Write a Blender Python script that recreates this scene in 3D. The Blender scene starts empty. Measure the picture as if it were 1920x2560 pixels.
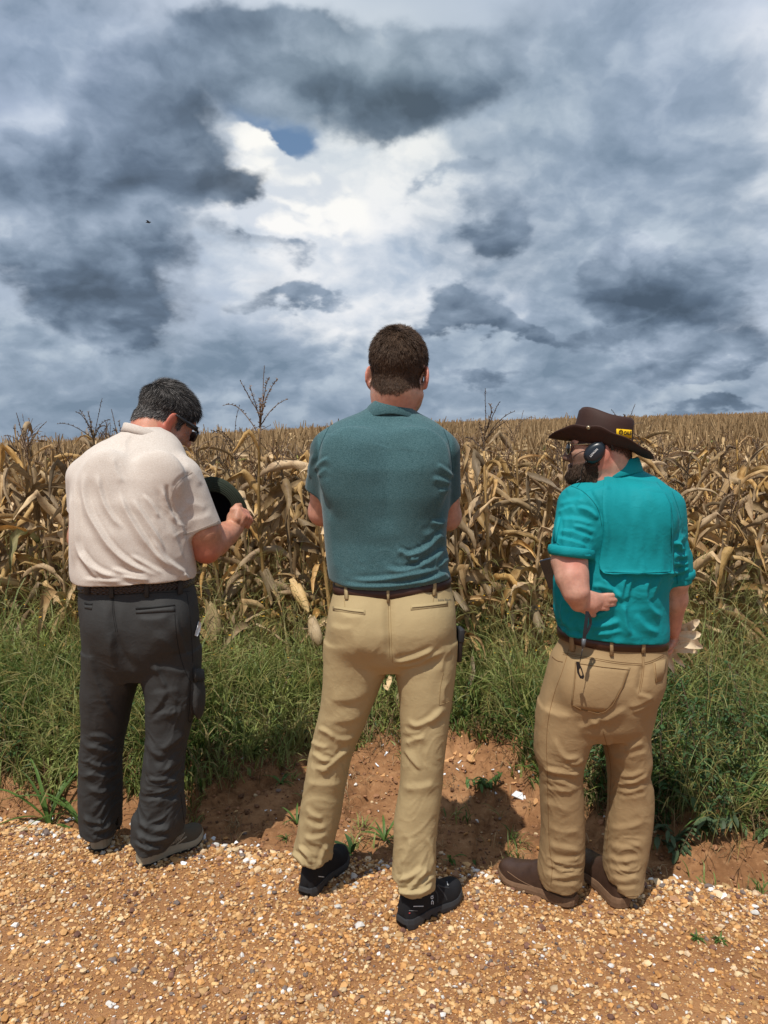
import bpy, bmesh, math, random, time
import numpy as np
from mathutils import Vector, Matrix, Euler
from mathutils.bvhtree import BVHTree
T0 = time.time()
scene = bpy.context.scene
COL = scene.collection
R = math.radians

# ------------------------------------------------------------------ camera
CAM_H = 1.55
PITCH = 5.71
FPX = 1848.9                      # focal length in photo pixels (photo is 1920 x 2560)
cam_d = bpy.data.cameras.new('camera')
cam = bpy.data.objects.new('camera', cam_d)
COL.objects.link(cam)
cam.location = (0, 0, CAM_H)
cam.rotation_euler = (R(90 - PITCH), 0, 0)
cam_d.sensor_fit = 'VERTICAL'
cam_d.sensor_height = 36.0
cam_d.sensor_width = 27.0
cam_d.lens = 26.0
cam_d.clip_start = 0.05
cam_d.clip_end = 3000
scene.camera = cam
CP, SP = math.cos(R(PITCH)), math.sin(R(PITCH))

def ray(px, py):
    x = (px - 960) / FPX; y = (py - 1280) / FPX
    return np.array([x, CP - y * SP, -SP - y * CP])
def P(px, py, Y):
    """world point seen at photo pixel (px,py) lying at distance Y in front of the camera"""
    d = ray(px, py); t = Y / d[1]
    return np.array([d[0] * t, Y, CAM_H + d[2] * t])
def PG(px, py, z=0.0):
    d = ray(px, py); t = (z - CAM_H) / d[2]
    return np.array([d[0] * t, d[1] * t, z])
def PIX(v):
    """photo pixel of world points (N,3)"""
    v = np.atleast_2d(v)
    dx, dy, dz = v[:, 0], v[:, 1], v[:, 2] - CAM_H
    depth = dy * CP - dz * SP
    up = dy * SP + dz * CP
    return 960 + FPX * dx / depth, 1280 - FPX * up / depth

# ------------------------------------------------------------------ node helpers
class NT:
    def __init__(s, tree): s.t = tree; s.n = tree.nodes; s.l = tree.links
    def new(s, typ, **kw):
        n = s.n.new(typ)
        for k, v in kw.items(): setattr(n, k, v)
        return n
    def put(s, sock, v):
        if v is None: return
        if hasattr(v, 'is_output'): s.l.new(v, sock)
        else: sock.default_value = v
    def m(s, op, a, b=None, c=None, clamp=False):
        n = s.new('ShaderNodeMath', operation=op); n.use_clamp = clamp
        s.put(n.inputs[0], a); s.put(n.inputs[1], b); s.put(n.inputs[2], c)
        return n.outputs[0]
    def v(s, op, a, b=None, c=None):
        n = s.new('ShaderNodeVectorMath', operation=op)
        s.put(n.inputs[0], a); s.put(n.inputs[1], b)
        if op == 'SCALE': s.put(n.inputs['Scale'], c if c is not None else 1.0)
        elif c is not None: s.put(n.inputs[2], c)
        return n.outputs['Value'] if op in ('DOT_PRODUCT', 'LENGTH', 'DISTANCE') else n.outputs['Vector']
    def noise(s, vec, scale=5, detail=4, rough=0.5, dist=0.0, lac=2.0, out='Fac', dim='3D'):
        n = s.new('ShaderNodeTexNoise', noise_dimensions=dim)
        if vec is not None: s.put(n.inputs['Vector'], vec)
        s.put(n.inputs['Scale'], scale); s.put(n.inputs['Detail'], detail)
        s.put(n.inputs['Roughness'], rough); s.put(n.inputs['Distortion'], dist); s.put(n.inputs['Lacunarity'], lac)
        return n.outputs[out]
    def vor(s, vec, scale=5, feature='F1', rand=1.0, out='Distance'):
        n = s.new('ShaderNodeTexVoronoi', feature=feature)
        if vec is not None: s.put(n.inputs['Vector'], vec)
        s.put(n.inputs['Scale'], scale); s.put(n.inputs['Randomness'], rand)
        return n.outputs[out]
    def ss(s, x, lo, hi, a=0.0, b=1.0):
        n = s.new('ShaderNodeMapRange', interpolation_type='SMOOTHSTEP')
        s.put(n.inputs[0], x); s.put(n.inputs[1], lo); s.put(n.inputs[2], hi); s.put(n.inputs[3], a); s.put(n.inputs[4], b)
        return n.outputs[0]
    def lin(s, x, lo, hi, a=0.0, b=1.0):
        n = s.new('ShaderNodeMapRange')
        s.put(n.inputs[0], x); s.put(n.inputs[1], lo); s.put(n.inputs[2], hi); s.put(n.inputs[3], a); s.put(n.inputs[4], b)
        return n.outputs[0]
    def mix(s, f, a, b, blend='MIX'):
        n = s.new('ShaderNodeMix', data_type='RGBA', blend_type=blend)
        s.put(n.inputs[0], f)
        for i, v in ((6, a), (7, b)):
            if not hasattr(v, 'is_output') and len(v) == 3: v = (*v, 1)
            s.put(n.inputs[i], v)
        return n.outputs[2]
    def ramp(s, f, stops, interp='LINEAR'):
        n = s.new('ShaderNodeValToRGB'); cr = n.color_ramp; cr.interpolation = interp
        while len(cr.elements) < len(stops): cr.elements.new(0.5)
        for e, (p, c) in zip(cr.elements, stops):
            e.position = p; e.color = (*c[:3], 1) if len(c) >= 3 else (c[0],) * 3 + (1,)
        s.put(n.inputs[0], f)
        return n.outputs[0]
    def xyz(s, vec):
        n = s.new('ShaderNodeSeparateXYZ'); s.put(n.inputs[0], vec); return n.outputs
    def comb(s, x, y, z):
        n = s.new('ShaderNodeCombineXYZ'); s.put(n.inputs[0], x); s.put(n.inputs[1], y); s.put(n.inputs[2], z); return n.outputs[0]
def sr(r, g, b):
    """sRGB 0-255 to linear"""
    f = lambda c: (c / 255) / 12.92 if c <= 10 else (((c / 255) + 0.055) / 1.055) ** 2.4
    return (f(r), f(g), f(b))
# ------------------------------------------------------------------ sun and sky
SUN_EL = 64.0
SUN_AZ = R(208.0)                  # compass-like: clockwise from +Y; behind the camera, to its left
sun_dir = np.array([math.sin(SUN_AZ) * math.cos(R(SUN_EL)), math.cos(SUN_AZ) * math.cos(R(SUN_EL)), math.sin(R(SUN_EL))])
sd = bpy.data.lights.new('sun', 'SUN'); sd.energy = 4.5; sd.angle = R(0.55); sd.color = (1.0, 0.95, 0.87)
sun = bpy.data.objects.new('sun', sd); COL.objects.link(sun)
sun.rotation_euler = Vector((-sun_dir[0], -sun_dir[1], -sun_dir[2])).to_track_quat('-Z', 'Y').to_euler()
sun.location = (-3, -5, 9)
scene.view_settings.view_transform = 'Standard'
scene.view_settings.look = 'None'
scene.view_settings.gamma = 1.0
scene.view_settings.use_curve_mapping = False
scene.view_settings.exposure = 0.0

world = bpy.data.worlds.new('World'); scene.world = world; world.use_nodes = True
wt = NT(world.node_tree); wt.n.clear()
geo_dir = wt.new('ShaderNodeTexCoord').outputs['Generated']
sky = wt.new('ShaderNodeTexSky', sky_type='NISHITA'); sky.sun_disc = False
sky.sun_elevation = R(SUN_EL); sky.sun_rotation = SUN_AZ
dx, dy, dz = wt.xyz(geo_dir)
ysafe = wt.m('MAXIMUM', dy, 0.12)
U = wt.m('DIVIDE', dx, ysafe); V = wt.m('DIVIDE', dz, ysafe)
def uv(px, py):
    d = ray(px, py); return d[0] / d[1], d[2] / d[1]
# cloud noise space: direction, flattened towards the horizon
zz = wt.m('MAXIMUM', dz, -0.05)
flat = wt.m('DIVIDE', 1.0, wt.m('ADD', wt.m('MULTIPLY', zz, 0.95), 0.62))
N3 = wt.v('MULTIPLY', wt.comb(wt.m('MULTIPLY', dx, flat), wt.m('MULTIPLY', dy, flat), wt.m('MULTIPLY', zz, wt.m('MULTIPLY', flat, 1.22))), (1, 1, 1))
wA = wt.v('SUBTRACT', wt.noise(N3, 2.6, 6, 0.55, out='Color'), (0.5, 0.5, 0.5))
wB = wt.v('SUBTRACT', wt.noise(wt.v('ADD', N3, (7.1, 3.3, 1.7)), 9.0, 5, 0.6, out='Color'), (0.5, 0.5, 0.5))
UV0 = wt.comb(U, V, 0.0)
W1 = wt.v('ADD', UV0, wt.v('ADD', wt.v('SCALE', wA, None, 0.26), wt.v('SCALE', wB, None, 0.085)))
W2 = wt.v('ADD', UV0, wt.v('ADD', wt.v('SCALE', wA, None, 0.14), wt.v('SCALE', wB, None, 0.05)))
def blobs(vec, lst):
    acc = 0.0
    for (px, py, sx, sy, w, rot) in lst:
        u, v = uv(px, py)
        g = wt.new('ShaderNodeTexGradient', gradient_type='SPHERICAL')
        wt.put(g.inputs['Vector'], vec)
        tm = g.texture_mapping; tm.vector_type = 'TEXTURE'
        tm.translation = (u, v, 0); tm.rotation = (0, 0, R(rot)); tm.scale = (sx * 1.65 / FPX, sy * 1.65 / FPX, 1)
        acc = wt.m('MULTIPLY_ADD', g.outputs['Fac'], w * 1.15, acc)
    return acc
# detail noises
def billow(vec, scale, det):
    n = wt.new('ShaderNodeTexVoronoi', feature='F1'); n.normalize = False
    wt.put(n.inputs['Vector'], vec); wt.put(n.inputs['Scale'], scale); wt.put(n.inputs['Detail'], det); wt.put(n.inputs['Roughness'], 0.5)
    return wt.m('SUBTRACT', 0.62, n.outputs['Distance'])
Nw = wt.v('ADD', N3, wt.v('ADD', wt.v('SCALE', wA, None, 0.16), wt.v('SCALE', wB, None, 0.05)))
UPV = wt.v('ADD', Nw, (-0.012, -0.008, 0.030))
fb = wt.noise(Nw, 3.6, 7, 0.52)
fb_up = wt.noise(UPV, 3.6, 6, 0.52)
lit = wt.m('SUBTRACT', fb, fb_up)
bil = billow(Nw, 6.0, 2.5)
bil_up = billow(UPV, 6.0, 2.0)
litb = wt.m('SUBTRACT', bil, bil_up)
fine = wt.noise(Nw, 13.0, 6, 0.6)
fine_c = wt.m('SUBTRACT', fine, 0.5)
soft = wt.noise(N3, 2.0, 3, 0.5)
fbc = wt.m('SUBTRACT', fb, 0.5)

# layer 0: pale high overcast
base = wt.ramp(wt.m('ADD', soft, wt.m('MULTIPLY', fbc, 0.4)), [(0.25, sr(146, 162, 185)), (0.5, sr(176, 190, 209)), (0.75, sr(208, 217, 230))])
blue = blobs(W2, [(665, 305, 110, 42, 1.2, -32), (735, 372, 48, 50, 0.9, -35)])
col = wt.mix(wt.ss(blue, 0.1, 1.0), base, wt.mix(0.35, wt.mix(1.0, sky.outputs[0], (0.085, 0.085, 0.085), 'MULTIPLY'), sr(122, 158, 204)))
# bright gap in the middle
bright = blobs(W2, [(960, 560, 360, 210, 1.0, 10), (640, 490, 200, 200, 1.15, 0), (1010, 690, 330, 130, 0.65, 0), (590, 290, 90, 70, 0.45, -60), (250, 165, 100, 55, 0.8, 0),
                    (1860, 360, 110, 330, 1.2, -12), (1500, 210, 130, 70, 0.5, 0), (1280, 110, 130, 70, 0.35, 0), (1790, 960, 150, 34, 1.1, 0), (900, 830, 260, 70, 0.4, 0), (1400, 620, 240, 130, 0.35, 0), (960, 400, 120, 60, 0.7, 0)])
bb = wt.m('ADD', bright, wt.m('ADD', wt.m('MULTIPLY', fbc, 1.1), wt.m('ADD', wt.m('MULTIPLY', lit, 1.5), wt.m('MULTIPLY', litb, 0.35))))
bcol = wt.ramp(wt.m('ADD', fb, wt.m('ADD', wt.m('MULTIPLY', lit, 2.6), wt.m('MULTIPLY', litb, 0.55))), [(0.15, sr(178, 193, 211)), (0.5, sr(217, 224, 233)), (0.8, sr(243, 244, 246))])
bb = wt.m('SUBTRACT', bb, wt.m('MULTIPLY', blue, 0.9))
col = wt.mix(wt.ss(bb, 0.2, 1.15, 0, 0.94), col, bcol)
# the sunlit white tower
tower = blobs(W2, [(590, 380, 95, 75, 1.3, -20), (670, 450, 130, 90, 1.25, -35), (760, 520, 120, 95, 1.0, -30), (860, 560, 150, 90, 0.5, 0), (600, 480, 70, 90, 0.5, 0), (920, 760, 60, 20, 0.6, 0), (1800, 965, 100, 24, 0.95, 0), (985, 405, 40, 14, 0.6, 0)])
tt = wt.m('ADD', wt.m('SUBTRACT', tower, wt.m('MULTIPLY', blue, 0.5)), wt.m('ADD', wt.m('MULTIPLY', bil, 0.55), wt.m('MULTIPLY', wt.m('SUBTRACT', fine, 0.5), 0.5)))
tcol = wt.mix(wt.ss(wt.m('ADD', wt.m('MULTIPLY', litb, 2.0), wt.m('MULTIPLY', lit, 2.5)), -0.3, 0.2), sr(214, 221, 231), sr(252, 251, 249))
col = wt.mix(wt.ss(tt, 0.5, 0.85), col, tcol)
# grey veil on the right and towards the horizon
veil = blobs(W2, [(1450, 480, 330, 420, 0.8, 0), (1620, 120, 260, 260, 0.55, 0), (1720, 700, 240, 260, 0.6, 0), (300, 1000, 700, 170, 0.9, 0), (1300, 980, 700, 110, 0.8, 0), (60, 120, 200, 170, 0.6, 0), (100, 950, 420, 200, 0.4, 0), (400, 60, 400, 160, 0.5, 0)])
vv = wt.m('ADD', veil, wt.m('ADD', wt.m('MULTIPLY', fbc, 1.0), wt.m('MULTIPLY', lit, -1.5)))
vcol = wt.ramp(wt.m('ADD', fb, wt.m('ADD', wt.m('MULTIPLY', lit, 2.2), wt.m('MULTIPLY', litb, 0.4))), [(0.2, sr(114, 134, 154)), (0.5, sr(148, 165, 184)), (0.8, sr(188, 201, 214))])
col = wt.mix(wt.ss(vv, 0.15, 0.85, 0, 0.92), col, vcol)
# dark rain-laden cumulus: coverage, then shading by its own cores and lit tops
dark = blobs(W1, [(80, 400, 400, 200, 1.2, 0), (300, 720, 340, 120, 1.0, -4), (60, 600, 260, 160, 0.6, 0), (490, 400, 105, 105, 0.5, 0), (380, 150, 180, 120, 0.62, 20),
                  (1000, 165, 275, 145, 1.15, 0), (960, 330, 150, 45, 0.35, 5), (700, 140, 170, 120, 0.75, 0), (1290, 90, 170, 150, 0.6, 0), (620, 30, 300, 90, 0.6, 0),
                  (660, 462, 80, 36, 0.6, 8), (1240, 625, 85, 75, 1.0, -25), (1185, 460, 62, 75, 0.6, 10), (1060, 505, 120, 26, 0.55, 8), (600, 600, 50, 30, 0.4, -20), (690, 665, 60, 24, 0.5, -30), (1150, 770, 80, 60, 0.6, 0),
                  (770, 765, 130, 28, 0.75, 0), (1200, 820, 120, 70, 0.9, -15), (1330, 850, 190, 34, 0.75, 0), (1560, 700, 120, 80, 0.95, 5), (1800, 780, 240, 95, 1.15, -6), (1700, 880, 270, 42, 0.8, 0),
                  (150, 960, 280, 50, 0.6, 0), (520, 1000, 220, 40, 0.55, 0), (1650, 1000, 130, 40, 0.85, 0), (1870, 1005, 90, 26, 0.8, 0), (1180, 1000, 300, 26, 0.65, 0), (1680, 60, 130, 200, 0.5, 0), (1620, 400, 180, 220, 0.35, 0)])
away = wt.m('SUBTRACT', 1.0, wt.m('MULTIPLY', wt.ss(dy, 0.66, 0.82), wt.ss(dz, 0.72, 0.5)))
dd = wt.m('ADD', dark, wt.m('ADD', wt.m('MULTIPLY', fbc, 1.3), wt.m('ADD', wt.m('MULTIPLY', wt.m('SUBTRACT', fine, 0.5), 0.28), wt.m('MULTIPLY', bil, 0.28))))
dd = wt.m('ADD', dd, wt.m('MULTIPLY', away, wt.m('ADD', wt.m('MULTIPLY', wt.m('SUBTRACT', soft, 0.5), 2.6), 0.5)))
core = blobs(W2, [(1010, 275, 240, 85, 1.0, 4), (360, 700, 330, 80, 1.0, 6), (520, 790, 170, 50, 0.6, 0), (120, 430, 330, 80, 0.75, -4), (600, 440, 130, 60, 0.7, 0), (60, 740, 200, 60, 0.4, 0),
                  (1240, 640, 90, 40, 0.6, 0), (1820, 810, 260, 60, 0.75, -4), (1560, 720, 110, 50, 0.5, 0), (1190, 830, 120, 60, 0.55, 0), (1340, 860, 160, 26, 0.45, 0), (700, 60, 200, 60, 0.35, 0), (420, 250, 160, 80, 0.4, 0),
                  (850, 110, 140, 60, -0.5, 0), (1180, 150, 120, 60, -0.55, 0), (360, 540, 200, 50, -0.35, 0), (120, 250, 220, 80, -0.4, 0), (1650, 1000, 130, 40, 0.5, 0), (1870, 1010, 90, 26, 0.5, 0), (690, 470, 80, 40, 0.4, 0)])
shade = wt.m('ADD', wt.m('MULTIPLY_ADD', core, -0.46, 0.62), wt.m('ADD', wt.m('MULTIPLY', fbc, -0.55), wt.m('ADD', wt.m('MULTIPLY', lit, 2.6), wt.m('MULTIPLY_ADD', litb, 0.6, wt.m('MULTIPLY', fine_c, -0.25)))))
shade = wt.m('ADD', shade, wt.ss(dd, 0.75, 0.4, 0, 0.22))
dcol = wt.ramp(shade, [(0.0, sr(74, 89, 106)), (0.25, sr(95, 112, 132)), (0.5, sr(127, 144, 164)), (0.75, sr(160, 175, 194)), (1.0, sr(204, 214, 226))])
col = wt.mix(wt.ss(dd, 0.36, 0.84, 0, 0.96), col, dcol)
# a violet cast high on the left, a greenish one under the overhead cloud
col = wt.mix(wt.m('MULTIPLY', blobs(UV0, [(60, 120, 420, 260, 0.5, 0), (1600, 150, 350, 300, 0.3, 0)]), 1.0, clamp=True), col, wt.mix(1.0, col, (0.99, 1.0, 1.08), 'MULTIPLY'))
col = wt.mix(wt.m('MULTIPLY', blobs(UV0, [(960, 200, 400, 220, 0.7, 0)]), 1.0, clamp=True), col, wt.mix(1.0, col, (1.03, 1.03, 0.94), 'MULTIPLY'))
# air light low over the field
col = wt.mix(wt.ss(dz, 0.10, 0.0, 0, 0.35), col, sr(122, 140, 160))
below = wt.ss(dz, -0.02, -0.10)
col = wt.mix(below, col, (0.16, 0.13, 0.09))
bgn = wt.new('ShaderNodeBackground'); wt.put(bgn.inputs[0], col); bgn.inputs[1].default_value = 1.0
wo = wt.new('ShaderNodeOutputWorld'); wt.l.new(bgn.outputs[0], wo.inputs[0])
world.cycles.sampling_method = 'MANUAL'; world.cycles.sample_map_resolution = 256
# ------------------------------------------------------------------ numpy modelling kit
def hash3(ix, iy, iz, seed):
    h = (ix.astype(np.uint32) * np.uint32(374761393) + iy.astype(np.uint32) * np.uint32(668265263) + iz.astype(np.uint32) * np.uint32(2147483647 - 362437) + np.uint32(seed * 974711 + 12345))
    h = (h ^ (h >> np.uint32(13))) * np.uint32(1274126177)
    h = h ^ (h >> np.uint32(16))
    return (h & np.uint32(0xFFFFFF)).astype(np.float32) / 16777215.0
def vnoise(p, seed=0):
    """value noise 0..1 of points (N,3)"""
    with np.errstate(over='ignore'):
        i = np.floor(p).astype(np.int64); f = (p - i).astype(np.float32); f = f * f * f * (f * (f * 6 - 15) + 10)
        r = 0
        for a in (0, 1):
            wx = f[:, 0] if a else 1 - f[:, 0]
            for b in (0, 1):
                wy = f[:, 1] if b else 1 - f[:, 1]
                for c in (0, 1):
                    wz = f[:, 2] if c else 1 - f[:, 2]
                    r = r + hash3(i[:, 0] + a, i[:, 1] + b, i[:, 2] + c, seed) * wx * wy * wz
    return r
def fbm(p, seed=0, octs=3, gain=0.5):
    s = 0; a = 1.0; t = 0
    for o in range(octs):
        s = s + a * vnoise(p * (2.03 ** o), seed + o * 17); t += a; a *= gain
    return s / t
def smooth01(x, lo, hi):
    t = np.clip((x - lo) / (hi - lo), 0, 1); return t * t * (3 - 2 * t)
def unit(v):
    v = np.asarray(v, float); return v / (np.linalg.norm(v) + 1e-12)

class Field:
    BIG = 0.06
    def __init__(s, lo, hi, h):
        s.lo = np.array(lo, float); s.h = h
        s.n = np.ceil((np.array(hi) - s.lo) / h).astype(int) + 1
        s.F = np.full(s.n, s.BIG, np.float32)
        s.ax = [(s.lo[i] + h * np.arange(s.n[i])).astype(np.float32) for i in range(3)]
    def sub(s, lo, hi, pad):
        a = np.clip(np.floor((np.array(lo) - pad - s.lo) / s.h).astype(int), 0, s.n)
        b = np.clip(np.ceil((np.array(hi) + pad - s.lo) / s.h).astype(int) + 1, 0, s.n)
        return tuple(slice(a[i], b[i]) for i in range(3))
    def grid(s, sl):
        return s.ax[0][sl[0]][:, None, None], s.ax[1][sl[1]][None, :, None], s.ax[2][sl[2]][None, None, :]
    def comb(s, sl, d, k, op):
        A = s.F[sl]
        if A.size == 0: return
        if op == 'add':
            if k > 0:
                h = np.maximum(k - np.abs(A - d), 0) / k; A = np.minimum(A, d) - h * h * k * 0.25
            else: A = np.minimum(A, d)
        else:
            d = -d
            if k > 0:
                h = np.maximum(k - np.abs(A - d), 0) / k; A = np.maximum(A, d) + h * h * k * 0.25
            else: A = np.maximum(A, d)
        s.F[sl] = A
    def cone(s, p, q, r0, r1, k=0.02, op='add', flat=None):
        """round cone from p to q; flat=(axis, factor) thins it along axis"""
        p = np.asarray(p, float); q = np.asarray(q, float); R_ = max(r0, r1)
        sl = s.sub(np.minimum(p, q) - R_, np.maximum(p, q) + R_, k + s.h * 2)
        X, Y, Z = s.grid(sl)
        d = q - p; L2 = float(d @ d) + 1e-12
        t = np.clip(((X - p[0]) * d[0] + (Y - p[1]) * d[1] + (Z - p[2]) * d[2]) / L2, 0, 1)
        ex, ey, ez = X - p[0] - t * d[0], Y - p[1] - t * d[1], Z - p[2] - t * d[2]
        e2 = ex * ex + ey * ey + ez * ez
        if flat is not None:
            n = unit(flat[0]); w = ex * n[0] + ey * n[1] + ez * n[2]
            e2 = e2 + w * w * (1 / flat[1] ** 2 - 1)
        s.comb(sl, np.sqrt(e2) - (r0 + (r1 - r0) * t), k, op)
    def sleeve(s, p, q, r0, r1, hem, n, k=0.03, wall=0.009, deep=0.04, flat=None):
        """tapered sleeve cut off at a hem plane and hollowed there; returns the hollow to carve last"""
        p = np.asarray(p, float); q = np.asarray(q, float); hem = np.asarray(hem, float); n = unit(n); R_ = max(r0, r1)
        sl = s.sub(np.minimum(p, q) - R_, np.maximum(p, q) + R_, k + s.h * 2)
        X, Y, Z = s.grid(sl); d = q - p; L2 = float(d @ d)
        t = np.clip(((X - p[0]) * d[0] + (Y - p[1]) * d[1] + (Z - p[2]) * d[2]) / L2, 0, 1)
        e = np.sqrt((X - p[0] - t * d[0]) ** 2 + (Y - p[1] - t * d[1]) ** 2 + (Z - p[2] - t * d[2]) ** 2) - (r0 + (r1 - r0) * t)
        pl = (X - hem[0]) * n[0] + (Y - hem[1]) * n[1] + (Z - hem[2]) * n[2]
        s.comb(sl, np.maximum(e, pl), k, 'add')
        s.holes = getattr(s, 'holes', []) + [(sl, np.maximum(np.maximum(e + wall, pl - .003), -pl - deep))]
    def trim(s, c, n, rad, wall=0.008, deep=0.05, x0=-99, x1=99, wob=None):
        """cut a trouser leg at a plane and hollow it there"""
        c = np.asarray(c, float); n = unit(n)
        sl = s.sub(c - rad, c + rad, 0); X, Y, Z = s.grid(sl)
        A = s.F[sl].copy(); pl = (X - c[0]) * n[0] + (Y - c[1]) * n[1] + (Z - c[2]) * n[2]
        if wob is not None: pl = pl + wob(X, Y)
        m = (X > x0) & (X < x1) & (Z > -9)
        B = np.maximum(np.maximum(A, pl), -np.maximum(np.maximum(A + wall, pl - .003), -pl - deep))
        s.F[sl] = np.where(m, B, A)
    def carve(s):
        for sl, d in getattr(s, 'holes', []): s.comb(sl, d, 0, 'sub')
    def chain(s, pts, k=0.015, op='add', flat=None):
        for (a, ra), (b, rb) in zip(pts[:-1], pts[1:]): s.cone(a, b, ra, rb, k, op, flat)
    def ell(s, c, r, M=None, k=0.02, op='add'):
        c = np.asarray(c, float); r = np.asarray(r, float); R_ = r.max()
        M = np.eye(3) if M is None else np.asarray(M)      # columns = local axes
        sl = s.sub(c - R_, c + R_, k + s.h * 2)
        X, Y, Z = s.grid(sl); X = X - c[0]; Y = Y - c[1]; Z = Z - c[2]
        q = 0
        for i in range(3):
            q = q + ((X * M[0, i] + Y * M[1, i] + Z * M[2, i]) / r[i]) ** 2
        q = np.sqrt(q)
        ln = np.sqrt(X * X + Y * Y + Z * Z)
        s.comb(sl, np.where(q < 1, (q - 1) * r.min(), ln * (1 - 1 / np.maximum(q, 1e-3))).astype(np.float32), k, op)
    def loft(s, rows, k=0.02, cap=0.0, zbot=None):
        """rows: (z, cx, cy, a, b, n) stacked ellipses"""
        rows = np.array(sorted(rows), float)
        z0, z1 = rows[0, 0], rows[-1, 0]
        lo = [(rows[:, 1] - rows[:, 3]).min(), (rows[:, 2] - rows[:, 4]).min(), z0]
        hi = [(rows[:, 1] + rows[:, 3]).max(), (rows[:, 2] + rows[:, 4]).max(), z1]
        sl = s.sub(lo, hi, k + s.h * 3)
        X, Y, Z = s.grid(sl); z = Z[0, 0]
        if z.size == 0: return
        pr = [np.interp(z, rows[:, 0], rows[:, i]) for i in range(1, 6)]
        m = max(3, int(0.016 / s.h) * 2 + 1); ker = np.hanning(m + 2)[1:-1]; ker /= ker.sum()
        pr = [np.convolve(np.pad(v, m // 2, mode='edge'), ker, 'valid')[None, None, :] for v in pr]
        cx, cy, a, b, n = pr
        rho = ((np.abs((X - cx) / a)) ** n + (np.abs((Y - cy) / b)) ** n) ** (1 / n)
        d = (rho - 1) * np.minimum(a, b)
        d = np.maximum(d, Z - z1)
        d = np.maximum(d, (z0 - Z) if zbot is None else (zbot(X, Y) - Z))
        s.comb(sl, d, k, 'add')

def surface_nets(F, lo, h):
    S = F < 0
    n = np.array(F.shape)
    c = [S[:-1, :-1, :-1], S[1:, :-1, :-1], S[:-1, 1:, :-1], S[1:, 1:, :-1], S[:-1, :-1, 1:], S[1:, :-1, 1:], S[:-1, 1:, 1:], S[1:, 1:, 1:]]
    cnt = np.zeros(n - 1, np.uint8)
    for q in c: cnt += q
    act = (cnt > 0) & (cnt < 8)
    ia = np.argwhere(act)
    idx = np.full(n - 1, -1, np.int32); idx[act] = np.arange(len(ia))
    off = np.array([[0,0,0],[1,0,0],[0,1,0],[1,1,0],[0,0,1],[1,0,1],[0,1,1],[1,1,1]])
    val = np.stack([F[ia[:, 0] + o[0], ia[:, 1] + o[1], ia[:, 2] + o[2]] for o in off], 1)
    acc = np.zeros((len(ia), 3)); w = np.zeros(len(ia))
    for a, b in ((0,1),(2,3),(4,5),(6,7),(0,2),(1,3),(4,6),(5,7),(0,4),(1,5),(2,6),(3,7)):
        va, vb = val[:, a], val[:, b]; m = (va < 0) != (vb < 0)
        t = np.where(m, va / np.where(m, va - vb, 1), 0)
        pt = off[a] + (off[b] - off[a]) * t[:, None]
        acc += pt * m[:, None]; w += m
    V = lo + (ia + acc / w[:, None]) * h
    faces = []
    for ax in range(3):
        s1 = [slice(None)] * 3; s2 = [slice(None)] * 3
        s1[ax] = slice(0, -1); s2[ax] = slice(1, None)
        A = S[tuple(s1)]; B = S[tuple(s2)]
        e = np.argwhere(A != B)
        u, v = (ax + 1) % 3, (ax + 2) % 3
        ok = (e[:, u] > 0) & (e[:, v] > 0) & (e[:, u] < n[u] - 1) & (e[:, v] < n[v] - 1)
        e = e[ok]
        flip = A[tuple(e.T)]
        q = []
        for du, dv in ((-1, -1), (0, -1), (0, 0), (-1, 0)):
            cc = e.copy(); cc[:, u] += du; cc[:, v] += dv; q.append(idx[tuple(cc.T)])
        q = np.stack(q, 1)
        q[~flip] = q[~flip][:, ::-1]
        faces.append(q)
    return V, np.concatenate(faces)
def vnormals(V, Fc):
    a, b, c, d = (V[Fc[:, i]] for i in range(4))
    fn = np.cross(c - a, d - b)
    N = np.zeros_like(V)
    for i in range(4):
        for j in range(3): N[:, j] += np.bincount(Fc[:, i], fn[:, j], len(V))
    return N / (np.linalg.norm(N, axis=1, keepdims=True) + 1e-12)
def edges_of(Fc):
    E = np.concatenate([Fc[:, [0, 1]], Fc[:, [1, 2]], Fc[:, [2, 3]], Fc[:, [3, 0]]])
    E.sort(axis=1)
    k = E[:, 0].astype(np.int64) * (Fc.max() + 1) + E[:, 1]
    _, i, c = np.unique(k, return_index=True, return_counts=True)
    return E[i], c
def lap(V, Fc, it=3, f=0.6, mask=None):
    E, c = edges_of(Fc)
    deg = np.bincount(E.ravel(), minlength=len(V)).astype(float)[:, None] + 1e-9
    for k in range(it):
        S = np.zeros_like(V)
        for j in range(3):
            S[:, j] = np.bincount(E[:, 0], V[E[:, 1], j], len(V)) + np.bincount(E[:, 1], V[E[:, 0], j], len(V))
        ff = (f if mask is None else f * mask[:, None])
        V = V + (S / deg - V) * ff
    return V
def lap_scalar(a, Fc, it=3):
    return lap(np.stack([a, a * 0, a * 0], 1), Fc, it, 0.6)[:, 0]
def drop_verts(V, Fc, keep):
    """keep = bool per vertex; faces with a dropped vertex go"""
    fk = keep[Fc].all(axis=1); Fc = Fc[fk]
    used = np.zeros(len(V), bool); used[Fc.ravel()] = True
    mp = np.cumsum(used) - 1
    return V[used], mp[Fc], used
def boundary(Fc):
    H = np.concatenate([Fc[:, [0, 1]], Fc[:, [1, 2]], Fc[:, [2, 3]], Fc[:, [3, 0]]])
    m = int(Fc.max()) + 1
    key = H[:, 0].astype(np.int64) * m + H[:, 1]; rev = H[:, 1].astype(np.int64) * m + H[:, 0]
    return H[~np.isin(key, rev)]
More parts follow.
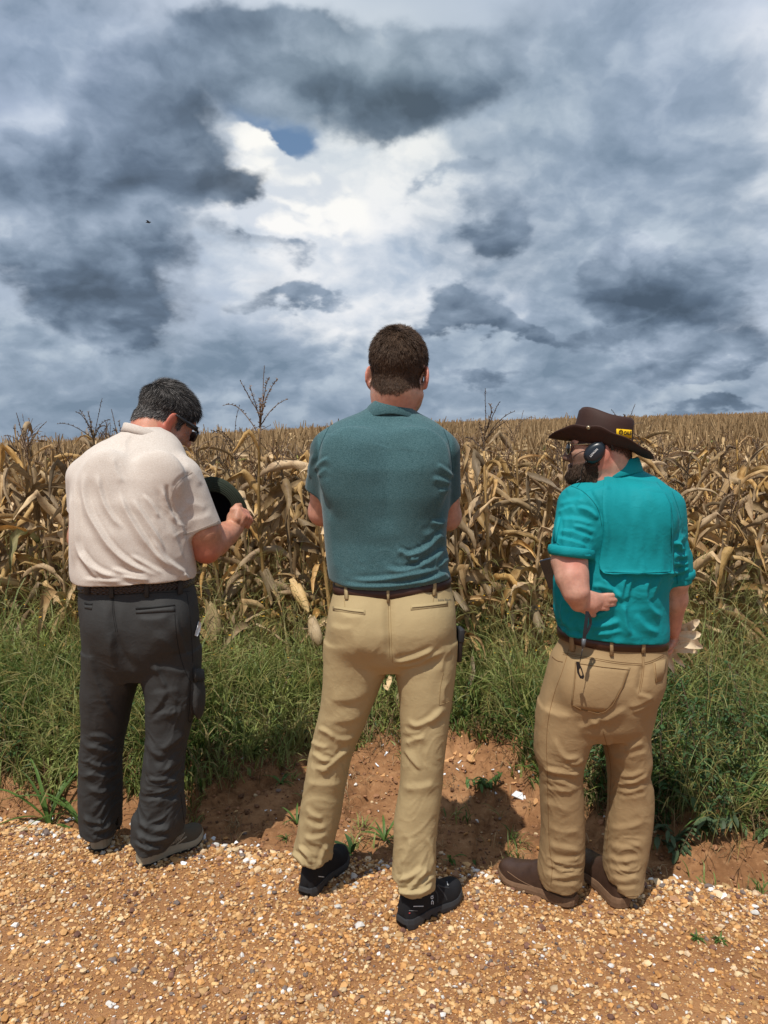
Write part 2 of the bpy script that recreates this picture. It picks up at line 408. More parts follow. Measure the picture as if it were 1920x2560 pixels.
def rim(V, Fc, N, th=0.004, deep=0.03):
    """turn open hems inwards so that the cloth shows an edge and an inside"""
    B = boundary(Fc)
    if len(B) == 0: return V, Fc
    bv = np.unique(B)
    # inward-along-cloth direction: from the boundary to the mean of the neighbours
    E, _ = edges_of(Fc)
    mean = np.zeros_like(V); deg = np.zeros(len(V))
    for j in range(3): mean[:, j] = np.bincount(E[:, 0], V[E[:, 1], j], len(V)) + np.bincount(E[:, 1], V[E[:, 0], j], len(V))
    deg = np.bincount(E.ravel(), minlength=len(V))
    t = mean / np.maximum(deg, 1)[:, None] - V; t = t - N * (t * N).sum(1, keepdims=True)
    t /= (np.linalg.norm(t, axis=1, keepdims=True) + 1e-9)
    mp = np.full(len(V), -1); mp[bv] = np.arange(len(bv)); nV = len(V)
    r1 = V[bv] - N[bv] * th; r2 = r1 + t[bv] * deep
    V2 = np.concatenate([V, r1, r2]); nb = len(bv)
    a, b = B[:, 0], B[:, 1]; A, Bb = mp[a] + nV, mp[b] + nV
    f1 = np.stack([b, a, A, Bb], 1); f2 = np.stack([Bb, A, A + nb, Bb + nb], 1)
    return V2, np.concatenate([Fc, f1, f2])

def mesh_from(name, V, Fc, mats=(), smooth=True, attrs=None, mi=None):
    me = bpy.data.meshes.new(name)
    V = np.asarray(V, np.float32); Fc = np.asarray(Fc)
    nv, nf, k = len(V), len(Fc), Fc.shape[1]
    me.vertices.add(nv); me.vertices.foreach_set('co', V.ravel())
    me.loops.add(nf * k); me.loops.foreach_set('vertex_index', Fc.astype(np.int32).ravel())
    me.polygons.add(nf); me.polygons.foreach_set('loop_start', np.arange(0, nf * k, k, dtype=np.int32))
    try: me.polygons.foreach_set('loop_total', np.full(nf, k, np.int32))
    except Exception: pass
    if mi is not None: me.polygons.foreach_set('material_index', np.asarray(mi, np.int32))
    me.polygons.foreach_set('use_smooth', np.full(nf, smooth, bool))
    for m in (mats if isinstance(mats, (list, tuple)) else [mats]): me.materials.append(m)
    me.update(calc_edges=True)
    for an, (dom, data) in (attrs or {}).items():
        data = np.asarray(data, np.float32)
        if data.ndim == 1:
            at = me.attributes.new(an, 'FLOAT', dom); at.data.foreach_set('value', data)
        else:
            if data.shape[1] == 3: data = np.concatenate([data, np.ones((len(data), 1), np.float32)], 1)
            at = me.attributes.new(an, 'FLOAT_COLOR', dom); at.data.foreach_set('color', data.ravel())
    me.validate()
    return me
def link(name, me, parent=None, loc=None, rot=None, scale=None, kind=None, label=None, cat=None, group=None):
    o = bpy.data.objects.new(name, me); COL.objects.link(o)
    if parent is not None: o.parent = parent
    if loc is not None: o.location = loc
    if rot is not None: o.rotation_euler = rot
    if scale is not None: o.scale = scale if hasattr(scale, '__len__') else (scale,) * 3
    if kind: o['kind'] = kind
    if label: o['label'] = label
    if cat: o['category'] = cat
    if group: o['group'] = group
    return o

class MB:
    """polygon soup that becomes one mesh; every face gets a colour"""
    def __init__(s): s.v = []; s.f = []; s.c = []; s.n = 0
    def add(s, verts, faces, col=None):
        s.v.extend([tuple(map(float, p)) for p in verts]); s.f.extend([tuple(i + s.n for i in f) for f in faces]); s.n += len(verts)
        s.c.extend([col if col is not None else (1, 1, 1)] * len(faces))
    def tube(s, pts, rad, seg=6, col=None, cap=True):
        pts = [np.array(p, float) for p in pts]; n = len(pts)
        rad = rad if hasattr(rad, '__len__') else [rad] * n
        V_ = []; up = None
        for i in range(n):
            t = unit(pts[min(i + 1, n - 1)] - pts[max(i - 1, 0)])
            if up is None: up = np.array([0, 0, 1.0]) if abs(t[2]) < 0.9 else np.array([1.0, 0, 0])
            u = unit(np.cross(t, up)); w = np.cross(u, t); up = w
            for k in range(seg):
                a = 2 * math.pi * k / seg; V_.append(pts[i] + rad[i] * (math.cos(a) * u + math.sin(a) * w))
        F_ = [(i * seg + k, i * seg + (k + 1) % seg, (i + 1) * seg + (k + 1) % seg, (i + 1) * seg + k) for i in range(n - 1) for k in range(seg)]
        if cap: F_ += [tuple(range(seg - 1, -1, -1)), tuple((n - 1) * seg + k for k in range(seg))]
        s.add(V_, F_, col)
    def box(s, c, size, M=None, col=None):
        c = np.array(c, float); h = np.array(size) / 2; M = np.eye(3) if M is None else np.asarray(M)
        V_ = [c + M @ (h * np.array([i, j, k])) for i in (-1, 1) for j in (-1, 1) for k in (-1, 1)]
        s.add(V_, [(0, 1, 3, 2), (4, 6, 7, 5), (0, 4, 5, 1), (2, 3, 7, 6), (0, 2, 6, 4), (1, 5, 7, 3)], col)
    def build(s, name, mat, parent=None, smooth=True, **kw):
        me = bpy.data.meshes.new(name)
        me.from_pydata(s.v, [], s.f); me.materials.append(mat)
        me.polygons.foreach_set('use_smooth', [smooth] * len(me.polygons))
        at = me.attributes.new('tint', 'FLOAT_COLOR', 'FACE')
        at.data.foreach_set('color', np.concatenate([np.array(s.c, np.float32), np.ones((len(s.c), 1), np.float32)], 1).ravel())
        me.update()
        return link(name, me, parent, **kw)
def bmtidy(o, bev=0.0, seg=2):
    bm = bmesh.new(); bm.from_mesh(o.data); bmesh.ops.recalc_face_normals(bm, faces=bm.faces)
    if bev: bmesh.ops.bevel(bm, geom=bm.edges[:], offset=bev, segments=seg, affect='EDGES', profile=0.5)
    bm.to_mesh(o.data); bm.free()
    return o
# ------------------------------------------------------------------ materials
def mat(name):
    m = bpy.data.materials.new(name); m.use_nodes = True
    nt = NT(m.node_tree); nt.n.clear()
    b = nt.new('ShaderNodeBsdfPrincipled'); o = nt.new('ShaderNodeOutputMaterial'); nt.l.new(b.outputs[0], o.inputs[0])
    nt.b = b; nt.o = o; nt.mat = m
    nt.obj = nt.new('ShaderNodeTexCoord').outputs['Object']
    return nt
def fin(nt, col, rough=0.8, bump=None, bstr=0.3, bdist=0.002, spec=0.3, metal=0.0, sheen=0.0):
    nt.put(nt.b.inputs['Base Color'], col if hasattr(col, 'is_output') else (*col[:3], 1))
    nt.put(nt.b.inputs['Roughness'], rough); nt.b.inputs['Specular IOR Level'].default_value = spec
    nt.b.inputs['Metallic'].default_value = metal
    if sheen: nt.b.inputs['Sheen Weight'].default_value = sheen
    if bump is not None:
        bp = nt.new('ShaderNodeBump'); bp.inputs['Strength'].default_value = bstr; bp.inputs['Distance'].default_value = bdist
        nt.put(bp.inputs['Height'], bump); nt.l.new(bp.outputs[0], nt.b.inputs['Normal'])
    return nt.mat
def attr(nt, name, typ='GEOMETRY', out='Color'):
    a = nt.new('ShaderNodeAttribute', attribute_name=name, attribute_type=typ); return a.outputs[out]
def fabric(name, c1, c2, fine=900, mottle=12, wrinkle=0.0, rough=0.9, heather=0.5, sheen=0.0, squash=(1, 1, 1), bstr=0.22):
    nt = mat(name)
    ov = nt.v('MULTIPLY', nt.obj, squash)
    h = nt.noise(ov, fine, 2, 0.7)
    m = nt.noise(nt.obj, mottle, 4, 0.6)
    f = nt.m('ADD', nt.m('MULTIPLY', nt.m('SUBTRACT', h, 0.5), heather * 2.4), nt.m('MULTIPLY_ADD', nt.m('SUBTRACT', m, 0.5), 0.7, 0.5), clamp=True)
    col = nt.mix(f, c1, c2)
    wr = nt.noise(nt.v('MULTIPLY', nt.obj, (1, 1, 1.6)), 30, 5, 0.6, 0.8)
    rg = nt.m('SUBTRACT', 1.0, nt.m('ABSOLUTE', nt.m('MULTIPLY_ADD', nt.noise(nt.obj, 14, 3, 0.5, 0.4), 2.0, -1.0)))
    bump = nt.m('ADD', nt.m('MULTIPLY', h, 0.06), nt.m('MULTIPLY', nt.m('ADD', wr, nt.m('MULTIPLY', nt.m('POWER', rg, 6.0), 0.5)), wrinkle))
    return fin(nt, col, rough, bump, bstr, 0.006, 0.25, sheen=sheen)
def plain(name, col, rough=0.6, spec=0.4, metal=0.0, bscale=0, bstr=0.2, vary=0.15, nscale=60, bdist=0.001):
    nt = mat(name)
    n = nt.noise(nt.obj, nscale, 4, 0.6)
    c = nt.mix(n, tuple(x * (1 - vary) for x in col), tuple(min(x * (1 + vary), 1) for x in col))
    return fin(nt, c, rough, nt.noise(nt.obj, bscale, 4, 0.6) if bscale else None, bstr, bdist, spec, metal)
def leaf_mat(name, c1, c2, c3, trans=0.25, tintattr=False, obj_random=False, rough=.6):
    """dry or green blade: streaked along its length, light comes through"""
    nt = mat(name)
    if obj_random:
        rnd = nt.new('ShaderNodeObjectInfo').outputs['Random']
        vec = nt.v('ADD', nt.obj, nt.comb(nt.m('MULTIPLY', rnd, 37.0), nt.m('MULTIPLY', rnd, 11.0), 0.0))
    else: vec = nt.obj
    n = nt.noise(vec, 9, 5, .65); n2 = nt.noise(nt.v('MULTIPLY', vec, (.12, 3.0, .12)), 55, 3, .6)
    sp = nt.ss(nt.noise(vec, 95, 3, .6), .60, .72)
    col = nt.mix(nt.ss(n, .3, .7), c1, c2)
    col = nt.mix(nt.m('MULTIPLY', nt.ss(n2, .5, .75), .55), col, c3)
    col = nt.mix(nt.m('MULTIPLY', sp, .5), col, tuple(x * .35 for x in c3))
    if obj_random:
        hs = nt.new('ShaderNodeHueSaturation'); nt.put(hs.inputs['Color'], col); nt.put(hs.inputs['Value'], nt.lin(rnd, 0, 1, .38, 1.3)); nt.put(hs.inputs['Saturation'], nt.lin(nt.m('FRACT', nt.m('MULTIPLY', rnd, 7.3)), 0, 1, .8, 1.12)); col = hs.outputs[0]
    if tintattr: col = nt.mix(1.0, col, attr(nt, 'tint'), 'MULTIPLY')
    fin(nt, col, rough, n2, .3, .002, .3)
    tr = nt.new('ShaderNodeBsdfTranslucent'); nt.put(tr.inputs[0], col)
    mx = nt.new('ShaderNodeMixShader'); mx.inputs[0].default_value = trans
    nt.l.new(nt.b.outputs[0], mx.inputs[1]); nt.l.new(tr.outputs[0], mx.inputs[2]); nt.l.new(mx.outputs[0], nt.o.inputs[0])
    return nt.mat
# ------------------------------------------------------------------ terrain
edge_px = [(-400, 2010), (0, 2040), (170, 2065), (320, 2085), (480, 2100), (690, 2125), (850, 2142), (1000, 2146), (1200, 2165), (1350, 2185), (1500, 2192), (1700, 2195), (1920, 2232), (2300, 2290)]
_e = np.array([PG(*p) for p in edge_px]); EX, EY = _e[:, 0], _e[:, 1]
grass_px = [(-400, 1985), (0, 1992), (200, 2008), (450, 2000), (600, 1965), (720, 1925), (850, 1890), (1000, 1872), (1080, 1858), (1260, 1862), (1340, 1975), (1480, 2040), (1640, 2075), (1750, 2105), (1920, 2085), (2300, 2080)]
_g = np.array([PG(p[0], p[1], -.03) for p in grass_px]); GX, GY = _g[:, 0], _g[:, 1]
def yedge(x): return np.interp(x, EX, EY)
def ygrass(x): return np.interp(x, GX, GY)
def field_h(x, y):
    yy = np.maximum(y, 1.0); u = np.clip(x / yy, -.7, .7)
    e = np.interp(u, [-.7, -.52, -.3, 0, .52, .7], [-.012, -.008, .004, .021, .036, .038])
    D = 88.0
    t = np.clip((y - 5.2) / (D - 5.2), 0, 1)
    top = 1.55 + e * D - 1.72
    h = top * t
    return h - np.clip(y - D, 0, None) ** 1.5 * 0.004
def ground_h(x, y, fine=True):
    x = np.asarray(x, float); y = np.asarray(y, float)
    ye, yg = yedge(x), ygrass(x)
    s = (y - ye) / np.maximum(yg - ye, .12)
    dep = .085 + .015 * np.sin(x * 3.1)
    prof = np.interp(s, [-.3, -.05, 0, .18, .45, .8, 1.0, 1.3], [0, -.006, -.014, -.075, -.1, -.055, .0, .035])
    prof = np.where(prof < 0, prof * dep / .1, prof)
    z = prof + np.interp(y - yg, [0, .4, 1.2, 2.0], [0, .02, .02, 0])
    z = z + field_h(x, y)
    if fine:
        p = np.stack([x.ravel(), y.ravel(), 0 * x.ravel()], 1)
        near = np.exp(-np.maximum(0, np.hypot(x, y - 2.8) - 2.5) / 3).ravel()
        dirt = smooth01(s, -.02, .15).ravel()
        n = (fbm(p * 2.2, 3, 3) - .5) * .03 * dirt + (fbm(p * 9, 5, 4) - .5) * (.042 * dirt + .010) + (fbm(p * 34, 7, 3) - .5) * (.022 * dirt + .002)
        rid = 1 - np.abs(2 * fbm(p * np.array([7, 4.5, 1]), 9, 2) - 1); n -= smooth01(rid, .90, .985) * .028 * dirt
        z = z + (n * near).reshape(x.shape)
    return z
def grid_axis(parts):
    out = []
    for a, b, st in parts: out += list(np.arange(a, b, st))
    return np.array(out)
gx = np.concatenate([-np.geomspace(700, 3.6, 34), np.arange(-3.5, -1.9, .04), np.arange(-1.9, 1.9, .014), np.arange(1.9, 3.5, .04), np.geomspace(3.6, 700, 34)])
gy = np.concatenate([-np.geomspace(60, 1, 10), np.arange(-.8, 1.6, .12), np.arange(1.6, 2.2, .03), np.arange(2.2, 4.0, .014), np.arange(4.0, 6.5, .06), np.geomspace(6.6, 900, 60)])
XX, YY = np.meshgrid(gx, gy); ZZ = ground_h(XX, YY)
nx, ny = len(gx), len(gy); Vg = np.stack([XX.ravel(), YY.ravel(), ZZ.ravel()], 1)
ii = (np.arange(ny - 1)[:, None] * nx + np.arange(nx - 1)[None, :]).ravel()
Fg = np.stack([ii, ii + 1, ii + nx + 1, ii + nx], 1)
cen = Vg[Fg].mean(1); isroad = cen[:, 1] < yedge(cen[:, 0]) + .0
nt = mat('red dirt')
n1 = nt.noise(nt.obj, 3.2, 6, .62); n2 = nt.noise(nt.obj, 28, 5, .65); n3 = nt.noise(nt.obj, 160, 4, .7)
c = nt.ramp(n1, [(.3, (.15, .070, .030)), (.5, (.27, .132, .058)), (.7, (.38, .20, .095))])
c = nt.mix(nt.m('MULTIPLY', nt.ss(n2, .5, .72), .5), c, (.46, .26, .13)); c = nt.mix(nt.m('MULTIPLY', nt.ss(n2, .48, .3), .5), c, (.085, .036, .018))
c = nt.mix(nt.m('MULTIPLY', nt.ss(n3, .60, .75), .5), c, (.40, .26, .16))
dirt_mat = fin(nt, c, .95, nt.m('ADD', n2, nt.m('MULTIPLY', n3, .5)), .7, .012, .15)
nt = mat('compacted road dirt')
n1 = nt.noise(nt.obj, 4, 5, .6); n2 = nt.noise(nt.obj, 60, 5, .7); n3 = nt.vor(nt.obj, 260); v2 = nt.vor(nt.obj, 140, out='Color')
c = nt.ramp(n1, [(.3, (.23, .105, .045)), (.55, (.32, .155, .066)), (.75, (.40, .215, .10))])
c = nt.mix(nt.m('MULTIPLY', nt.ss(n2, .5, .7), .6), c, (.50, .28, .13)); c = nt.mix(nt.m('MULTIPLY', nt.ss(n2, .45, .3), .5), c, (.13, .055, .028))
c = nt.mix(nt.m('MULTIPLY', nt.ss(n3, .35, .15), .35), c, nt.mix(v2, (.30, .17, .08), (.66, .44, .24)))
road_mat = fin(nt, c, .95, nt.m('SUBTRACT', n2, n3), .6, .006, .15)
for nm, m_, mt_ in (('gravel_road', isroad, road_mat), ('ground', ~isroad, dirt_mat)):
    V_, F_, _ = drop_verts(Vg, Fg[m_], np.ones(len(Vg), bool))
    link(nm, mesh_from(nm, V_, F_, mt_), kind='structure')
rng = np.random.default_rng(11)
# ------------------------------------------------------------------ gravel
phi = (1 + 5 ** .5) / 2
ICO = np.array([(-1, phi, 0), (1, phi, 0), (-1, -phi, 0), (1, -phi, 0), (0, -1, phi), (0, 1, phi), (0, -1, -phi), (0, 1, -phi), (phi, 0, -1), (phi, 0, 1), (-phi, 0, -1), (-phi, 0, 1)]) / math.sqrt(1 + phi * phi)
ICF = np.array([(0, 11, 5), (0, 5, 1), (0, 1, 7), (0, 7, 10), (0, 10, 11), (1, 5, 9), (5, 11, 4), (11, 10, 2), (10, 7, 6), (7, 1, 8), (3, 9, 4), (3, 4, 2), (3, 2, 6), (3, 6, 8), (3, 8, 9), (4, 9, 5), (2, 4, 11), (6, 2, 10), (8, 6, 7), (9, 8, 1)])
OCT = np.array([(1, 0, 0), (-1, 0, 0), (0, 1, 0), (0, -1, 0), (0, 0, 1), (0, 0, -1)], float)
OCF = np.array([(0, 2, 4), (2, 1, 4), (1, 3, 4), (3, 0, 4), (2, 0, 5), (1, 2, 5), (3, 1, 5), (0, 3, 5)])
def stones(name, xy, rad, col, mt, base=ICO, bf=ICF, sink=.35, flat=.62, label=None):
    n = len(xy); k = len(base)
    V_ = np.repeat(base[None], n, 0) * (1 + rng.uniform(-.28, .28, (n, k, 1)))
    V_ = V_ * np.stack([rng.uniform(.75, 1.35, n), rng.uniform(.7, 1.1, n), rng.uniform(flat * .7, flat * 1.35, n)], 1)[:, None, :]
    a = rng.uniform(0, 6.283, n); ca, sa = np.cos(a), np.sin(a)
    t = rng.normal(0, .35, n); ct, st_ = np.cos(t), np.sin(t)
    x, y, z = V_[:, :, 0], V_[:, :, 1], V_[:, :, 2]
    y, z = y * ct[:, None] - z * st_[:, None], y * st_[:, None] + z * ct[:, None]
    x, y = x * ca[:, None] - y * sa[:, None], x * sa[:, None] + y * ca[:, None]
    V_ = np.stack([x, y, z], 2) * rad[:, None, None]
    V_[:, :, 0] += xy[:, 0:1]; V_[:, :, 1] += xy[:, 1:2]; V_[:, :, 2] += (ground_h(xy[:, 0], xy[:, 1]) + rad * flat * (1 - sink))[:, None]
    F_ = (np.arange(n)[:, None, None] * k + bf[None]).reshape(-1, 3)
    me = mesh_from(name, V_.reshape(-1, 3), F_, mt, False, {'tint': ('FACE', np.repeat(col, len(bf), 0))})
    return link(name, me, kind='stuff', label=label)
PAL = np.array([(.58, .33, .135), (.70, .44, .20), (.76, .57, .34), (.50, .25, .085), (.80, .78, .74), (.20, .10, .07), (.20, .155, .135), (.62, .33, .12), (.40, .22, .12), (.66, .50, .33)])
def pick(n, w):
    w = np.array(w, float); c = PAL[rng.choice(len(PAL), n, p=w / w.sum())]
    return np.clip(c * rng.uniform(.68, 1.15, (n, 1)), 0, .85)
nt = mat('gravel stone'); n2 = nt.noise(nt.obj, 420, 4, .65)
c = nt.mix(1.0, attr(nt, 'tint'), nt.mix(n2, (.62, .58, .55), (1.18, 1.16, 1.14)), 'MULTIPLY')
stone_mat = fin(nt, c, .75, n2, .25, .002, .3)
def scatter(n, x0, x1, y0, y1, keep):
    out = np.zeros((0, 2))
    while len(out) < n:
        q = np.stack([rng.uniform(x0, x1, n * 2), rng.uniform(y0, y1, n * 2)], 1); q = q[keep(q)]; out = np.concatenate([out, q])
    return out[:n]
def patchy(q):
    p = np.stack([q[:, 0] * 2.1, q[:, 1] * 2.6, 0 * q[:, 0]], 1); d = smooth01(fbm(p, 31, 3), .28, .52) * .62 + .38
    ed = np.exp(-((q[:, 1] - yedge(q[:, 0])) / .16) ** 2); d = np.maximum(d, ed)
    return (rng.random(len(q)) < d) & (q[:, 1] < yedge(q[:, 0]) + np.abs(rng.normal(0, .025, len(q))) - .012)
q = scatter(30000, -1.75, 1.75, 1.62, 3.1, patchy)
rr_ = np.clip(rng.lognormal(math.log(.0047), .38, len(q)), .0026, .014); big_ = rr_ > .0044; w_ = [6, 6, 3, 4, .6, 1.3, 1.1, 3, 2.2, 2]
stones('gravel', q[big_], rr_[big_], pick(int(big_.sum()), w_), stone_mat, label='loose tan and orange gravel covering the road')
stones('fine_gravel', q[~big_], rr_[~big_], pick(int((~big_).sum()), w_), stone_mat, OCT, OCF, label='finer gravel between the larger stones of the road')
q = scatter(19000, -1.8, 1.8, 1.6, 3.15, lambda q: (rng.random(len(q)) < .9) & (q[:, 1] < yedge(q[:, 0]) + .01))
stones('grit', q, rng.uniform(.0016, .0034, len(q)), pick(len(q), [6, 6, 4, 4, .8, 2, 1.2, 3, 3, 3]), stone_mat, OCT, OCF, .2, .7, label='fine grit between the larger stones of the road')
# edge: bigger pale stones and white chips
q = scatter(1500, -2.0, 2.0, 2.2, 3.4, lambda q: np.abs(q[:, 1] - yedge(q[:, 0]) + .05) < np.abs(rng.normal(0, .10, len(q))) * .9)
q = q[q[:, 1] < yedge(q[:, 0]) + .05]
stones('edge_stones', q, np.clip(rng.lognormal(math.log(.0082), .35, len(q)), .005, .018), pick(len(q), [4, 4, 4, 2, 5, 2.5, 2, 1, 2, 3]), stone_mat, label='larger pale stones along the edge of the gravel road')
q = scatter(230, -1.8, 1.8, 1.7, 2.9, lambda q: q[:, 1] < yedge(q[:, 0]))
stones('white_chips', q, rng.uniform(.004, .0095, len(q)), np.clip(rng.normal(.76, .06, (len(q), 1)), 0, .85) * np.array([[1, .98, .95]]), stone_mat, flat=.4, label='white stone chips scattered through the gravel')
# margin the camera only sees from another position
q = scatter(9000, -3.6, 3.6, .2, 3.3, lambda q: (q[:, 1] < yedge(q[:, 0])) & ~((np.abs(q[:, 0]) < 1.75) & (q[:, 1] > 1.62)))
stones('gravel', q, np.clip(rng.lognormal(math.log(.0075), .4, len(q)), .004, .018), pick(len(q), [6, 6, 4, 3, 1.3, 1.2, 1.2, 2.6, 2, 3]), stone_mat, OCT, OCF, label='loose gravel further along the road')
# small clods and stones in the ditch
q = scatter(5000, -2.4, 2.4, 2.3, 4.2, lambda q: (q[:, 1] > yedge(q[:, 0]) + .02) & (q[:, 1] < ygrass(q[:, 0]) + .25))
cc = np.array([(.26, .13, .065)]) * rng.uniform(.5, 1.5, (len(q), 1)); m = rng.random(len(q)) < .12; cc[m] = pick(int(m.sum()), [1, 2, 2, 1, 3, 1, 1, 2, 1, 1])
stones('clods', q, np.clip(rng.lognormal(math.log(.0045), .5, len(q)), .002, .016), cc, stone_mat, label='crumbs of red soil and small stones in the ditch')
print('ground', time.time() - T0)
# ------------------------------------------------------------------ maize
rng = np.random.default_rng(23)
dry = leaf_mat('dry maize leaf', (.34, .195, .075), (.60, .41, .19), (.12, .060, .025), .12, obj_random=True)
pale = leaf_mat('pale maize husk', (.50, .33, .14), (.64, .46, .23), (.32, .18, .07), .2, obj_random=True)
greenish = leaf_mat('half green maize leaf', (.20, .20, .055), (.40, .33, .14), (.12, .15, .04), .25, obj_random=True)
stalkm = leaf_mat('dry maize stalk', (.29, .18, .070), (.44, .29, .13), (.12, .065, .028), .0, obj_random=True)
tasm = leaf_mat('maize tassel', (.15, .085, .045), (.26, .165, .10), (.08, .045, .025), .1, obj_random=True)
def leaf_geo(rng, kind, L, W, nseg=13):
    """one blade starting at the origin, leaving towards +x"""
    p = np.zeros(3); th = R(rng.uniform(18, 42)); ds = L / nseg; az = 0.0
    pts = [p.copy()]; tang = []
    brk = rng.uniform(.25, .6); b2 = rng.uniform(.6, .9)
    for i in range(nseg):
        t = i / nseg
        if kind == 0: th += R(rng.uniform(5, 17)) * (1 if t > .15 else .3)
        elif kind == 1:
            if abs(t - brk) < .5 / nseg: th += R(rng.uniform(85, 130))
            else: th += R(rng.uniform(-3, 7))
        elif kind == 2: th = min(th + R(26 if t < .3 else 3), R(172))
        else:
            th += R(rng.uniform(-4, 15))
            if abs(t - b2) < .5 / nseg: th += R(rng.uniform(40, 80))
        th = min(th, R(178)); az += R(rng.uniform(-9, 9))
        d = np.array([math.sin(th) * math.cos(az), math.sin(th) * math.sin(az), math.cos(th)])
        p = p + d * ds; pts.append(p.copy())
    pts = np.array(pts); n = len(pts); V_ = []
    tw = 0; side = np.array([0, 1.0, 0]); twr = R(rng.normal(0, 22)); curl = rng.uniform(.3, 1.7)
    for i in range(n):
        t = i / (n - 1); tg = unit(pts[min(i + 1, n - 1)] - pts[max(i - 1, 0)])
        side = unit(side - tg * (side @ tg)); nn = np.cross(tg, side)
        w = W * np.interp(t, [0, .08, .3, .55, .8, 1], [.45, .7, 1, .92, .6, .03]) * rng.uniform(.86, 1.1)
        c_, s_ = math.cos(tw), math.sin(tw); sd2 = side * c_ + nn * s_; n2 = -side * s_ + nn * c_
        tw += twr + R(rng.normal(0, 7))
        cl = curl * (0.5 + t)
        for q in (-1, -.5, 0, .5, 1):
            a = q * cl
            V_.append(pts[i] + sd2 * (math.sin(a) / max(cl, .1)) * w / 2 * 1.0 + n2 * ((1 - math.cos(a)) / max(cl, .1)) * w / 2 * 1.3 + n2 * abs(q) * w * .10 + rng.normal(0, W * .028, 3))
    F_ = [(i * 5 + k, i * 5 + k + 1, i * 5 + 6 + k, i * 5 + 5 + k) for i in range(n - 1) for k in range(4)]
    return np.array(V_), np.array(F_)
LEAVES = []
for i in range(34):
    kind = (0, 1, 1, 2, 3, 0, 1)[i % 7]
    V_, F_ = leaf_geo(rng, kind, rng.uniform(.40, .78) * (1, .95, .95, .7, 1, 1, .9)[i % 7], rng.uniform(.048, .095))
    LEAVES.append((V_, F_, mesh_from('leaf', V_, F_, dry)))
GREEN_LEAF = mesh_from('leaf', *leaf_geo(np.random.default_rng(5), 0, .62, .09), greenish)
def stalk_geo(rng, H):
    pts = []; rad = []; z = 0; x = y = 0; dx, dy = rng.normal(0, .02, 2); node = []
    while z < H:
        step = .13 * rng.uniform(.85, 1.2)
        f = 1 - .55 * z / H
        for zz, r in ((0, 1.25), (.015, 1.0), (step * .5, .95), (step - .02, 1.02)):
            pts.append((x + dx * zz, y + dy * zz, z + zz)); rad.append(.0135 * f * r)
        node.append((x, y, z)); x += dx * step; y += dy * step; z += step; dx += rng.normal(0, .03); dy += rng.normal(0, .03)
    return pts, rad, node
STALKS = []
for i in range(6):
    pts, rad, node = stalk_geo(rng, 1.40); mb = MB(); mb.tube(pts, rad, 7)
    me = bpy.data.meshes.new('stalk'); me.from_pydata(mb.v, [], mb.f); me.materials.append(stalkm); me.polygons.foreach_set('use_smooth', [True] * len(me.polygons)); me.update(); STALKS.append((me, node, pts[-1]))
def tassel_geo(rng, big=1.0):
    mb = MB()
    nb = rng.integers(4, 9); Lm = .30 * big * rng.uniform(.8, 1.15)
    def branch(p0, d, L, droop, r=.0022):
        p = np.array(p0, float); d = unit(d); pts = [p.copy()]; n = 11
        for i in range(n): d = unit(d + np.array([0, 0, -droop]) * (i / n) + rng.normal(0, .035, 3)); p = p + d * L / n; pts.append(p.copy())
        mb.tube(pts, [r * 1.1 * (1 if i < 2 else 1.0) * (1 - .5 * i / n) for i in range(n + 1)], 4)
        for i in range(2, n + 1):                               # spikelets
            for s in range(3):
                a = rng.uniform(0, 6.28); q = pts[i] - (pts[i] - pts[i - 1]) * rng.random(); o = unit(np.array([math.cos(a), math.sin(a), .6])) * .011
                sdv = unit(np.cross(o, d + .01)) * .0026
                mb.add([q - sdv * .6, q + sdv * .6, q + o * .6 + sdv, q + o, q + o * .6 - sdv], [(0, 1, 2, 3, 4)])
    branch((0, 0, -.05), (rng.normal(0, .06), rng.normal(0, .06), 1), Lm + .05, .0 if rng.random() < .75 else .3, .0030)
    for k in range(nb):
        a = rng.uniform(0, 6.28); up = rng.uniform(.7, 2.2); branch((0, 0, rng.uniform(-.01, .09)), (math.cos(a), math.sin(a), up), Lm * rng.uniform(.5, .85), rng.uniform(.0, .42))
    me = bpy.data.meshes.new('tassel'); me.from_pydata(mb.v, [], mb.f); me.materials.append(tasm); me.update(); return me
TASSELS = [tassel_geo(rng) for _ in range(8)]
def ear_geo(rng, Lh=.22, W=.062):
    """closed dry husk with loose pointed tips"""
    V_ = []; n = 12; m = 9; prof = [(0, .35), (.08, .75), (.25, 1), (.5, 1), (.72, .8), (.9, .42), (1, .12)]
    for j in range(m):
        t = j / (m - 1); r = np.interp(t, [p[0] for p in prof], [p[1] for p in prof]) * W / 2
        for k in range(n):
            a = 2 * math.pi * k / n; rr = r * (1 + .10 * math.cos(3 * a + 2) + rng.normal(0, .03)); V_.append((rr * math.cos(a), rr * math.sin(a), t * Lh))
    F_ = [(j * n + k, j * n + (k + 1) % n, (j + 1) * n + (k + 1) % n, (j + 1) * n + k) for j in range(m - 1) for k in range(n)]
    for s in range(4):
        a0 = rng.uniform(0, 6.28); b = len(V_); L2 = Lh * rng.uniform(.7, 1.15)
        for j in range(6):
            t = j / 5; w = W * .5 * math.sin(math.pi * min(.98, .25 + t * .75)) ; out = W * .5 * (1 + .35 * t * t) * (1 - .5 * t * (s % 2))
            for k in (-1, 0, 1):
                a = a0 + k * w / W * 1.3; V_.append((out * math.cos(a), out * math.sin(a), t * L2))
        F_ += [(b + j * 3 + k, b + j * 3 + k + 1, b + j * 3 + 4 + k, b + j * 3 + 3 + k) for j in range(5) for k in range(2)]
    return mesh_from('ear', np.array(V_), np.array(F_), pale)
EARS = [ear_geo(rng, rng.uniform(.19, .25), rng.uniform(.055, .072)) for _ in range(5)]
plants = 0
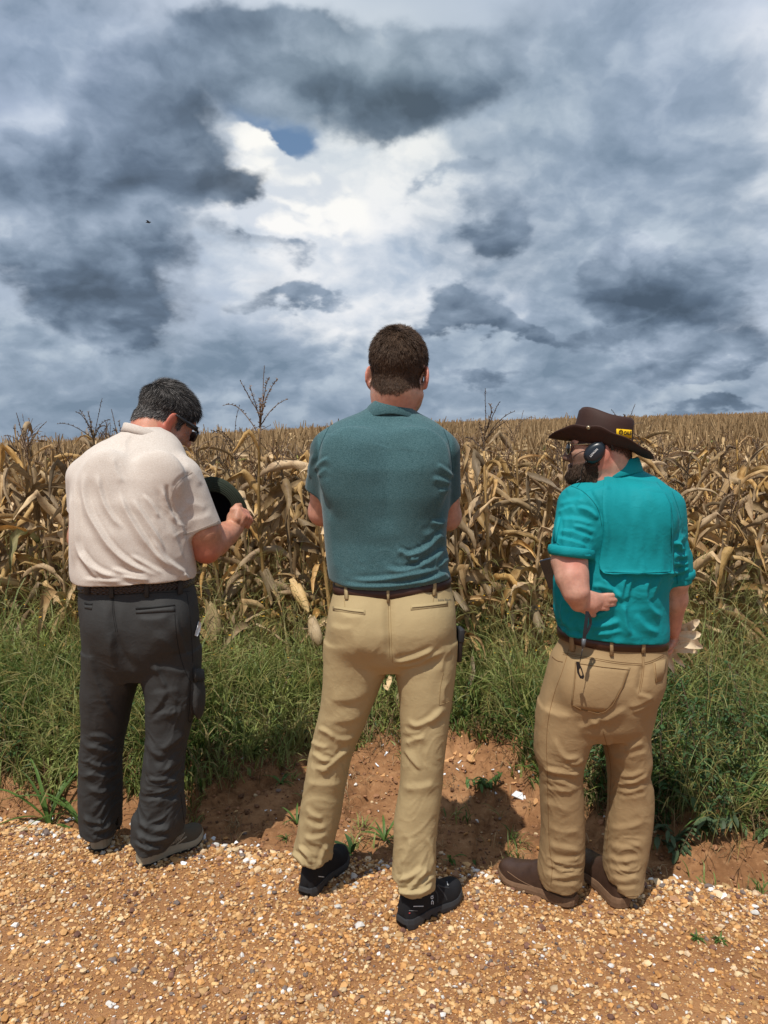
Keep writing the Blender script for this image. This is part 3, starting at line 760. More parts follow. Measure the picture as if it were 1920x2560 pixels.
def corn_plant(x, y, H, lean, laz, nleaf, label, group, tassel=True, ear=None, green=False):
    global plants
    plants += 1
    g = float(ground_h(np.array([x]), np.array([y]))[0])
    ro = bpy.data.objects.new('maize_plant', None); COL.objects.link(ro); ro.empty_display_size = .05
    ro.location = (x, y, g - .01); q = Euler((lean * math.cos(laz), lean * math.sin(laz), rng.uniform(0, 6.28))); ro.rotation_euler = q
    ro['label'] = label; ro['category'] = 'maize plant'; ro['group'] = group
    me, node, tip = STALKS[rng.integers(len(STALKS))]; sc = H / 1.40
    link('stalk', me, ro, scale=(1.1, 1.1, sc))
    az = rng.uniform(0, 6.28)
    for i in range(nleaf):
        ni = node[min(len(node) - 1, 1 + int((len(node) - 1) * (i + .5) / nleaf))]
        az += math.pi + rng.normal(0, .5)
        lm = LEAVES[rng.integers(len(LEAVES))][2]
        if green and i == nleaf // 2: lm = GREEN_LEAF
        s = rng.uniform(.72, 1.08) * (1.0 if i < nleaf * .75 else .8)
        link('leaf', lm, ro, (ni[0] * 1.1, ni[1] * 1.1, ni[2] * sc), (rng.normal(0, .24), rng.normal(0, .24), az), (s, s * rng.choice([-1, 1]), s))
    if tassel: link('tassel', TASSELS[rng.integers(len(TASSELS))], ro, (tip[0] * 1.1, tip[1] * 1.1, H - .02), (rng.normal(0, .1), rng.normal(0, .1), rng.uniform(0, 6.28)), rng.uniform(.8, 1.1) * (1.3 if H > 1.44 else 1))
    if ear if ear is not None else rng.random() < .42:
        ni = node[len(node) // 2]; link('ear', EARS[rng.integers(len(EARS))], ro, (ni[0], ni[1], ni[2] * sc), (R(rng.uniform(95, 170)) * rng.choice([-1, 1]), 0, rng.uniform(0, 6.28)), rng.uniform(.85, 1.1))
    return ro
GN = 'dry maize plants of the field edge'
# plants whose tassels stand out against the sky (x px, tassel tip px, distance)
NAMED = [(75, 1024, 4.55, 'dry maize plant at the far left, tall forked tassel against the sky'), (96, 1018, 4.75, 'dry maize plant with upright pale tassel near the left edge'), (140, 1072, 4.6, 'dry maize plant with short dark tassel left of the beige t-shirt'),
         (262, 985, 4.5, 'dry maize plant with branched tassel just left of the bowed head'), (322, 1003, 4.7, 'dry maize plant whose tassel leans onto the bowed head'), (205, 1040, 4.6, 'dry maize plant with arching tassel over the beige shoulder'), (556, 1022, 4.5, 'dry maize plant with drooping tassel above the held green hat'), (592, 1075, 4.8, 'low dry maize plant right of the held hat'),
         (664, 948, 4.45, 'tallest maize plant, single upright dark tassel spike between two men'), (640, 1010, 4.7, 'dry maize plant with splayed tassel next to the tallest spike'), (727, 1040, 4.5, 'dry maize plant with curling tassel left of the teal shoulder'), (806, 1008, 4.7, 'dry maize plant with tassel touching the teal shoulder'),
         (1245, 975, 4.45, 'dry maize plant with forked tassel right of the middle man'), (1225, 1010, 4.8, 'dry maize plant behind the forked tassel'), (1446, 1014, 4.6, 'dry maize plant whose tassel rises behind the hat crown')]
used = []
for (px, ty, Y, lab) in NAMED:
    p = P(px, ty, Y); g = float(ground_h(np.array([p[0]]), np.array([Y]), False)[0]); H = p[2] - g - .31
    corn_plant(p[0], Y, max(H, 1.1), .03, rng.uniform(0, 6), rng.integers(9, 12), lab, GN, green=(px == 96)); used.append((p[0], Y))
rows_y = []; y = 4.45
while plants < 296:
    W = y * .56 + .45; xs = np.arange(-W, W, .205)
    fr = y < 4.6
    for x in xs:
        if plants >= 296: break
        xx, yy = x + rng.normal(0, .045), y + rng.normal(0, .06)
        if rng.random() < .06 or any(abs(xx - a) < .10 and abs(yy - b) < .14 for a, b in used): continue
        H = rng.normal(1.15, .12) + (.22 if rng.random() < .12 else 0) - (.07 if xx > .8 and y < 5.6 else 0)
        corn_plant(xx, yy, min(max(H, .85), 1.48), abs(rng.normal(0, .07)), rng.uniform(0, 6.28), rng.integers(12, 17) if y < 6 else rng.integers(9, 12),
                   'dry brown maize plant crowded in the front rows behind the grass' if y < 6.2 else 'dry brown maize plant in the rows further into the field', GN if y < 6.2 else 'maize plants further into the field', tassel=rng.random() < (.42 if y < 6.2 else .8))
    y += .46
Y_FAR = y
print('plants', plants, 'to', y, time.time() - T0)
# the rest of the field: one mass of real leaves, thinning out in detail with distance
def far_batch(n, y0, y1, nl, segs, wl, hl, seed):
    r = np.random.default_rng(seed)
    yy = np.sqrt(r.uniform(y0 ** 2, y1 ** 2, n)); yy = np.round(yy / .5) * .5 + r.normal(0, .07, n)
    xx = r.uniform(-1, 1, n) * (yy * .95 + .8)
    g = ground_h(xx, yy, False); H = np.clip(r.normal(1.25, .10, n), 1.0, 1.5) + .10 * (fbm(np.stack([xx, yy, 0 * xx], 1) * .25, 5, 2) - .5)
    Vs, Fs, Cs = [], [], []; base = 0
    tone = (.75 + .5 * fbm(np.stack([xx, yy, 0 * xx], 1) * .5, 8, 2))
    for l in range(nl):
        az = r.uniform(0, 6.28, n); z0 = H * (.35 + .60 * (l + r.random(n) * .8) / nl); L = r.uniform(.35, .65, n) * hl; th = r.uniform(.3, .8, n); w = wl * r.uniform(.6, 1.25, n)
        p = np.stack([xx, yy, g + z0], 1); pts = [p]
        for s in range(segs):
            th = np.minimum(th + r.uniform(.3, 2.0, n) * 2.2 / segs, 3.0); az2 = az + r.normal(0, .3, n)
            p = p + np.stack([np.sin(th) * np.cos(az2), np.sin(th) * np.sin(az2), np.cos(th)], 1) * (L / segs)[:, None]; pts.append(p)
        sd_ = np.stack([-np.sin(az), np.cos(az), r.normal(0, .5, n)], 1); sd_ /= np.linalg.norm(sd_, axis=1, keepdims=True)
        prof = np.interp(np.linspace(0, 1, segs + 1), [0, .35, 1], [.5, 1, .12])
        rows_ = [q + s_ * (w * f / 2)[:, None] * sd_ for q, f in zip(pts, prof) for s_ in (-1, 1)]
        V_ = np.stack(rows_, 1); k = V_.shape[1]
        F_ = (np.arange(n)[:, None, None] * k + np.array([(2 * s, 2 * s + 1, 2 * s + 3, 2 * s + 2) for s in range(segs)])[None] + base).reshape(-1, 4)
        c = np.array([1.0, .97, .9])[None] * (tone * r.uniform(.6, 1.5, n))[:, None]
        gm = r.random(n) < .045; c[gm] = c[gm] * np.array([.62, .85, .45])
        Vs.append(V_.reshape(-1, 3)); Fs.append(F_); Cs.append(np.repeat(c, segs, 0)); base += n * k
    # stalk and tassel as crossed slivers
    nt_ = 4 if segs > 2 else 2
    for l in range(nt_):
        a = r.uniform(0, 6.28, n); p0 = np.stack([xx, yy, g + H * .95], 1); spread = 0 if l == 0 else .10
        p1 = p0 + np.stack([np.cos(a) * spread, np.sin(a) * spread, r.uniform(.16, .34, n)], 1); wv = np.stack([np.ones(n) * (.004 + .0004 * yy.mean()), 0 * xx, 0 * xx], 1)
        V_ = np.stack([p0 - wv, p0 + wv, p1 + wv * .5, p1 - wv * .5], 1)
        F_ = (np.arange(n)[:, None] * 4 + np.arange(4)[None] + base); Vs.append(V_.reshape(-1, 3)); Fs.append(F_); Cs.append(np.repeat(np.array([[.78, .72, .66]]), n, 0) * r.uniform(.7, 1.4, (n, 1))); base += 4 * n
    p0 = np.stack([xx, yy, g], 1); p1 = np.stack([xx, yy, g + H], 1); wv = np.stack([np.ones(n) * .011, 0 * xx, 0 * xx], 1)
    V_ = np.stack([p0 - wv, p0 + wv, p1 + wv * .6, p1 - wv * .6], 1); Vs.append(V_.reshape(-1, 3)); Fs.append(np.arange(n)[:, None] * 4 + np.arange(4)[None] + base); Cs.append(np.repeat(np.array([[.6, .5, .4]]), n, 0)); base += 4 * n
    return np.concatenate(Vs), np.concatenate(Fs), np.concatenate(Cs)
fm = leaf_mat('dry maize mass', (.36, .25, .13), (.46, .34, .19), (.24, .15, .07), .2, tintattr=True)
B = [far_batch(3100, Y_FAR - .3, 20, 7, 4, .058, 1.0, 101), far_batch(8800, 20, 45, 5, 2, .07, 1.05, 102), far_batch(19000, 45, 100, 4, 1, .11, 1.1, 103)]
o_ = 0; VV, FF, CC = [], [], []
for v, f, c in B: VV.append(v); FF.append(f + o_); CC.append(c); o_ += len(v)
link('maize_field', mesh_from('maize_field', np.concatenate(VV), np.concatenate(FF), fm, False, {'tint': ('FACE', np.concatenate(CC))}), kind='stuff', label='dry maize field stretching up to the skyline')
# litter under the front rows
def litter(n, seed, y0, y1, mt, up=.25):
    r = np.random.default_rng(seed); Vs, Fs = [], []; b = 0
    for i in range(n):
        V_, F_, _ = LEAVES[r.integers(len(LEAVES))]
        yy = r.uniform(y0, y1); xx = r.uniform(-1, 1) * (yy * .56 + .4); s = r.uniform(.35, .8)
        M = np.array(Euler((r.uniform(-1.9, 1.9), r.uniform(-1.9, 1.9), r.uniform(0, 6.28))).to_matrix())
        V2 = (V_ - V_.mean(0)) @ M.T * s; V2[:, 2] *= .8; V2 = V2 + [xx, yy, float(np.interp(yy, [4.2, 4.6], [.0, .0])) + r.uniform(.02, up)]
        V2 = V2[(np.arange(len(V2)) // 5) % 2 == 0] if False else V2
        Vs.append(V2); Fs.append(F_ + b); b += len(V2)
    return np.concatenate(Vs), np.concatenate(Fs)
V_, F_ = litter(620, 7, 4.2, 6.2, dry, .5)
link('maize_litter', mesh_from('maize_litter', V_, F_, dry), kind='stuff', label='fallen dry leaves matted under the front maize rows')
print('corn', time.time() - T0)
# ------------------------------------------------------------------ verge
rng = np.random.default_rng(57)
gmat = leaf_mat('verge grass', (1, 1, 1), (.86, .92, .8), (.7, .75, .6), .35, tintattr=True, rough=.5)
def in_verge(q, back=5.0, fr=0.0): return (q[:, 1] > ygrass(q[:, 0]) + fr) & (q[:, 1] < back)
def blades(n, hfn, w0, w1, colfn, seg=4, keep=in_verge, xr=(-3.3, 3.3), yr=(2.6, 5.2), bend=(.4, 1.7), seed=1, zoff=0.0, tip=.08):
    r = np.random.default_rng(seed); q = np.zeros((0, 2))
    while len(q) < n:
        c_ = np.stack([r.uniform(*xr, n), r.uniform(*yr, n)], 1); q = np.concatenate([q, c_[keep(c_)]])
    q = q[:n]
    # tufts
    ctr = q[r.integers(0, n, n // 14)]; which = r.integers(0, len(ctr), n); tf = r.random(n) < .8
    q[tf] = ctr[which[tf]] + r.normal(0, .022, (int(tf.sum()), 2))
    h = hfn(q, r); az = r.uniform(0, 6.283, n); th = np.abs(r.normal(.16, .32, n)); w = r.uniform(w0, w1, n); bd = r.uniform(*bend, n)
    p = np.stack([q[:, 0], q[:, 1], ground_h(q[:, 0], q[:, 1], False) - .01 + zoff], 1); pts = [p]
    for s in range(seg):
        p = p + np.stack([np.sin(th) * np.cos(az), np.sin(th) * np.sin(az), np.cos(th)], 1) * (h / seg)[:, None]; pts.append(p); th = th + bd / seg * (.6 + 1.1 * s / seg); az = az + r.normal(0, .12, n)
    a2 = az + r.normal(0, .4, n)
    sd_ = np.stack([-np.sin(a2), np.cos(a2), r.normal(0, .25, n)], 1)
    prof = np.interp(np.linspace(0, 1, seg + 1), [0, .3, .7, 1], [.6, 1, .8, tip])
    V_ = np.stack([pt + s_ * (w * f / 2)[:, None] * sd_ for pt, f in zip(pts, prof) for s_ in (-1, 1)], 1); k = V_.shape[1]
    F_ = (np.arange(n)[:, None, None] * k + np.array([(2 * s, 2 * s + 1, 2 * s + 3, 2 * s + 2) for s in range(seg)])[None]).reshape(-1, 4)
    c = colfn(q, r, n)
    return V_.reshape(-1, 3), F_, np.repeat(c, seg, 0), pts, q
def gcol(q, r, n):
    g = fbm(np.stack([q[:, 0] * 2, q[:, 1] * 2, 0 * q[:, 0]], 1), 3, 2)[:, None]
    a = np.array([[.070, .125, .026]]); b = np.array([[.38, .41, .14]]); t = np.clip((g - .26) * 1.7 + r.normal(0, .25, (n, 1)), 0, 1)
    c = a * (1 - t) + b * t
    m = r.random(n) < .15; c[m] = np.array([.36, .28, .13]) * r.uniform(.6, 1.2, (int(m.sum()), 1))
    y = r.random(n) < .10; c[y] = np.array([.26, .27, .07])
    c[q[:, 0] > .85] *= np.array([.84, .93, .9])
    return c
def hgt(q, r):
    d = q[:, 1] - ygrass(q[:, 0]); base = np.interp(d, [0, .25, .6, 1.2, 2.0], [.10, .22, .35, .46, .48]); base = base * (.35 + 1.4 * fbm(np.stack([q[:, 0] * 1.7, q[:, 1] * 1.7, 0 * q[:, 0] + 3], 1), 61, 3)) * (1 + .25 * (q[:, 0] < -1.0)) * np.where(q[:, 0] > .9, np.interp(d, [0, .3], [.85, 1.1]), 1)
    return base * r.uniform(.45, 1.15, len(q))
near_ = lambda q: (q[:, 1] > ygrass(q[:, 0])) & (q[:, 1] < ygrass(q[:, 0]) + .75 + .55 * np.abs(np.random.default_rng(9).normal(0, .5, len(q))))
parts_ = [blades(21000, hgt, .004, .009, gcol, 4, seed=1, keep=near_, bend=(.4, 2.4)), blades(12000, hgt, .008, .0155, gcol, 4, seed=2, bend=(.7, 2.8), keep=near_)]
# long seed stalks with fingered heads
def scol(q, r, n): return np.array([[.30, .31, .12]]) * r.uniform(.7, 1.25, (n, 1)) * np.where(r.random((n, 1)) < .35, np.array([[1.1, .9, .8]]), 1)
Vs, Fs, Cs, pts, q = blades(4200, lambda q, r: np.interp(q[:, 1] - ygrass(q[:, 0]), [0, .4, 1.2, 2], [.35, .55, .84, .92]) * r.uniform(.6, 1.15, len(q)), .0018, .0030, scol, 6, bend=(.2, 2.0), seed=3, tip=.6)
parts_.append((Vs, Fs, Cs, None, None))
r = np.random.default_rng(4); n = len(q); tipp, prev = pts[-1], pts[-2]; d0 = tipp - prev; d0 /= np.linalg.norm(d0, axis=1, keepdims=True)
for fgr in range(4):
    d = d0 + r.normal(0, .55, (n, 3)); d /= np.linalg.norm(d, axis=1, keepdims=True); L = r.uniform(.05, .12, n)[:, None]; dn = np.array([[0, 0, -.35]])
    p1 = tipp + d * L * .5; p2 = p1 + (d + dn) * L * .5; sd_ = np.cross(d, r.normal(0, 1, (n, 3))); sd_ /= np.linalg.norm(sd_, axis=1, keepdims=True); sd_ *= .0016
    V_ = np.stack([tipp - sd_ * .5, tipp + sd_ * .5, p1 - sd_, p1 + sd_, p2 - sd_ * .3, p2 + sd_ * .3], 1)
    F_ = (np.arange(n)[:, None, None] * 6 + np.array([(0, 1, 3, 2), (2, 3, 5, 4)])[None]).reshape(-1, 4)
    parts_.append((V_.reshape(-1, 3), F_, np.repeat(scol(None, r, n) * np.array([[.95, .85, .8]]), 2, 0), None, None))
# dead thatch low at the front
def dcol(q, r, n): return np.array([[.24, .15, .075]]) * r.uniform(.4, 1.6, (n, 1))
parts_.append(blades(9000, lambda q, r: r.uniform(.05, .2, len(q)), .0018, .004, dcol, 3, keep=lambda q: (q[:, 1] > ygrass(q[:, 0]) - .06) & (q[:, 1] < ygrass(q[:, 0]) + .55), bend=(1.0, 3.2), seed=6))
# straw and rootlets strewn over the bare bank
parts_.append(blades(1500, lambda q, r: r.uniform(.02, .09, len(q)), .0015, .0035, lambda q, r, n: np.array([[.40, .28, .16]]) * r.uniform(.3, 1.4, (n, 1)), 3, keep=lambda q: (q[:, 1] > yedge(q[:, 0]) + .03) & (q[:, 1] < ygrass(q[:, 0])), yr=(2.3, 4.2), bend=(2.4, 3.2), seed=16, zoff=.004))
parts_.append(blades(420, lambda q, r: r.uniform(.03, .11, len(q)), .003, .008, gcol, 4, keep=lambda q: (q[:, 1] > yedge(q[:, 0]) + .02) & (q[:, 1] < ygrass(q[:, 0])) & (np.abs(np.sin(q[:, 0] * 5.3 + q[:, 1] * 3)) > .93), yr=(2.3, 4.2), bend=(1.0, 2.6), seed=17))
o_ = 0; VV, FF, CC = [], [], []
for t_ in parts_: VV.append(t_[0]); FF.append(t_[1] + o_); CC.append(t_[2]); o_ += len(t_[0])
link('verge_grass', mesh_from('verge_grass', np.concatenate(VV), np.concatenate(FF), gmat, True, {'tint': ('FACE', np.concatenate(CC))}), kind='stuff', label='tangled green grass and seed stalks between dirt and maize')
# ------------------------------------------------------------------ broad-leaved weeds woven through the grass
def weed_leaves(stems, r, ls=(.02, .045), cl=(.055, .105, .035)):
    Vs, Fs, Cs = [], [], []; b = 0
    for (x, y, z, h, lean, az) in stems:
        pts = []; p = np.array([x, y, z]); th = lean
        ns = max(4, int(h / .035))
        for i in range(ns + 1):
            pts.append(p.copy()); p = p + np.array([math.sin(th) * math.cos(az), math.sin(th) * math.sin(az), math.cos(th)]) * h / ns; th += .05
        for i in range(ns):
            w = .0016
            Vs += [pts[i] + [-w, 0, 0], pts[i] + [w, 0, 0], pts[i + 1] + [w, 0, 0], pts[i + 1] + [-w, 0, 0]]; Fs.append((b, b + 1, b + 2, b + 3)); Cs.append((.11, .065, .04)); b += 4
        for i in range(1, ns + 1):
            for k in (0, 1):
                a = r.uniform(0, 6.28); L = r.uniform(*ls) * (1.1 - .4 * i / ns); d = unit(np.array([math.cos(a), math.sin(a), r.uniform(-.5, .5)])); s_ = unit(np.cross(d, [0, 0, 1.0]) + r.normal(0, .2, 3)) * L * .24; q = pts[i]
                up = np.array([0, 0, L * .12])
                Vs += [q, q + d * L * .4 - s_ + up, q + d * L * .4, q + d * L * .4 + s_ + up, q + d * L - up * 1.5, q + d * L * .75 - s_ * .6, q + d * L * .75 + s_ * .6]
                Fs += [(b, b + 2, b + 1, b + 1), (b, b + 3, b + 2, b + 2), (b + 1, b + 2, b + 4, b + 5), (b + 2, b + 3, b + 6, b + 4)]
                c = np.array(cl) * r.uniform(.7, 1.5); Cs += [tuple(c)] * 4; b += 7
    return Vs, Fs, Cs
def weedmesh(name, Vs, Fs, Cs, mt):
    me = bpy.data.meshes.new(name); Fs = [tuple(dict.fromkeys(f)) for f in Fs]
    me.from_pydata([tuple(v) for v in Vs], [], Fs); me.materials.append(mt)
    at = me.attributes.new('tint', 'FLOAT_COLOR', 'FACE'); at.data.foreach_set('color', np.concatenate([np.array(Cs, np.float32), np.ones((len(Cs), 1), np.float32)], 1).ravel()); me.update(); return me
st = []
for i in range(430):
    x = rng.uniform(-3, 3); 
    if rng.random() < .55: x = rng.uniform(.9, 2.6)
    y = float(ygrass(x)) + abs(rng.normal(.1, .55)); h = rng.uniform(.15, .42) * (1.3 if x > 1 else .85)
    st.append((x, y, float(ground_h(np.array([x]), np.array([y]), False)[0]), h, abs(rng.normal(0, .3)), rng.uniform(0, 6.28)))
link('verge_weeds', weedmesh('verge_weeds', *weed_leaves(st, rng), gmat), kind='stuff', label='broad leaved weeds growing through the verge grass')
# tiny orange flowers
fl = MB(); om = plain('orange petals', (.75, .38, .02), .6)
for i in range(170):
    y = rng.uniform(3.6, 4.7); x = rng.uniform(-1, 1) * (y * .55); z = rng.uniform(.35, .75); a = rng.uniform(0, 6.28); s_ = rng.uniform(.004, .008)
    fl.add([(x + s_ * math.cos(a + k * 1.2566), y + s_ * math.sin(a + k * 1.2566), z + rng.normal(0, .001)) for k in range(5)], [(0, 1, 2, 3, 4)])
link('flower_heads', fl.build('tmp', om).data, kind='stuff', label='tiny orange flower heads in the grass').name = 'flower_heads'
bpy.data.objects.remove(bpy.data.objects['tmp'])
# ------------------------------------------------------------------ single plants on the bare dirt
def gz(x, y): return float(ground_h(np.array([x]), np.array([y]))[0])
def dirt_pt(px, py):
    z = -.06
    for _ in range(6):
        p = PG(px, py, z); z = gz(p[0], p[1])
    return p[0], p[1], z
def tuft(px, py, n, h, w, label, cat='grass tuft', name='grass_tuft', col=(.10, .17, .04), spread=.9, seed=0, flat=0.2):
    r = np.random.default_rng(seed + 90); x, y, z = dirt_pt(px, py)
    ro = bpy.data.objects.new(name, None); COL.objects.link(ro); ro.location = (x, y, z); ro['label'] = label; ro['category'] = cat
    for i in range(n):
        L = h * r.uniform(.6, 1.1); az = r.uniform(0, 6.28); th = r.uniform(.2, spread); p = np.zeros(3); V_ = []
        W = w * r.uniform(.7, 1.1)
        for s in range(7):
            t = s / 6; sd_ = np.array([-math.sin(az), math.cos(az), 0]) * W / 2 * np.interp(t, [0, .3, .7, 1], [.5, 1, .8, .05]); nn = np.array([0, 0, W * .15])
            V_ += [p - sd_ + nn, p.copy(), p + sd_ + nn]
            p = p + np.array([math.sin(th) * math.cos(az), math.sin(th) * math.sin(az), math.cos(th)]) * L / 6; th += r.uniform(.1, .35)
        F_ = [(s * 3 + k, s * 3 + k + 1, s * 3 + 4 + k, s * 3 + 3 + k) for s in range(6) for k in (0, 1)]
        c = np.array(col) * r.uniform(.7, 1.3)
        link('blade', mesh_from('blade', np.array(V_), np.array(F_), gmat, True, {'tint': ('FACE', np.repeat(c[None], len(F_), 0))}), ro)
    return ro
tuft(702, 1962, 9, .10, .012, 'small grass tuft on the lit red dirt left of the khaki leg', seed=1)
tuft(742, 2075, 7, .13, .013, 'spiky grass seedling beside the left cuff of the khaki trousers', seed=2)
tuft(715, 2100, 12, .045, .006, 'tiny dusty grass tuft at the gravel edge near the left black shoe', seed=3)
tuft(962, 2105, 12, .15, .012, 'leafy grass tuft standing between the legs of the tallest man', seed=4)
tuft(1125, 2155, 5, .10, .018, 'creeping grass shoot with broad blades at the gravel edge', seed=5, spread=1.5)
tuft(1185, 2150, 4, .09, .016, 'low creeping grass shoot right of the broad bladed one', seed=6, spread=1.5)
tuft(880, 2135, 5, .12, .020, 'dark broad bladed grass arching over the gravel by the black shoe', seed=7, spread=1.5, col=(.05, .10, .03))
tuft(1252, 2045, 5, .11, .005, 'dry yellow grass stem lying on the dirt bank', seed=8, spread=1.6, col=(.25, .24, .09))
tuft(1742, 2347, 14, .035, .006, 'small sprig growing in the gravel at lower right', seed=9, spread=1.4)
tuft(1800, 2352, 22, .035, .006, 'larger green sprig growing in the gravel at lower right', seed=10, spread=1.4)
tuft(470, 2115, 8, .05, .008, 'little grass tuft at the toe of the taupe shoe', seed=11)
tuft(140, 2078, 7, .03, .010, 'tiny seedling in the gravel at the far left', seed=12, spread=1.3)
tuft(120, 2015, 9, .42, .018, 'long flopped grass blades lying over the dirt at the left', seed=13, spread=1.5)
tuft(205, 2000, 9, .38, .016, 'flopped grass beside the left leg of the charcoal trousers', seed=14, spread=1.5)
tuft(1830, 2060, 7, .30, .014, 'long arching grass blades hanging over the right bank', seed=15, spread=1.5)
def broadweed(px, py, stems, h, leafL, label, seed, col=(.085, .125, .065)):
    r = np.random.default_rng(seed); x, y, z = dirt_pt(px, py)
    ro = bpy.data.objects.new('weed', None); COL.objects.link(ro); ro.location = (x, y, z); ro['label'] = label; ro['category'] = 'weed'
    for s in range(stems):
        az = r.uniform(0, 6.28); th = r.uniform(.3, 1.1); p = np.zeros(3); pts = [p.copy()]; n = 6
        for i in range(n): p = p + np.array([math.sin(th) * math.cos(az), math.sin(th) * math.sin(az), math.cos(th)]) * h / n; th += .08; pts.append(p.copy())
        mb = MB(); mb.tube(pts, .0017, 5, (.13, .09, .05)); sm_ = mb.build('stem', gmat, ro)
        for i in range(1, n + 1):
            for k in (0, 1):
                a = az + math.pi / 2 * (1 if k else -1) + r.normal(0, .5); L = leafL * r.uniform(.6, 1.1); d = unit([math.cos(a), math.sin(a), r.uniform(-.9, .2)]); sdv = unit(np.cross(d, [0, 0, 1.0])); V_ = []; q = pts[i]
                for j in range(6):
                    t = j / 5; wd = L * .19 * math.sin(math.pi * min(1, .06 + t * .94)) ** .8 + .0004; c0_ = q + d * L * t + np.array([0, 0, -.25 * L * t * t])
                    V_ += [c0_ - sdv * wd + [0, 0, wd * .3], c0_, c0_ + sdv * wd + [0, 0, wd * .3]]
                F_ = [(j * 3 + m, j * 3 + m + 1, j * 3 + 4 + m, j * 3 + 3 + m) for j in range(5) for m in (0, 1)]
                c = np.array(col) * r.uniform(.7, 1.4)
                link('leaf', mesh_from('leaf', np.array(V_), np.array(F_), gmat, True, {'tint': ('FACE', np.repeat(c[None], len(F_), 0))}), ro)
broadweed(1216, 1962, 4, .10, .045, 'small leafy weed on the dirt bank below the tile shards', 1, (.08, .15, .04))
broadweed(1650, 2085, 4, .12, .050, 'grey green leafy weed right of the khaki brown trouser leg', 2)
broadweed(1700, 2100, 4, .12, .055, 'grey green drooping weed on the right bank, middle of three', 3)
broadweed(1760, 2095, 4, .13, .055, 'grey green drooping weed on the right bank, rightmost of three', 4)
broadweed(1880, 2060, 5, .34, .070, 'tall broad leaved weed at the right edge of the verge', 5, (.09, .14, .05))
broadweed(1850, 2000, 4, .38, .065, 'tall leafy weed behind the rightmost one', 6, (.07, .12, .045))
# ------------------------------------------------------------------ tile shards, fallen ears and leaves
zs = zt(560, 1840, 2.074) if 'zt' in globals() else (lambda *p: [(560 + p[i] / 2.074, 1840 + p[i + 1] / 2.074) for i in range(0, len(p), 2)])
tile_o = plain('orange broken tile', (.55, .30, .13), .8, .3, bscale=60, bstr=.3); tile_w = plain('white broken tile', (.72, .74, .76), .5, .4, vary=.05)
def shard(px, py, size, mt, label, seed, group=None, th=.007):
    r = np.random.default_rng(seed + 500); x, y, z = dirt_pt(px, py); n = r.integers(4, 7)
    an = np.sort(r.uniform(0, 6.28, n) * .35 + np.arange(n) * 6.28 / n * .65 + r.uniform(0, 6)); rr = size * r.uniform(.6, 1.15, n)
    M = np.array(Euler((r.uniform(.25, .75), r.normal(0, .25), r.uniform(-.5, .5))).to_matrix())
    top = np.stack([rr * np.cos(an), rr * np.sin(an), np.full(n, th / 2)], 1); bot = top * np.array([1, 1, -1])
    V_ = (np.concatenate([top, bot]) @ M.T)
    mb = MB(); mb.add(V_, [tuple(range(n)), tuple(range(2 * n - 1, n - 1, -1))] + [(i, n + i, n + (i + 1) % n, (i + 1) % n) for i in range(n)])
    o = mb.build('tile_shard', mt, smooth=False); bmtidy(o, .0006, 1); o.location = (x, y, z + size * .25); o['label'] = label; o['category'] = 'tile shard'
    if group: o['group'] = group
B1 = [((1165, 125), .032, tile_o, 'largest orange tile shard, right of the tallest man\'s knee'), ((1305, 55), .030, tile_o, 'long orange tile shard farthest up the bank'), ((1205, 58), .016, tile_o, 'small thick orange tile piece above the largest shard'), ((1225, 82), .014, tile_o, 'triangular orange tile piece below the long shard'),
      ((1280, 158), .026, tile_o, 'broken orange tile slab above the small leafy weed'), ((1505, 245), .014, tile_o, 'orange tile piece below the big white tile shard'), ((1620, 350), .020, tile_o, 'orange tile slab by the right man\'s left leg'), ((828, 210), .015, tile_o, 'orange tile piece on bare dirt between the tallest man\'s legs'), ((1530, 175), .034, tile_w, 'largest white tile shard, patterned, on the bank before the right man'),
      ((800, 120), .016, tile_w, 'white tile shard between the tallest man\'s knees'), ((850, 90), .022, tile_w, 'white tile shard in grass between the tallest man\'s legs'), ((1225, 130), .014, tile_w, 'upright white tile sliver beside the largest orange shard')]
for i, (p, s, m_, lab) in enumerate(B1): pp = zs(*p)[0]; shard(pp[0], pp[1], s, m_, lab, i)
for i, (a, b, s) in enumerate(((1235, 160, .010), (1245, 180, .009), (1140, 192, .010), (1215, 203, .012), (1340, 212, .008), (1390, 205, .010), (1535, 245, .011), (1410, 298, .009), (390, 225, .010), (215, 358, .009), (238, 380, .007), (655, 200, .009), (95, 120, .010), (815, 40, .014), (905, 30, .008), (1190, 185, .008), (1480, 120, .010), (170, 575, .013), (90, 600, .009), (60, 565, .012), (1565, 150, .012), (1100, 300, .006))):
    pp = zs(a, b)[0]; shard(pp[0], pp[1], s, tile_w, 'small white tile chip lying on the red dirt of the ditch', 40 + i, 'small white chips in the ditch', .004)
for i, (px, py, s) in enumerate(((170, 2052, .018), (185, 2060, .012), (205, 2066, .014), (130, 2050, .012), (60, 2030, .012), (100, 2045, .012), (510, 2098, .022), (535, 2100, .014), (425, 2163, .013), (458, 2160, .015), (1690, 2197, .014), (1160, 2170, .010))):
    shard(px, py, s, tile_w, 'flat white stone chip at the edge of the gravel', 80 + i, 'flat white chips along the gravel edge', .005)
def lying_ear(px, py, Y, rot, label, s=1.0, name='maize_ear'):
    o = link(name, EARS[abs(hash(label)) % 1 + int(px) % 5], None, tuple(P(px, py, Y)), tuple(R(a) for a in rot), (s * 1.15, s * 1.15, s * .78), label=label, cat='maize ear')
lying_ear(540, 1600, 4.25, (-14, -6, 20), 'pale husked maize ear standing in the grass right of the charcoal trousers', 1.2)
lying_ear(798, 1612, 4.0, (-24, -20, 0), 'pale husked maize ear leaning beside the tallest man\'s left hip', 1.1)
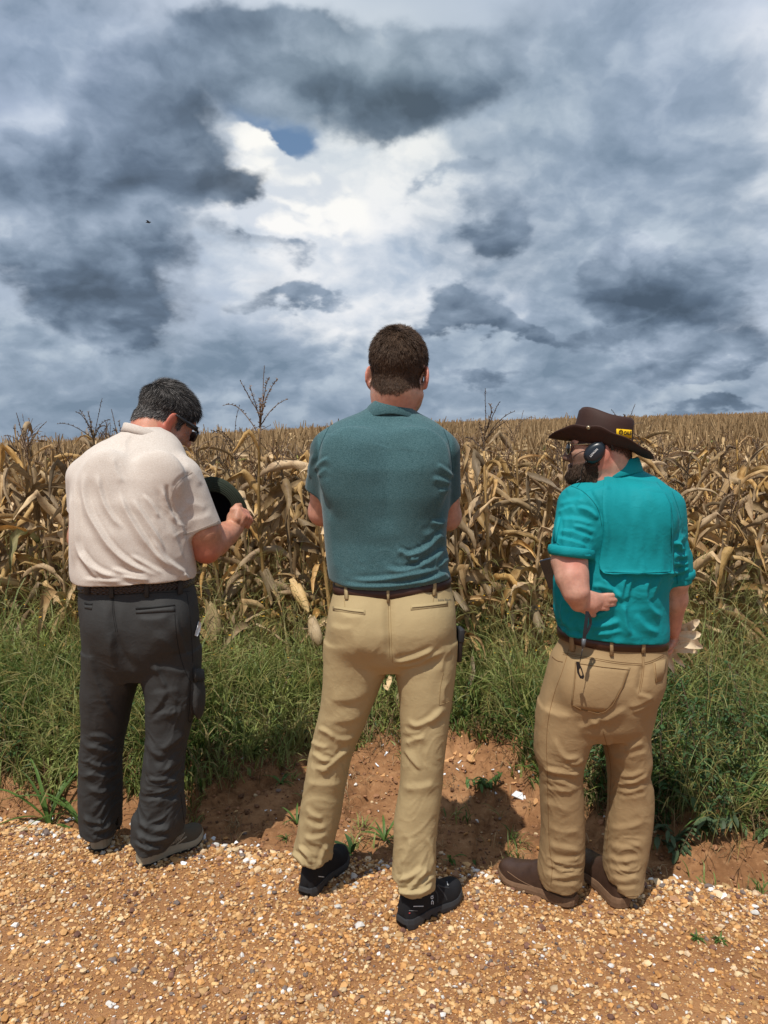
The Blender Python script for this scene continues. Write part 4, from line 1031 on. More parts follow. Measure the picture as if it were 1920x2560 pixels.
def lying_leaf(px, py, Y, rot, k, s, label, mt=None):
    me = LEAVES[k][2].copy(); me.materials.clear(); me.materials.append(mt or pale)
    link('fallen_leaf', me, None, tuple(P(px, py, Y)), tuple(R(a) for a in rot), s, label=label, cat='maize leaf')
lying_leaf(705, 1672, 3.95, (80, 60, 0), 1, .42, 'curled pale maize leaf lying on the grass left of the tallest man')
lying_leaf(1130, 1590, 4.2, (60, 30, 20), 3, .85, 'broad tan maize leaf leaning right of the tallest man\'s hip')
lying_leaf(1075 + 60, 1480, 4.25, (70, 80, 0), 6, .8, 'large folded tan maize leaf above the belt line right of the tallest man')
lying_leaf(360, 1735, 3.9, (85, 75, -10), 4, .34, 'pale maize leaf seen between the legs of the grey haired man')
lying_leaf(975, 1690, 3.95, (80, 110, 0), 8, .5, 'pale maize leaf hanging between the tallest man\'s thighs')
lying_leaf(1850, 1560, 4.2, (80, 100, 30), 9, .6, 'curved pale maize husk above the grass at the right')
lying_leaf(280, 2030, 2.95, (90, 60, 0), 5, .14, 'small bleached maize husk on the dirt between the charcoal legs')
for k_, (px, py, Y, rot, kk, sc_) in enumerate(((60, 1600, 4.2, (80, 40, 0), 2, .55), (180, 1520, 4.4, (70, 100, 20), 7, .6), (560, 1510, 4.4, (60, 80, 0), 10, .55), (640, 1560, 4.3, (85, 60, 40), 11, .5), (1060 + 120, 1640, 4.1, (80, 120, 0), 12, .5), (1240, 1600, 4.3, (70, 60, 0), 13, .55), (1790, 1640, 4.1, (80, 60, 60), 14, .5), (1890, 1500, 4.4, (70, 90, 0), 15, .6))):
    lying_leaf(px, py, Y, rot, kk, sc_, 'bleached maize leaf %s' % ('caught in the grass at the far left edge', 'over the grass left of the beige t-shirt', 'under the held green hat, at the grass top', 'between the grey haired man and the middle man', 'in the grass right of the pouch', 'in the grass left of the teal shirted man', 'in the grass right of the held maize husks', 'at the right edge above the weeds')[k_])
print('verge', time.time() - T0)
# ------------------------------------------------------------------ people: shared builders
def adopt(o, root, parent=None):
    b = Vector(root['base']) if 'base' in root else root.location
    o.data.transform(Matrix.Translation(-root.location)); o.parent = parent or root
    return o
def rows_px(rows):
    out = []
    for r in rows:
        py, xl, xr, Y, b = r[:5]; n = r[5] if len(r) > 5 else 2.3
        A = P(xl, py, Y); B = P(xr, py, Y)
        out.append((float(A[2]), float(A[0] + B[0]) / 2, Y, float(B[0] - A[0]) / 2, b, n))
    return out
def frame(yaw, pitch, roll):
    return np.array((Euler((0, 0, R(yaw))).to_matrix() @ Euler((R(-pitch), 0, 0)).to_matrix() @ Euler((0, R(roll), 0)).to_matrix()))
def leg_body(F, rows, heel, fa=.70, yaw=0):
    """bare leg inside the trousers, thinning to an ankle over the shoe"""
    rr = rows_px(rows); z0 = .14; zm = z0 + .34
    out = []
    for z, cx, cy, a, b, n in rr:
        if z < z0: continue
        t = smooth01(np.float64(z), z0, zm)
        out.append((z, cx * t + (heel[0] - .07 * math.sin(R(yaw))) * (1 - t), cy * t + (heel[1] + .012 + .07 * math.cos(R(yaw))) * (1 - t), a * fa * t + .026 * (1 - t), b * fa * t + .029 * (1 - t), 2.0))
    out.append((.06, heel[0] - .07 * math.sin(R(yaw)), heel[1] + .07 * math.cos(R(yaw)), .025, .028, 2.0))
    F.loft(out, .03)
def head(F, O, M, s, jaw=1.0, nose=1.0):
    L = lambda x, y, z: O + M @ (np.array([x, y, z]) * s)
    E = lambda c, r, k=0.02, op='add', m=None: F.ell(L(*c), np.array(r) * s, M if m is None else M @ m, k, op)
    E((0, -.018, .035), (.076, .097, .088), .01)
    E((0, .03, .035), (.064, .060, .068), .03)
    E((0, .033, -.03), (.059, .058, .07), .025)
    E((0, .03, -.078), (.051 * jaw, .052, .036), .03)
    for q in (-1, 1):
        F.cone(L(q * .054 * jaw, -.002, -.062), L(q * .022, .07, -.097), .02 * s, .018 * s, .03)
        F.cone(L(q * .03, .078, -.032), L(q * .045, .05, -.03), .018 * s, .018 * s, .02)      # cheek bones
    F.cone(L(-.035, .078, .020), L(.035, .078, .020), .015 * s, .015 * s, .015)
    E((0, .08, -.102), (.02, .02, .018), .02)
    for q in (-1, 1): E((q * .033, .103, -.002), (.018, .018, .014), .012, 'sub')
    for q in (-1, 1): E((q * .032, .078, -.003), (.0135, .0135, .0125), .004)
    F.cone(L(0, .092, .006), L(0, .112 * nose, -.040), .009 * s, .013 * s, .012)
    for q in (-1, 1): E((q * .013, .098, -.046), (.009, .011, .008), .008)
    E((0, .091, -.068), (.025, .012, .006), .006); E((0, .089, -.079), (.021, .012, .008), .006)
    for q in (-1, 1):
        m = np.array(Euler((R(-12), 0, R(q * 20))).to_matrix()) if True else None
        E((q * .083, -.014, -.010), (.007, .019, .030), .006, 'add', m)
        E((q * .079, -.012, -.036), (.008, .012, .012), .006, 'add', m)
        E((q * .090, -.002, -.006), (.006, .011, .019), .004, 'sub', m)
    E((0, -.035, -.055), (.062, .062, .06), .03)
def face_local(V, O, M, s): return (V - O) @ M / s
def biggest(V, Fc):
    lab = np.arange(len(V)); E, _ = edges_of(Fc)
    while True:
        m = np.minimum(lab[E[:, 0]], lab[E[:, 1]]); new = lab.copy()
        np.minimum.at(new, E[:, 0], m); np.minimum.at(new, E[:, 1], m); new = new[new]; new = new[new]
        if (new == lab).all(): break
        lab = new
    u, c = np.unique(lab, return_counts=True); V, Fc, _ = drop_verts(V, Fc, lab == u[c.argmax()])
    return V, Fc
def thin(o, ratio, weights=None):
    """collapse triangles where the surface is flat or hidden"""
    md = o.modifiers.new('thin', 'DECIMATE'); md.ratio = ratio
    if weights is not None:
        vg = o.vertex_groups.new(name='hidden'); idx = np.where(weights > .5)[0].tolist(); vg.add(idx, 1.0, 'REPLACE'); md.vertex_group = 'hidden'; md.vertex_group_factor = 10
    dg = bpy.context.evaluated_depsgraph_get(); dg.update()
    me = bpy.data.meshes.new_from_object(o.evaluated_get(dg), preserve_all_data_layers=True, depsgraph=dg)
    old = o.data; o.modifiers.clear(); o.vertex_groups.clear(); o.data = me; nm = old.name; bpy.data.meshes.remove(old); me.name = nm
FOLD = 1.05
def garment(name, F, cuts, strokes, zones, mt, root, smooth_it=2, seed=1, wr=(9, 9, 42), attrs=None, back=True, label=None, wamp=1.0):
    F.carve()
    for ct in cuts: F.trim(ct[0], ct[1], ct[2], x0=ct[3] if len(ct) > 3 else -99, x1=ct[4] if len(ct) > 4 else 99, wob=lambda X, Y: .006 * np.sin(X * 60) + .004 * np.sin(Y * 80 + 1))
    cuts = []
    V, Fc = surface_nets(F.F, F.lo, F.h)
    V = lap(V, Fc, smooth_it, 0.5)
    for ct in cuts:
        c, n, rad = ct[:3]; n = unit(n); c = np.asarray(c, float)
        sd_ = (V - c) @ n; near = np.linalg.norm(V - c, axis=1) < rad
        if len(ct) > 3: near &= (V[:, 0] > ct[3]) & (V[:, 0] < ct[4])
        V, Fc, used = drop_verts(V, Fc, ~(near & (sd_ > 0.45 * F.h)))
    for ct in cuts:
        c, n, rad = ct[:3]; n = unit(n); c = np.asarray(c, float)
        bv = np.unique(boundary(Fc)); d = (V[bv] - c) @ n; nr = (np.linalg.norm(V[bv] - c, axis=1) < rad * 1.1) & (np.abs(d) < 2.2 * F.h)
        V[bv[nr]] -= n * d[nr][:, None]
    if cuts: V, Fc = biggest(V, Fc)
    N = vnormals(V, Fc)
    X, Y = PIX(V)
    face = smooth01(-N[:, 1], -0.25, 0.3)
    D = np.zeros(len(V))
    for st in strokes:
        pts, w, h = st[0], st[1], st[2]; asym = st[3] if len(st) > 3 else 1.4
        pts = np.array(pts, float)
        # smooth the drawn line
        for _ in range(2):
            q = [pts[0]]
            for a, b in zip(pts[:-1], pts[1:]): q += [a * .75 + b * .25, a * .25 + b * .75]
            q.append(pts[-1]); pts = np.array(q)
        lo = pts.min(0) - 4 * w * max(asym, 1); hi = pts.max(0) + 4 * w * max(asym, 1)
        sel = np.where((X > lo[0]) & (X < hi[0]) & (Y > lo[1]) & (Y < hi[1]) & (face > 0.01))[0]
        if len(sel) == 0: continue
        x, y = X[sel], Y[sel]
        seglen = np.linalg.norm(np.diff(pts, axis=0), axis=1); cum = np.concatenate([[0], np.cumsum(seglen)]); tot = cum[-1]
        bd = np.full(len(sel), 1e9); bt = np.zeros(len(sel)); bs = np.zeros(len(sel))
        for i, (a, b) in enumerate(zip(pts[:-1], pts[1:])):
            d = b - a; L2 = d @ d + 1e-9
            t = np.clip(((x - a[0]) * d[0] + (y - a[1]) * d[1]) / L2, 0, 1)
            ex, ey = x - a[0] - t * d[0], y - a[1] - t * d[1]
            dd_ = np.hypot(ex, ey); m = dd_ < bd
            bd = np.where(m, dd_, bd); bt = np.where(m, (cum[i] + t * seglen[i]) / tot, bt); bs = np.where(m, np.sign(d[0] * ey - d[1] * ex), bs)
        ww = np.where(bs > 0, w * asym, w / asym)
        tp = np.clip(bt / 0.22, 0, 1) * np.clip((1 - bt) / 0.22, 0, 1) if tot > 3 * w else np.ones(len(sel))
        tp = tp * tp * (3 - 2 * tp)
        h = h * FOLD
        D[sel] += h * np.exp(-(bd / ww) ** 1.4) * tp * face[sel]
        D[sel] -= 0.32 * h * np.exp(-((bd - 2.1 * ww) / (1.2 * ww)) ** 2) * tp * face[sel]
    if zones:
        A = np.zeros(len(V))
        for (zx, zy, sx, sy, am) in zones: A += am * np.exp(-(((X - zx) / sx) ** 2 + ((Y - zy) / sy) ** 2))
        A = np.minimum(A, 0.011) * wamp * .85
        q = V * np.array([5, 5, 5.0]); wv = np.stack([fbm(q, seed + 5, 2), fbm(q, seed + 6, 2), fbm(q, seed + 7, 2)], 1) - 0.5
        p = V * np.array(wr, float) * np.array([1, 1, .8]) + wv * np.array([5, 5, 16.0])
        r = 1 - np.abs(2 * vnoise(p, seed) - 1); r2 = 1 - np.abs(2 * vnoise(p * 1.9 + 11, seed + 3) - 1)
        D += A * (1.25 * np.clip((r - .3) / .7, 0, 1) ** 1.7 + 0.5 * np.clip((r2 - .35) / .65, 0, 1) ** 1.5 - 0.45)
    # a little waviness everywhere
    D += (fbm(V * 11, seed + 40, 3) - 0.5) * 0.004
    V = V + N * D[:, None]
    V = lap(V, Fc, 1, 0.35)
    N = vnormals(V, Fc)
    bvh = BVHTree.FromPolygons(V.tolist(), Fc.tolist())
    if len(boundary(Fc)): V, Fc = rim(V, Fc, N)
    me = mesh_from(name, V, Fc, mt)
    o = link(name, me); adopt(o, root); thin(o, .42)
    if label: o['label'] = label
    return o, bvh, (V, Fc)
def cast(bvh, px, py, fallY):
    d = ray(px, py); o = Vector((0, 0, CAM_H)); dv = Vector(d).normalized()
    h = bvh.ray_cast(o, dv, 12)
    if h[0] is None:
        p = Vector(P(px, py, fallY)); h = bvh.find_nearest(p)
        if h[0] is None: return np.array(p), np.array([0, -1, 0])
    n = np.array(h[1]);
    if n @ d > 0: n = -n
    return np.array(h[0]), n
def patch(name, bvh, rows, mt, root, Y, nu=10, off=0.003, th=0.003, parent=None, edge_puff=0.0, sm=2):
    """cloth patch lying on a surface; rows = [(xl,yl,xr,yr), ...] top to bottom"""
    nv = len(rows); G = np.zeros((nv, nu, 3)); Nn = np.zeros((nv, nu, 3))
    for j, (xl, yl, xr, yr) in enumerate(rows):
        for i in range(nu):
            t = i / (nu - 1); G[j, i], Nn[j, i] = cast(bvh, xl + (xr - xl) * t, yl + (yr - yl) * t, Y)
    for _ in range(sm):
        K = Nn.copy(); K[1:-1] = (Nn[:-2] + Nn[1:-1] * 2 + Nn[2:]) / 4; K[:, 1:-1] = (K[:, :-2] + K[:, 1:-1] * 2 + K[:, 2:]) / 4; Nn = K
    Nn /= np.linalg.norm(Nn, axis=2, keepdims=True)
    o_ = off + edge_puff * np.linspace(0, 1, nv)[:, None, None] ** 3
    top = (G + Nn * (o_ + th)).reshape(-1, 3); bot = (G + Nn * (o_ * 0.0 - 0.003)).reshape(-1, 3)
    V_ = np.concatenate([top, bot]); k = nv * nu
    F_ = []
    for j in range(nv - 1):
        for i in range(nu - 1):
            a = j * nu + i; F_.append((a, a + nu, a + nu + 1, a + 1)); F_.append((k + a, k + a + 1, k + a + nu + 1, k + a + nu))
    bd = [i for i in range(nu)] + [j * nu + nu - 1 for j in range(1, nv)] + [(nv - 1) * nu + i for i in range(nu - 2, -1, -1)] + [j * nu for j in range(nv - 2, 0, -1)]
    for a, b in zip(bd, bd[1:] + bd[:1]): F_.append((a, b, b + k, a + k))
    me = mesh_from(name, V_, np.array(F_), mt); o = link(name, me); adopt(o, root, parent)
    return o
def resample(pts, step):
    pts = np.array(pts, float); out = [pts[0]]
    for a, b in zip(pts[:-1], pts[1:]):
        n = max(1, int(np.ceil(np.linalg.norm(b - a) / step))); out += [a + (b - a) * k / n for k in range(1, n + 1)]
    return np.array(out)
def chaikin(pts, it=2):
    pts = np.array(pts, float)
    for _ in range(it):
        q = [pts[0]]
        for a, b in zip(pts[:-1], pts[1:]): q += [a * .75 + b * .25, a * .25 + b * .75]
        q.append(pts[-1]); pts = np.array(q)
    return pts
def ribbon(name, bvh, lines, wpx, mt, root, Y, off=0.0012, parent=None, smooth_line=True, dash=None):
    """thin raised lines (seams, stitching, print) lying on a surface"""
    for ln in lines:
        mb = MB()
        pts = chaikin(ln) if smooth_line and len(ln) > 2 else np.array(ln, float)
        pts = resample(pts, 4.0 if dash is None else dash)
        HN = [cast(bvh, p[0], p[1], Y) for p in pts]
        H = [h[0] + h[1] * off for h in HN]; Nn = [h[1] for h in HN]; n = len(H)
        w = wpx / FPX * Y / 2
        Vv = []
        for i in range(n):
            t = unit(H[min(i + 1, n - 1)] - H[max(i - 1, 0)]); s_ = unit(np.cross(t, Nn[i])) * w
            Vv += [H[i] - s_ - Nn[i] * off * 1.5, H[i] - s_ * .6, H[i] + s_ * .6, H[i] + s_ - Nn[i] * off * 1.5]
        Ff = []
        for i in range(n - 1):
            if dash is not None and i % 2: continue
            a = 4 * i
            for q in range(3): Ff.append((a + q, a + q + 1, a + 5 + q, a + 4 + q))
        mb.add(Vv, Ff)
        o = mb.build(name, mt); adopt(o, root, parent)
    return o
def text_px(name, bvh, body, cx, cy, hpx, ang, mt, root, Y, parent=None, off=0.0012, squash=1.0, bold=0.0):
    cu = bpy.data.curves.new(name, 'FONT'); cu.body = body; cu.size = 1; cu.align_x = 'CENTER'; cu.align_y = 'CENTER'; cu.offset = bold
    to = bpy.data.objects.new(name, cu); dg = bpy.context.evaluated_depsgraph_get()
    COL.objects.link(to); dg.update(); me = bpy.data.meshes.new_from_object(to.evaluated_get(dg)); bpy.data.objects.remove(to)
    ca, sa = math.cos(R(ang)), math.sin(R(ang))
    for v in me.vertices:
        x, y = v.co.x * hpx * squash, -v.co.y * hpx
        h, n = cast(bvh, cx + x * ca - y * sa, cy + x * sa + y * ca, Y)
        v.co = Vector(h + n * off)
    me.materials.clear(); me.materials.append(mt)
    o = link(name, me); adopt(o, root, parent); return o
def ring_strip(name, ringpts, profile, mt, root, parent=None, close=True):
    """ringpts: list of (point, outward unit, up unit); profile: list of (out, up) closed"""
    V_ = []; m = len(profile); n = len(ringpts)
    for (p, o_, u_) in ringpts:
        for (a, b) in profile: V_.append(p + o_ * a + u_ * b)
    F_ = []
    for i in range(n if close else n - 1):
        j = (i + 1) % n
        for k in range(m): F_.append((i * m + k, j * m + k, j * m + (k + 1) % m, i * m + (k + 1) % m))
    me = mesh_from(name, np.array(V_), np.array(F_), mt); o = link(name, me); adopt(o, root, parent)
    return o
def belt(name, bvh, line, hpx, Y, mt, root, cy, thick=0.005):
    """band round the waist: height of its centre follows line (px) at the back"""
    zc = [P(*p)[2] for p in line]; xs = [P(*p)[0] for p in line]
    hh = hpx / FPX * Y / 2
    pts = []; x0, x1 = xs[0], xs[-1]; cx = (x0 + x1) / 2
    for k in range(96):
        a = 2 * math.pi * k / 96; dirv = Vector((math.cos(a), math.sin(a), 0))
        x = cx + (x1 - x0) / 2 * math.cos(a)
        z = float(np.interp(x, xs, zc))
        h = bvh.ray_cast(Vector((cx, cy, z)) + dirv * 0.6, -dirv, 0.6)
        p = np.array(h[0]) if h[0] is not None else np.array([x, cy + 0.12 * math.sin(a), z])
        pts.append(p)
    pts = np.array(pts)
    for _ in range(3): pts = (np.roll(pts, 1, 0) + pts * 2 + np.roll(pts, -1, 0)) / 4
    c = pts.mean(0)
    rp = []
    for i, p in enumerate(pts):
        t = unit(pts[(i + 1) % 96] - pts[i - 1]); o_ = unit(np.cross(t, [0, 0, 1]));
        rp.append((p, o_, np.array([0, 0, 1.0])))
    prof = [(0.001, -hh), (thick, -hh + .001), (thick + .001, 0), (thick, hh - .001), (0.001, hh)]
    return ring_strip(name, rp, prof, mt, root), rp
def strands(name, V, Fc, w, flow, n, ln, wid, mt, root, seed, col_fn=None, lift=0.35, seg=2, parent=None):
    """short hair: w = weight per face (0..1), flow(points, normals) -> direction"""
    rng = np.random.default_rng(seed)
    a, b, c, d = (V[Fc[:, i]] for i in range(4))
    area = np.linalg.norm(np.cross(c - a, d - b), axis=1) * w
    p = area / area.sum(); fi = rng.choice(len(Fc), n, p=p)
    u, v = rng.random((2, n, 1))
    pt = (a[fi] * (1 - u) + b[fi] * u) * (1 - v) + (d[fi] * (1 - u) + c[fi] * u) * v
    Nn = vnormals(V, Fc); nn = Nn[Fc[fi]].mean(1); nn /= np.linalg.norm(nn, axis=1, keepdims=True)
    fl = flow(pt, nn); fl = fl - nn * (fl * nn).sum(1, keepdims=True); fl /= np.linalg.norm(fl, axis=1, keepdims=True) + 1e-9
    L = ln(pt) * (0.7 + 0.6 * rng.random(n)) if callable(ln) else ln * (0.7 + 0.6 * rng.random(n))
    jit = rng.normal(0, 0.16, (n, 3)); clump = np.stack([fbm(pt * 90, seed + i, 2) for i in range(3)], 1) - 0.5
    d0 = nn * lift + fl + jit * 0.6 + clump * 0.7; d0 /= np.linalg.norm(d0, axis=1, keepdims=True)
    side = np.cross(d0, nn + rng.normal(0, 0.4, (n, 3))); side /= np.linalg.norm(side, axis=1, keepdims=True)
    p0 = pt - nn * 0.001
    p1 = p0 + d0 * (L * 0.5)[:, None]
    d1 = d0 - nn * 0.30; d1 /= np.linalg.norm(d1, axis=1, keepdims=True)
    p2 = p1 + d1 * (L * 0.5)[:, None]
    s_ = side * wid / 2
    VV = np.stack([p0 - s_, p0 + s_, p1 - s_ * .85, p1 + s_ * .85, p2 - s_ * .25, p2 + s_ * .25], 1).reshape(-1, 3)
    base = (np.arange(n) * 6)[:, None]
    F1 = base + np.array([0, 1, 3, 2]); F2 = base + np.array([2, 3, 5, 4])
    FF = np.concatenate([F1, F2])
    if col_fn is None: cc = np.ones((n, 3))
    else: cc = col_fn(pt, rng, n)
    CC = np.concatenate([cc, cc])
    me = mesh_from(name, VV, FF, mt, True, {'tint': ('FACE', CC)})
    o = link(name, me); adopt(o, root, parent); return o
def shoe(kind, heel, yaw, Lg, Wd, mu, ms, root, zg=0.0, up_h=0.085, sole_h=0.03, tilt=0.0, notches=0, flare=0.004, name='shoe', label=None, toe_h=0.5, ms2=None):
    """heel: world point of the rearmost ground contact"""
    M = np.array(Euler((R(tilt), 0, R(yaw))).to_matrix()); H = np.array([heel[0], heel[1], zg])
    def hw(t):  # half width along the length 0..1
        return Wd * np.interp(t, [0, .03, .1, .25, .4, .55, .7, .82, .92, .98, 1], [.30, .52, .70, .74, .70, .82, 1.0, .98, .78, .45, .12])
    def cxo(t): return 0.0
    # sole: stacked outlines
    T = np.concatenate([np.linspace(0, .06, 5), np.linspace(.1, .9, 15), np.linspace(.94, 1, 5)]); m = len(T)
    outl = [(-hw(t), t * Lg) for t in T] + [(hw(t), t * Lg) for t in T[::-1]]
    lay = [(0.0, .93), (.15, 1.0), (.55, 1.02), (.9, 1.0), (1.0, .97), (1.0, .5)]
    V_ = []
    for (fz, sc) in lay:
        for i, (x, y) in enumerate(outl):
            t = y / Lg
            rock = 0.012 * max(0, (t - .75) / .25) ** 2 * 1.6 + 0.004 * max(0, (.08 - t) / .08)
            hz = sole_h * (1.15 - .35 * min(1, max(0, (t - .3) / .5)))
            z = rock + fz * hz
            if notches and fz < .5:
                ph = (t * notches) % 1.0
                if ph < 0.22: z = rock + (0.55 if fz < .1 else .5) * hz; 
            V_.append(H + M @ np.array([x * sc * (1 + flare * 10 * (fz < .9)), Lg / 2 + (y - Lg / 2) * (1 + (sc - 1) * .35), z]))
    k = len(outl); F_ = []
    for l in range(len(lay) - 1):
        for i in range(k): F_.append((l * k + i, l * k + (i + 1) % k, (l + 1) * k + (i + 1) % k, (l + 1) * k + i))
    for l, fl in ((0, True), (len(lay) - 1, False)):
        for i in range(m - 1):
            q = (l * k + i, l * k + i + 1, l * k + k - 2 - i, l * k + k - 1 - i)
            F_.append(q if fl else q[::-1])
    # upper
    TT = np.linspace(0, 1, 26); U_ = []; sg = 22
    for t in TT:
        tt = .015 + t * .955
        top = np.interp(tt, [0, .04, .12, .3, .42, .58, .75, .88, .96, 1], [.78, 1.08, 1.28, 1.34, 1.22, .90, toe_h * 1.15, toe_h * .95, toe_h * .62, toe_h * .2]) * up_h
        w = hw(tt) * .93
        for q in range(sg):
            a = 2 * math.pi * q / sg; ca, sa = math.cos(a), math.sin(a)
            ex = 2 / 2.5
            x = w * np.sign(ca) * abs(ca) ** ex * (1 - .22 * max(0, sa) * (tt < .5)); zz_ = np.sign(sa) * abs(sa) ** ex
            z = sole_h * .6 + (top if zz_ > 0 else sole_h * .3) * zz_
            rock = 0.012 * max(0, (tt - .75) / .25) ** 2 * 1.6
            U_.append(H + M @ np.array([x, tt * Lg, z + rock]))
    UF = [(i * sg + q, i * sg + (q + 1) % sg, (i + 1) * sg + (q + 1) % sg, (i + 1) * sg + q) for i in range(25) for q in range(sg)]
    mb = MB(); mb.add(U_, UF + [tuple(range(sg))[::-1], tuple(25 * sg + q for q in range(sg))])
    up = mb.build(name, mu); bmtidy(up); adopt(up, root)
    if label: up['label'] = label
    so = MB(); so.add(V_, F_); sob = so.build('sole', ms, smooth=False); bmtidy(sob); adopt(sob, root, up)
    if ms2 is not None:                                    # dark tread under the pale midsole, with lugs
        T_ = []
        for (fz, sc) in ((-.02, .97), (.12, 1.035), (.26, 1.045), (.30, 1.0)):
            for i, (x, y) in enumerate(outl):
                t = y / Lg; rock = 0.012 * max(0, (t - .75) / .25) ** 2 * 1.6
                T_.append(H + M @ np.array([x * sc * (1 + .02 * (i % 2)), Lg / 2 + (y - Lg / 2) * (1 + (sc - 1) * .35), rock + fz * sole_h]))
        TF = [f for f in F_ if max(f) < 4 * k and min(f) >= 0]
        to_ = MB(); to_.add(T_, TF); tb_ = to_.build('tread', ms2, smooth=False); bmtidy(tb_); adopt(tb_, root, up)
    bv = BVHTree.FromPolygons([tuple(v) for v in U_], [tuple(f) for f in UF])
    return up, bv, H, M
# ------------------------------------------------------------------ the three men
def zt(x0, y0, s): return lambda *p: [(x0 + p[i] / s, y0 + p[i + 1] / s) for i in range(0, len(p), 2)]
z1 = zt(120, 920, 2.9625); z2 = zt(160, 1430, 2.8725); z3 = zt(720, 780, 3.0717); z4 = zt(700, 1440, 2.4583)
z5 = zt(1340, 1000, 3.3524); z6 = zt(1240, 1560, 2.99); z7 = zt(960, 2180, 9.217)

def skin_mat(name, base, red, hairc, stub):
    nt = mat(name)
    n = nt.noise(nt.obj, 40, 5, 0.6); n2 = nt.noise(nt.obj, 9, 3, 0.5)
    c = nt.mix(nt.ss(n, .3, .7), tuple(x * .80 for x in base), tuple(min(1, x * 1.14) for x in base))
    c = nt.mix(nt.m('MULTIPLY', nt.ss(n2, .35, .75), .35), c, red)
    c = nt.mix(attr(nt, 'red', out='Fac'), c, red)
    c = nt.mix(attr(nt, 'stub', out='Fac'), c, stub)
    c = nt.mix(attr(nt, 'hair', out='Fac'), c, hairc)
    pores = nt.noise(nt.obj, 700, 3, 0.6)
    freck = nt.ss(nt.noise(nt.obj, 230, 2, 0.5), .66, .74)
    c = nt.mix(nt.m('MULTIPLY', freck, .25), c, tuple(x * .5 for x in base))
    fin(nt, c, 0.52, pores, 0.12, 0.001, 0.4)
    nt.b.inputs['Subsurface Weight'].default_value = 0.12; nt.b.inputs['Subsurface Radius'].default_value = (1.0, 0.3, 0.15); nt.b.inputs['Subsurface Scale'].default_value = 0.008
    return nt.mat
def hair_mat(name, lo, hi):
    nt = mat(name)
    c = nt.mix(1.0, nt.mix(nt.noise(nt.obj, 50, 3, .6), lo, hi), attr(nt, 'tint'), 'MULTIPLY')
    return fin(nt, c, 0.6, spec=0.25)
M_rub = plain('dark tread rubber', (.02, .018, .016), .8, .3)
M_lace = plain('shoe lace cloth', (.33, .29, .22), .9, .2)
M_black = plain('black plastic', (.012, .012, .014), .35, .5)
M_chrome = plain('steel', (.6, .6, .58), .25, .5, 1.0)
M_lens = plain('dark lens', (.01, .012, .014), .06, .8)
M_white = plain('white print', (.75, .76, .76), .6, .3)
def body_build(F, O, Mh, s, root, mt, hairfn, redfn, stubfn):
    V, Fc = surface_nets(F.F, F.lo, F.h)
    V = lap(V, Fc, 2, 0.45)
    L = face_local(V, O, Mh, s)
    hd = np.linalg.norm(V - O, axis=1) < 0.2
    hr = lap_scalar(hairfn(L) * hd, Fc, 2); rd = lap_scalar(redfn(V, L, hd), Fc, 3); st = lap_scalar(stubfn(L) * hd, Fc, 3)
    me = mesh_from('body', V, Fc, mt, True, {'hair': ('POINT', hr), 'red': ('POINT', rd), 'stub': ('POINT', st)})
    o = link('body', me); adopt(o, root); thin(o, .30)
    return o, V, Fc, L, hr
def scalp(L, nape=-.066, fore=.062, side=.052):
    x, y, z = L.T; ax = np.abs(x)
    line = np.where(y < -.03, nape + np.maximum(0, ax - .025) * .75, np.interp(y, [-.03, -.005, .02, .04, .09], [nape + .01, .022, .004, .012, fore]))
    line = np.where((y > .018) & (y < .036) & (ax > .05), -.022, line)
    ear = (ax > .074) & (y > -.045) & (y < .02) & (z < .028)
    return (smooth01(z, line - .006, line + .006)) * (~ear) * (y < .1)
def ears_red(V, L, hd, spots=()):
    ax = np.abs(L[:, 0]); e = ((ax > .079) & (L[:, 1] > -.05) & (L[:, 1] < .02) & (L[:, 2] < .035) & hd) * .75
    nk = smooth01(L[:, 2], -.06, -.1) * hd * .45 * (L[:, 1] < 0)
    r = np.maximum(e, nk)
    for (c, rad, a) in spots: r = np.maximum(r, a * np.exp(-(np.linalg.norm(V - np.array(c), axis=1) / rad) ** 2))
    return np.clip(r, 0, 1)
def finger(F, base, d, nrm, ln, r, curls, k=.004):
    """chain of three bones bending towards nrm by the given angles"""
    p = np.array(base, float); d = unit(d); nrm = unit(nrm - d * (np.array(nrm) @ d)); a = 0
    for L_, c, rr in zip((.45, .30, .25), curls, (1, .93, .85)):
        a += R(c); q = p + (d * math.cos(a) + nrm * math.sin(a)) * ln * L_
        F.cone(p, q, r * rr, r * rr * .93, k); p = q

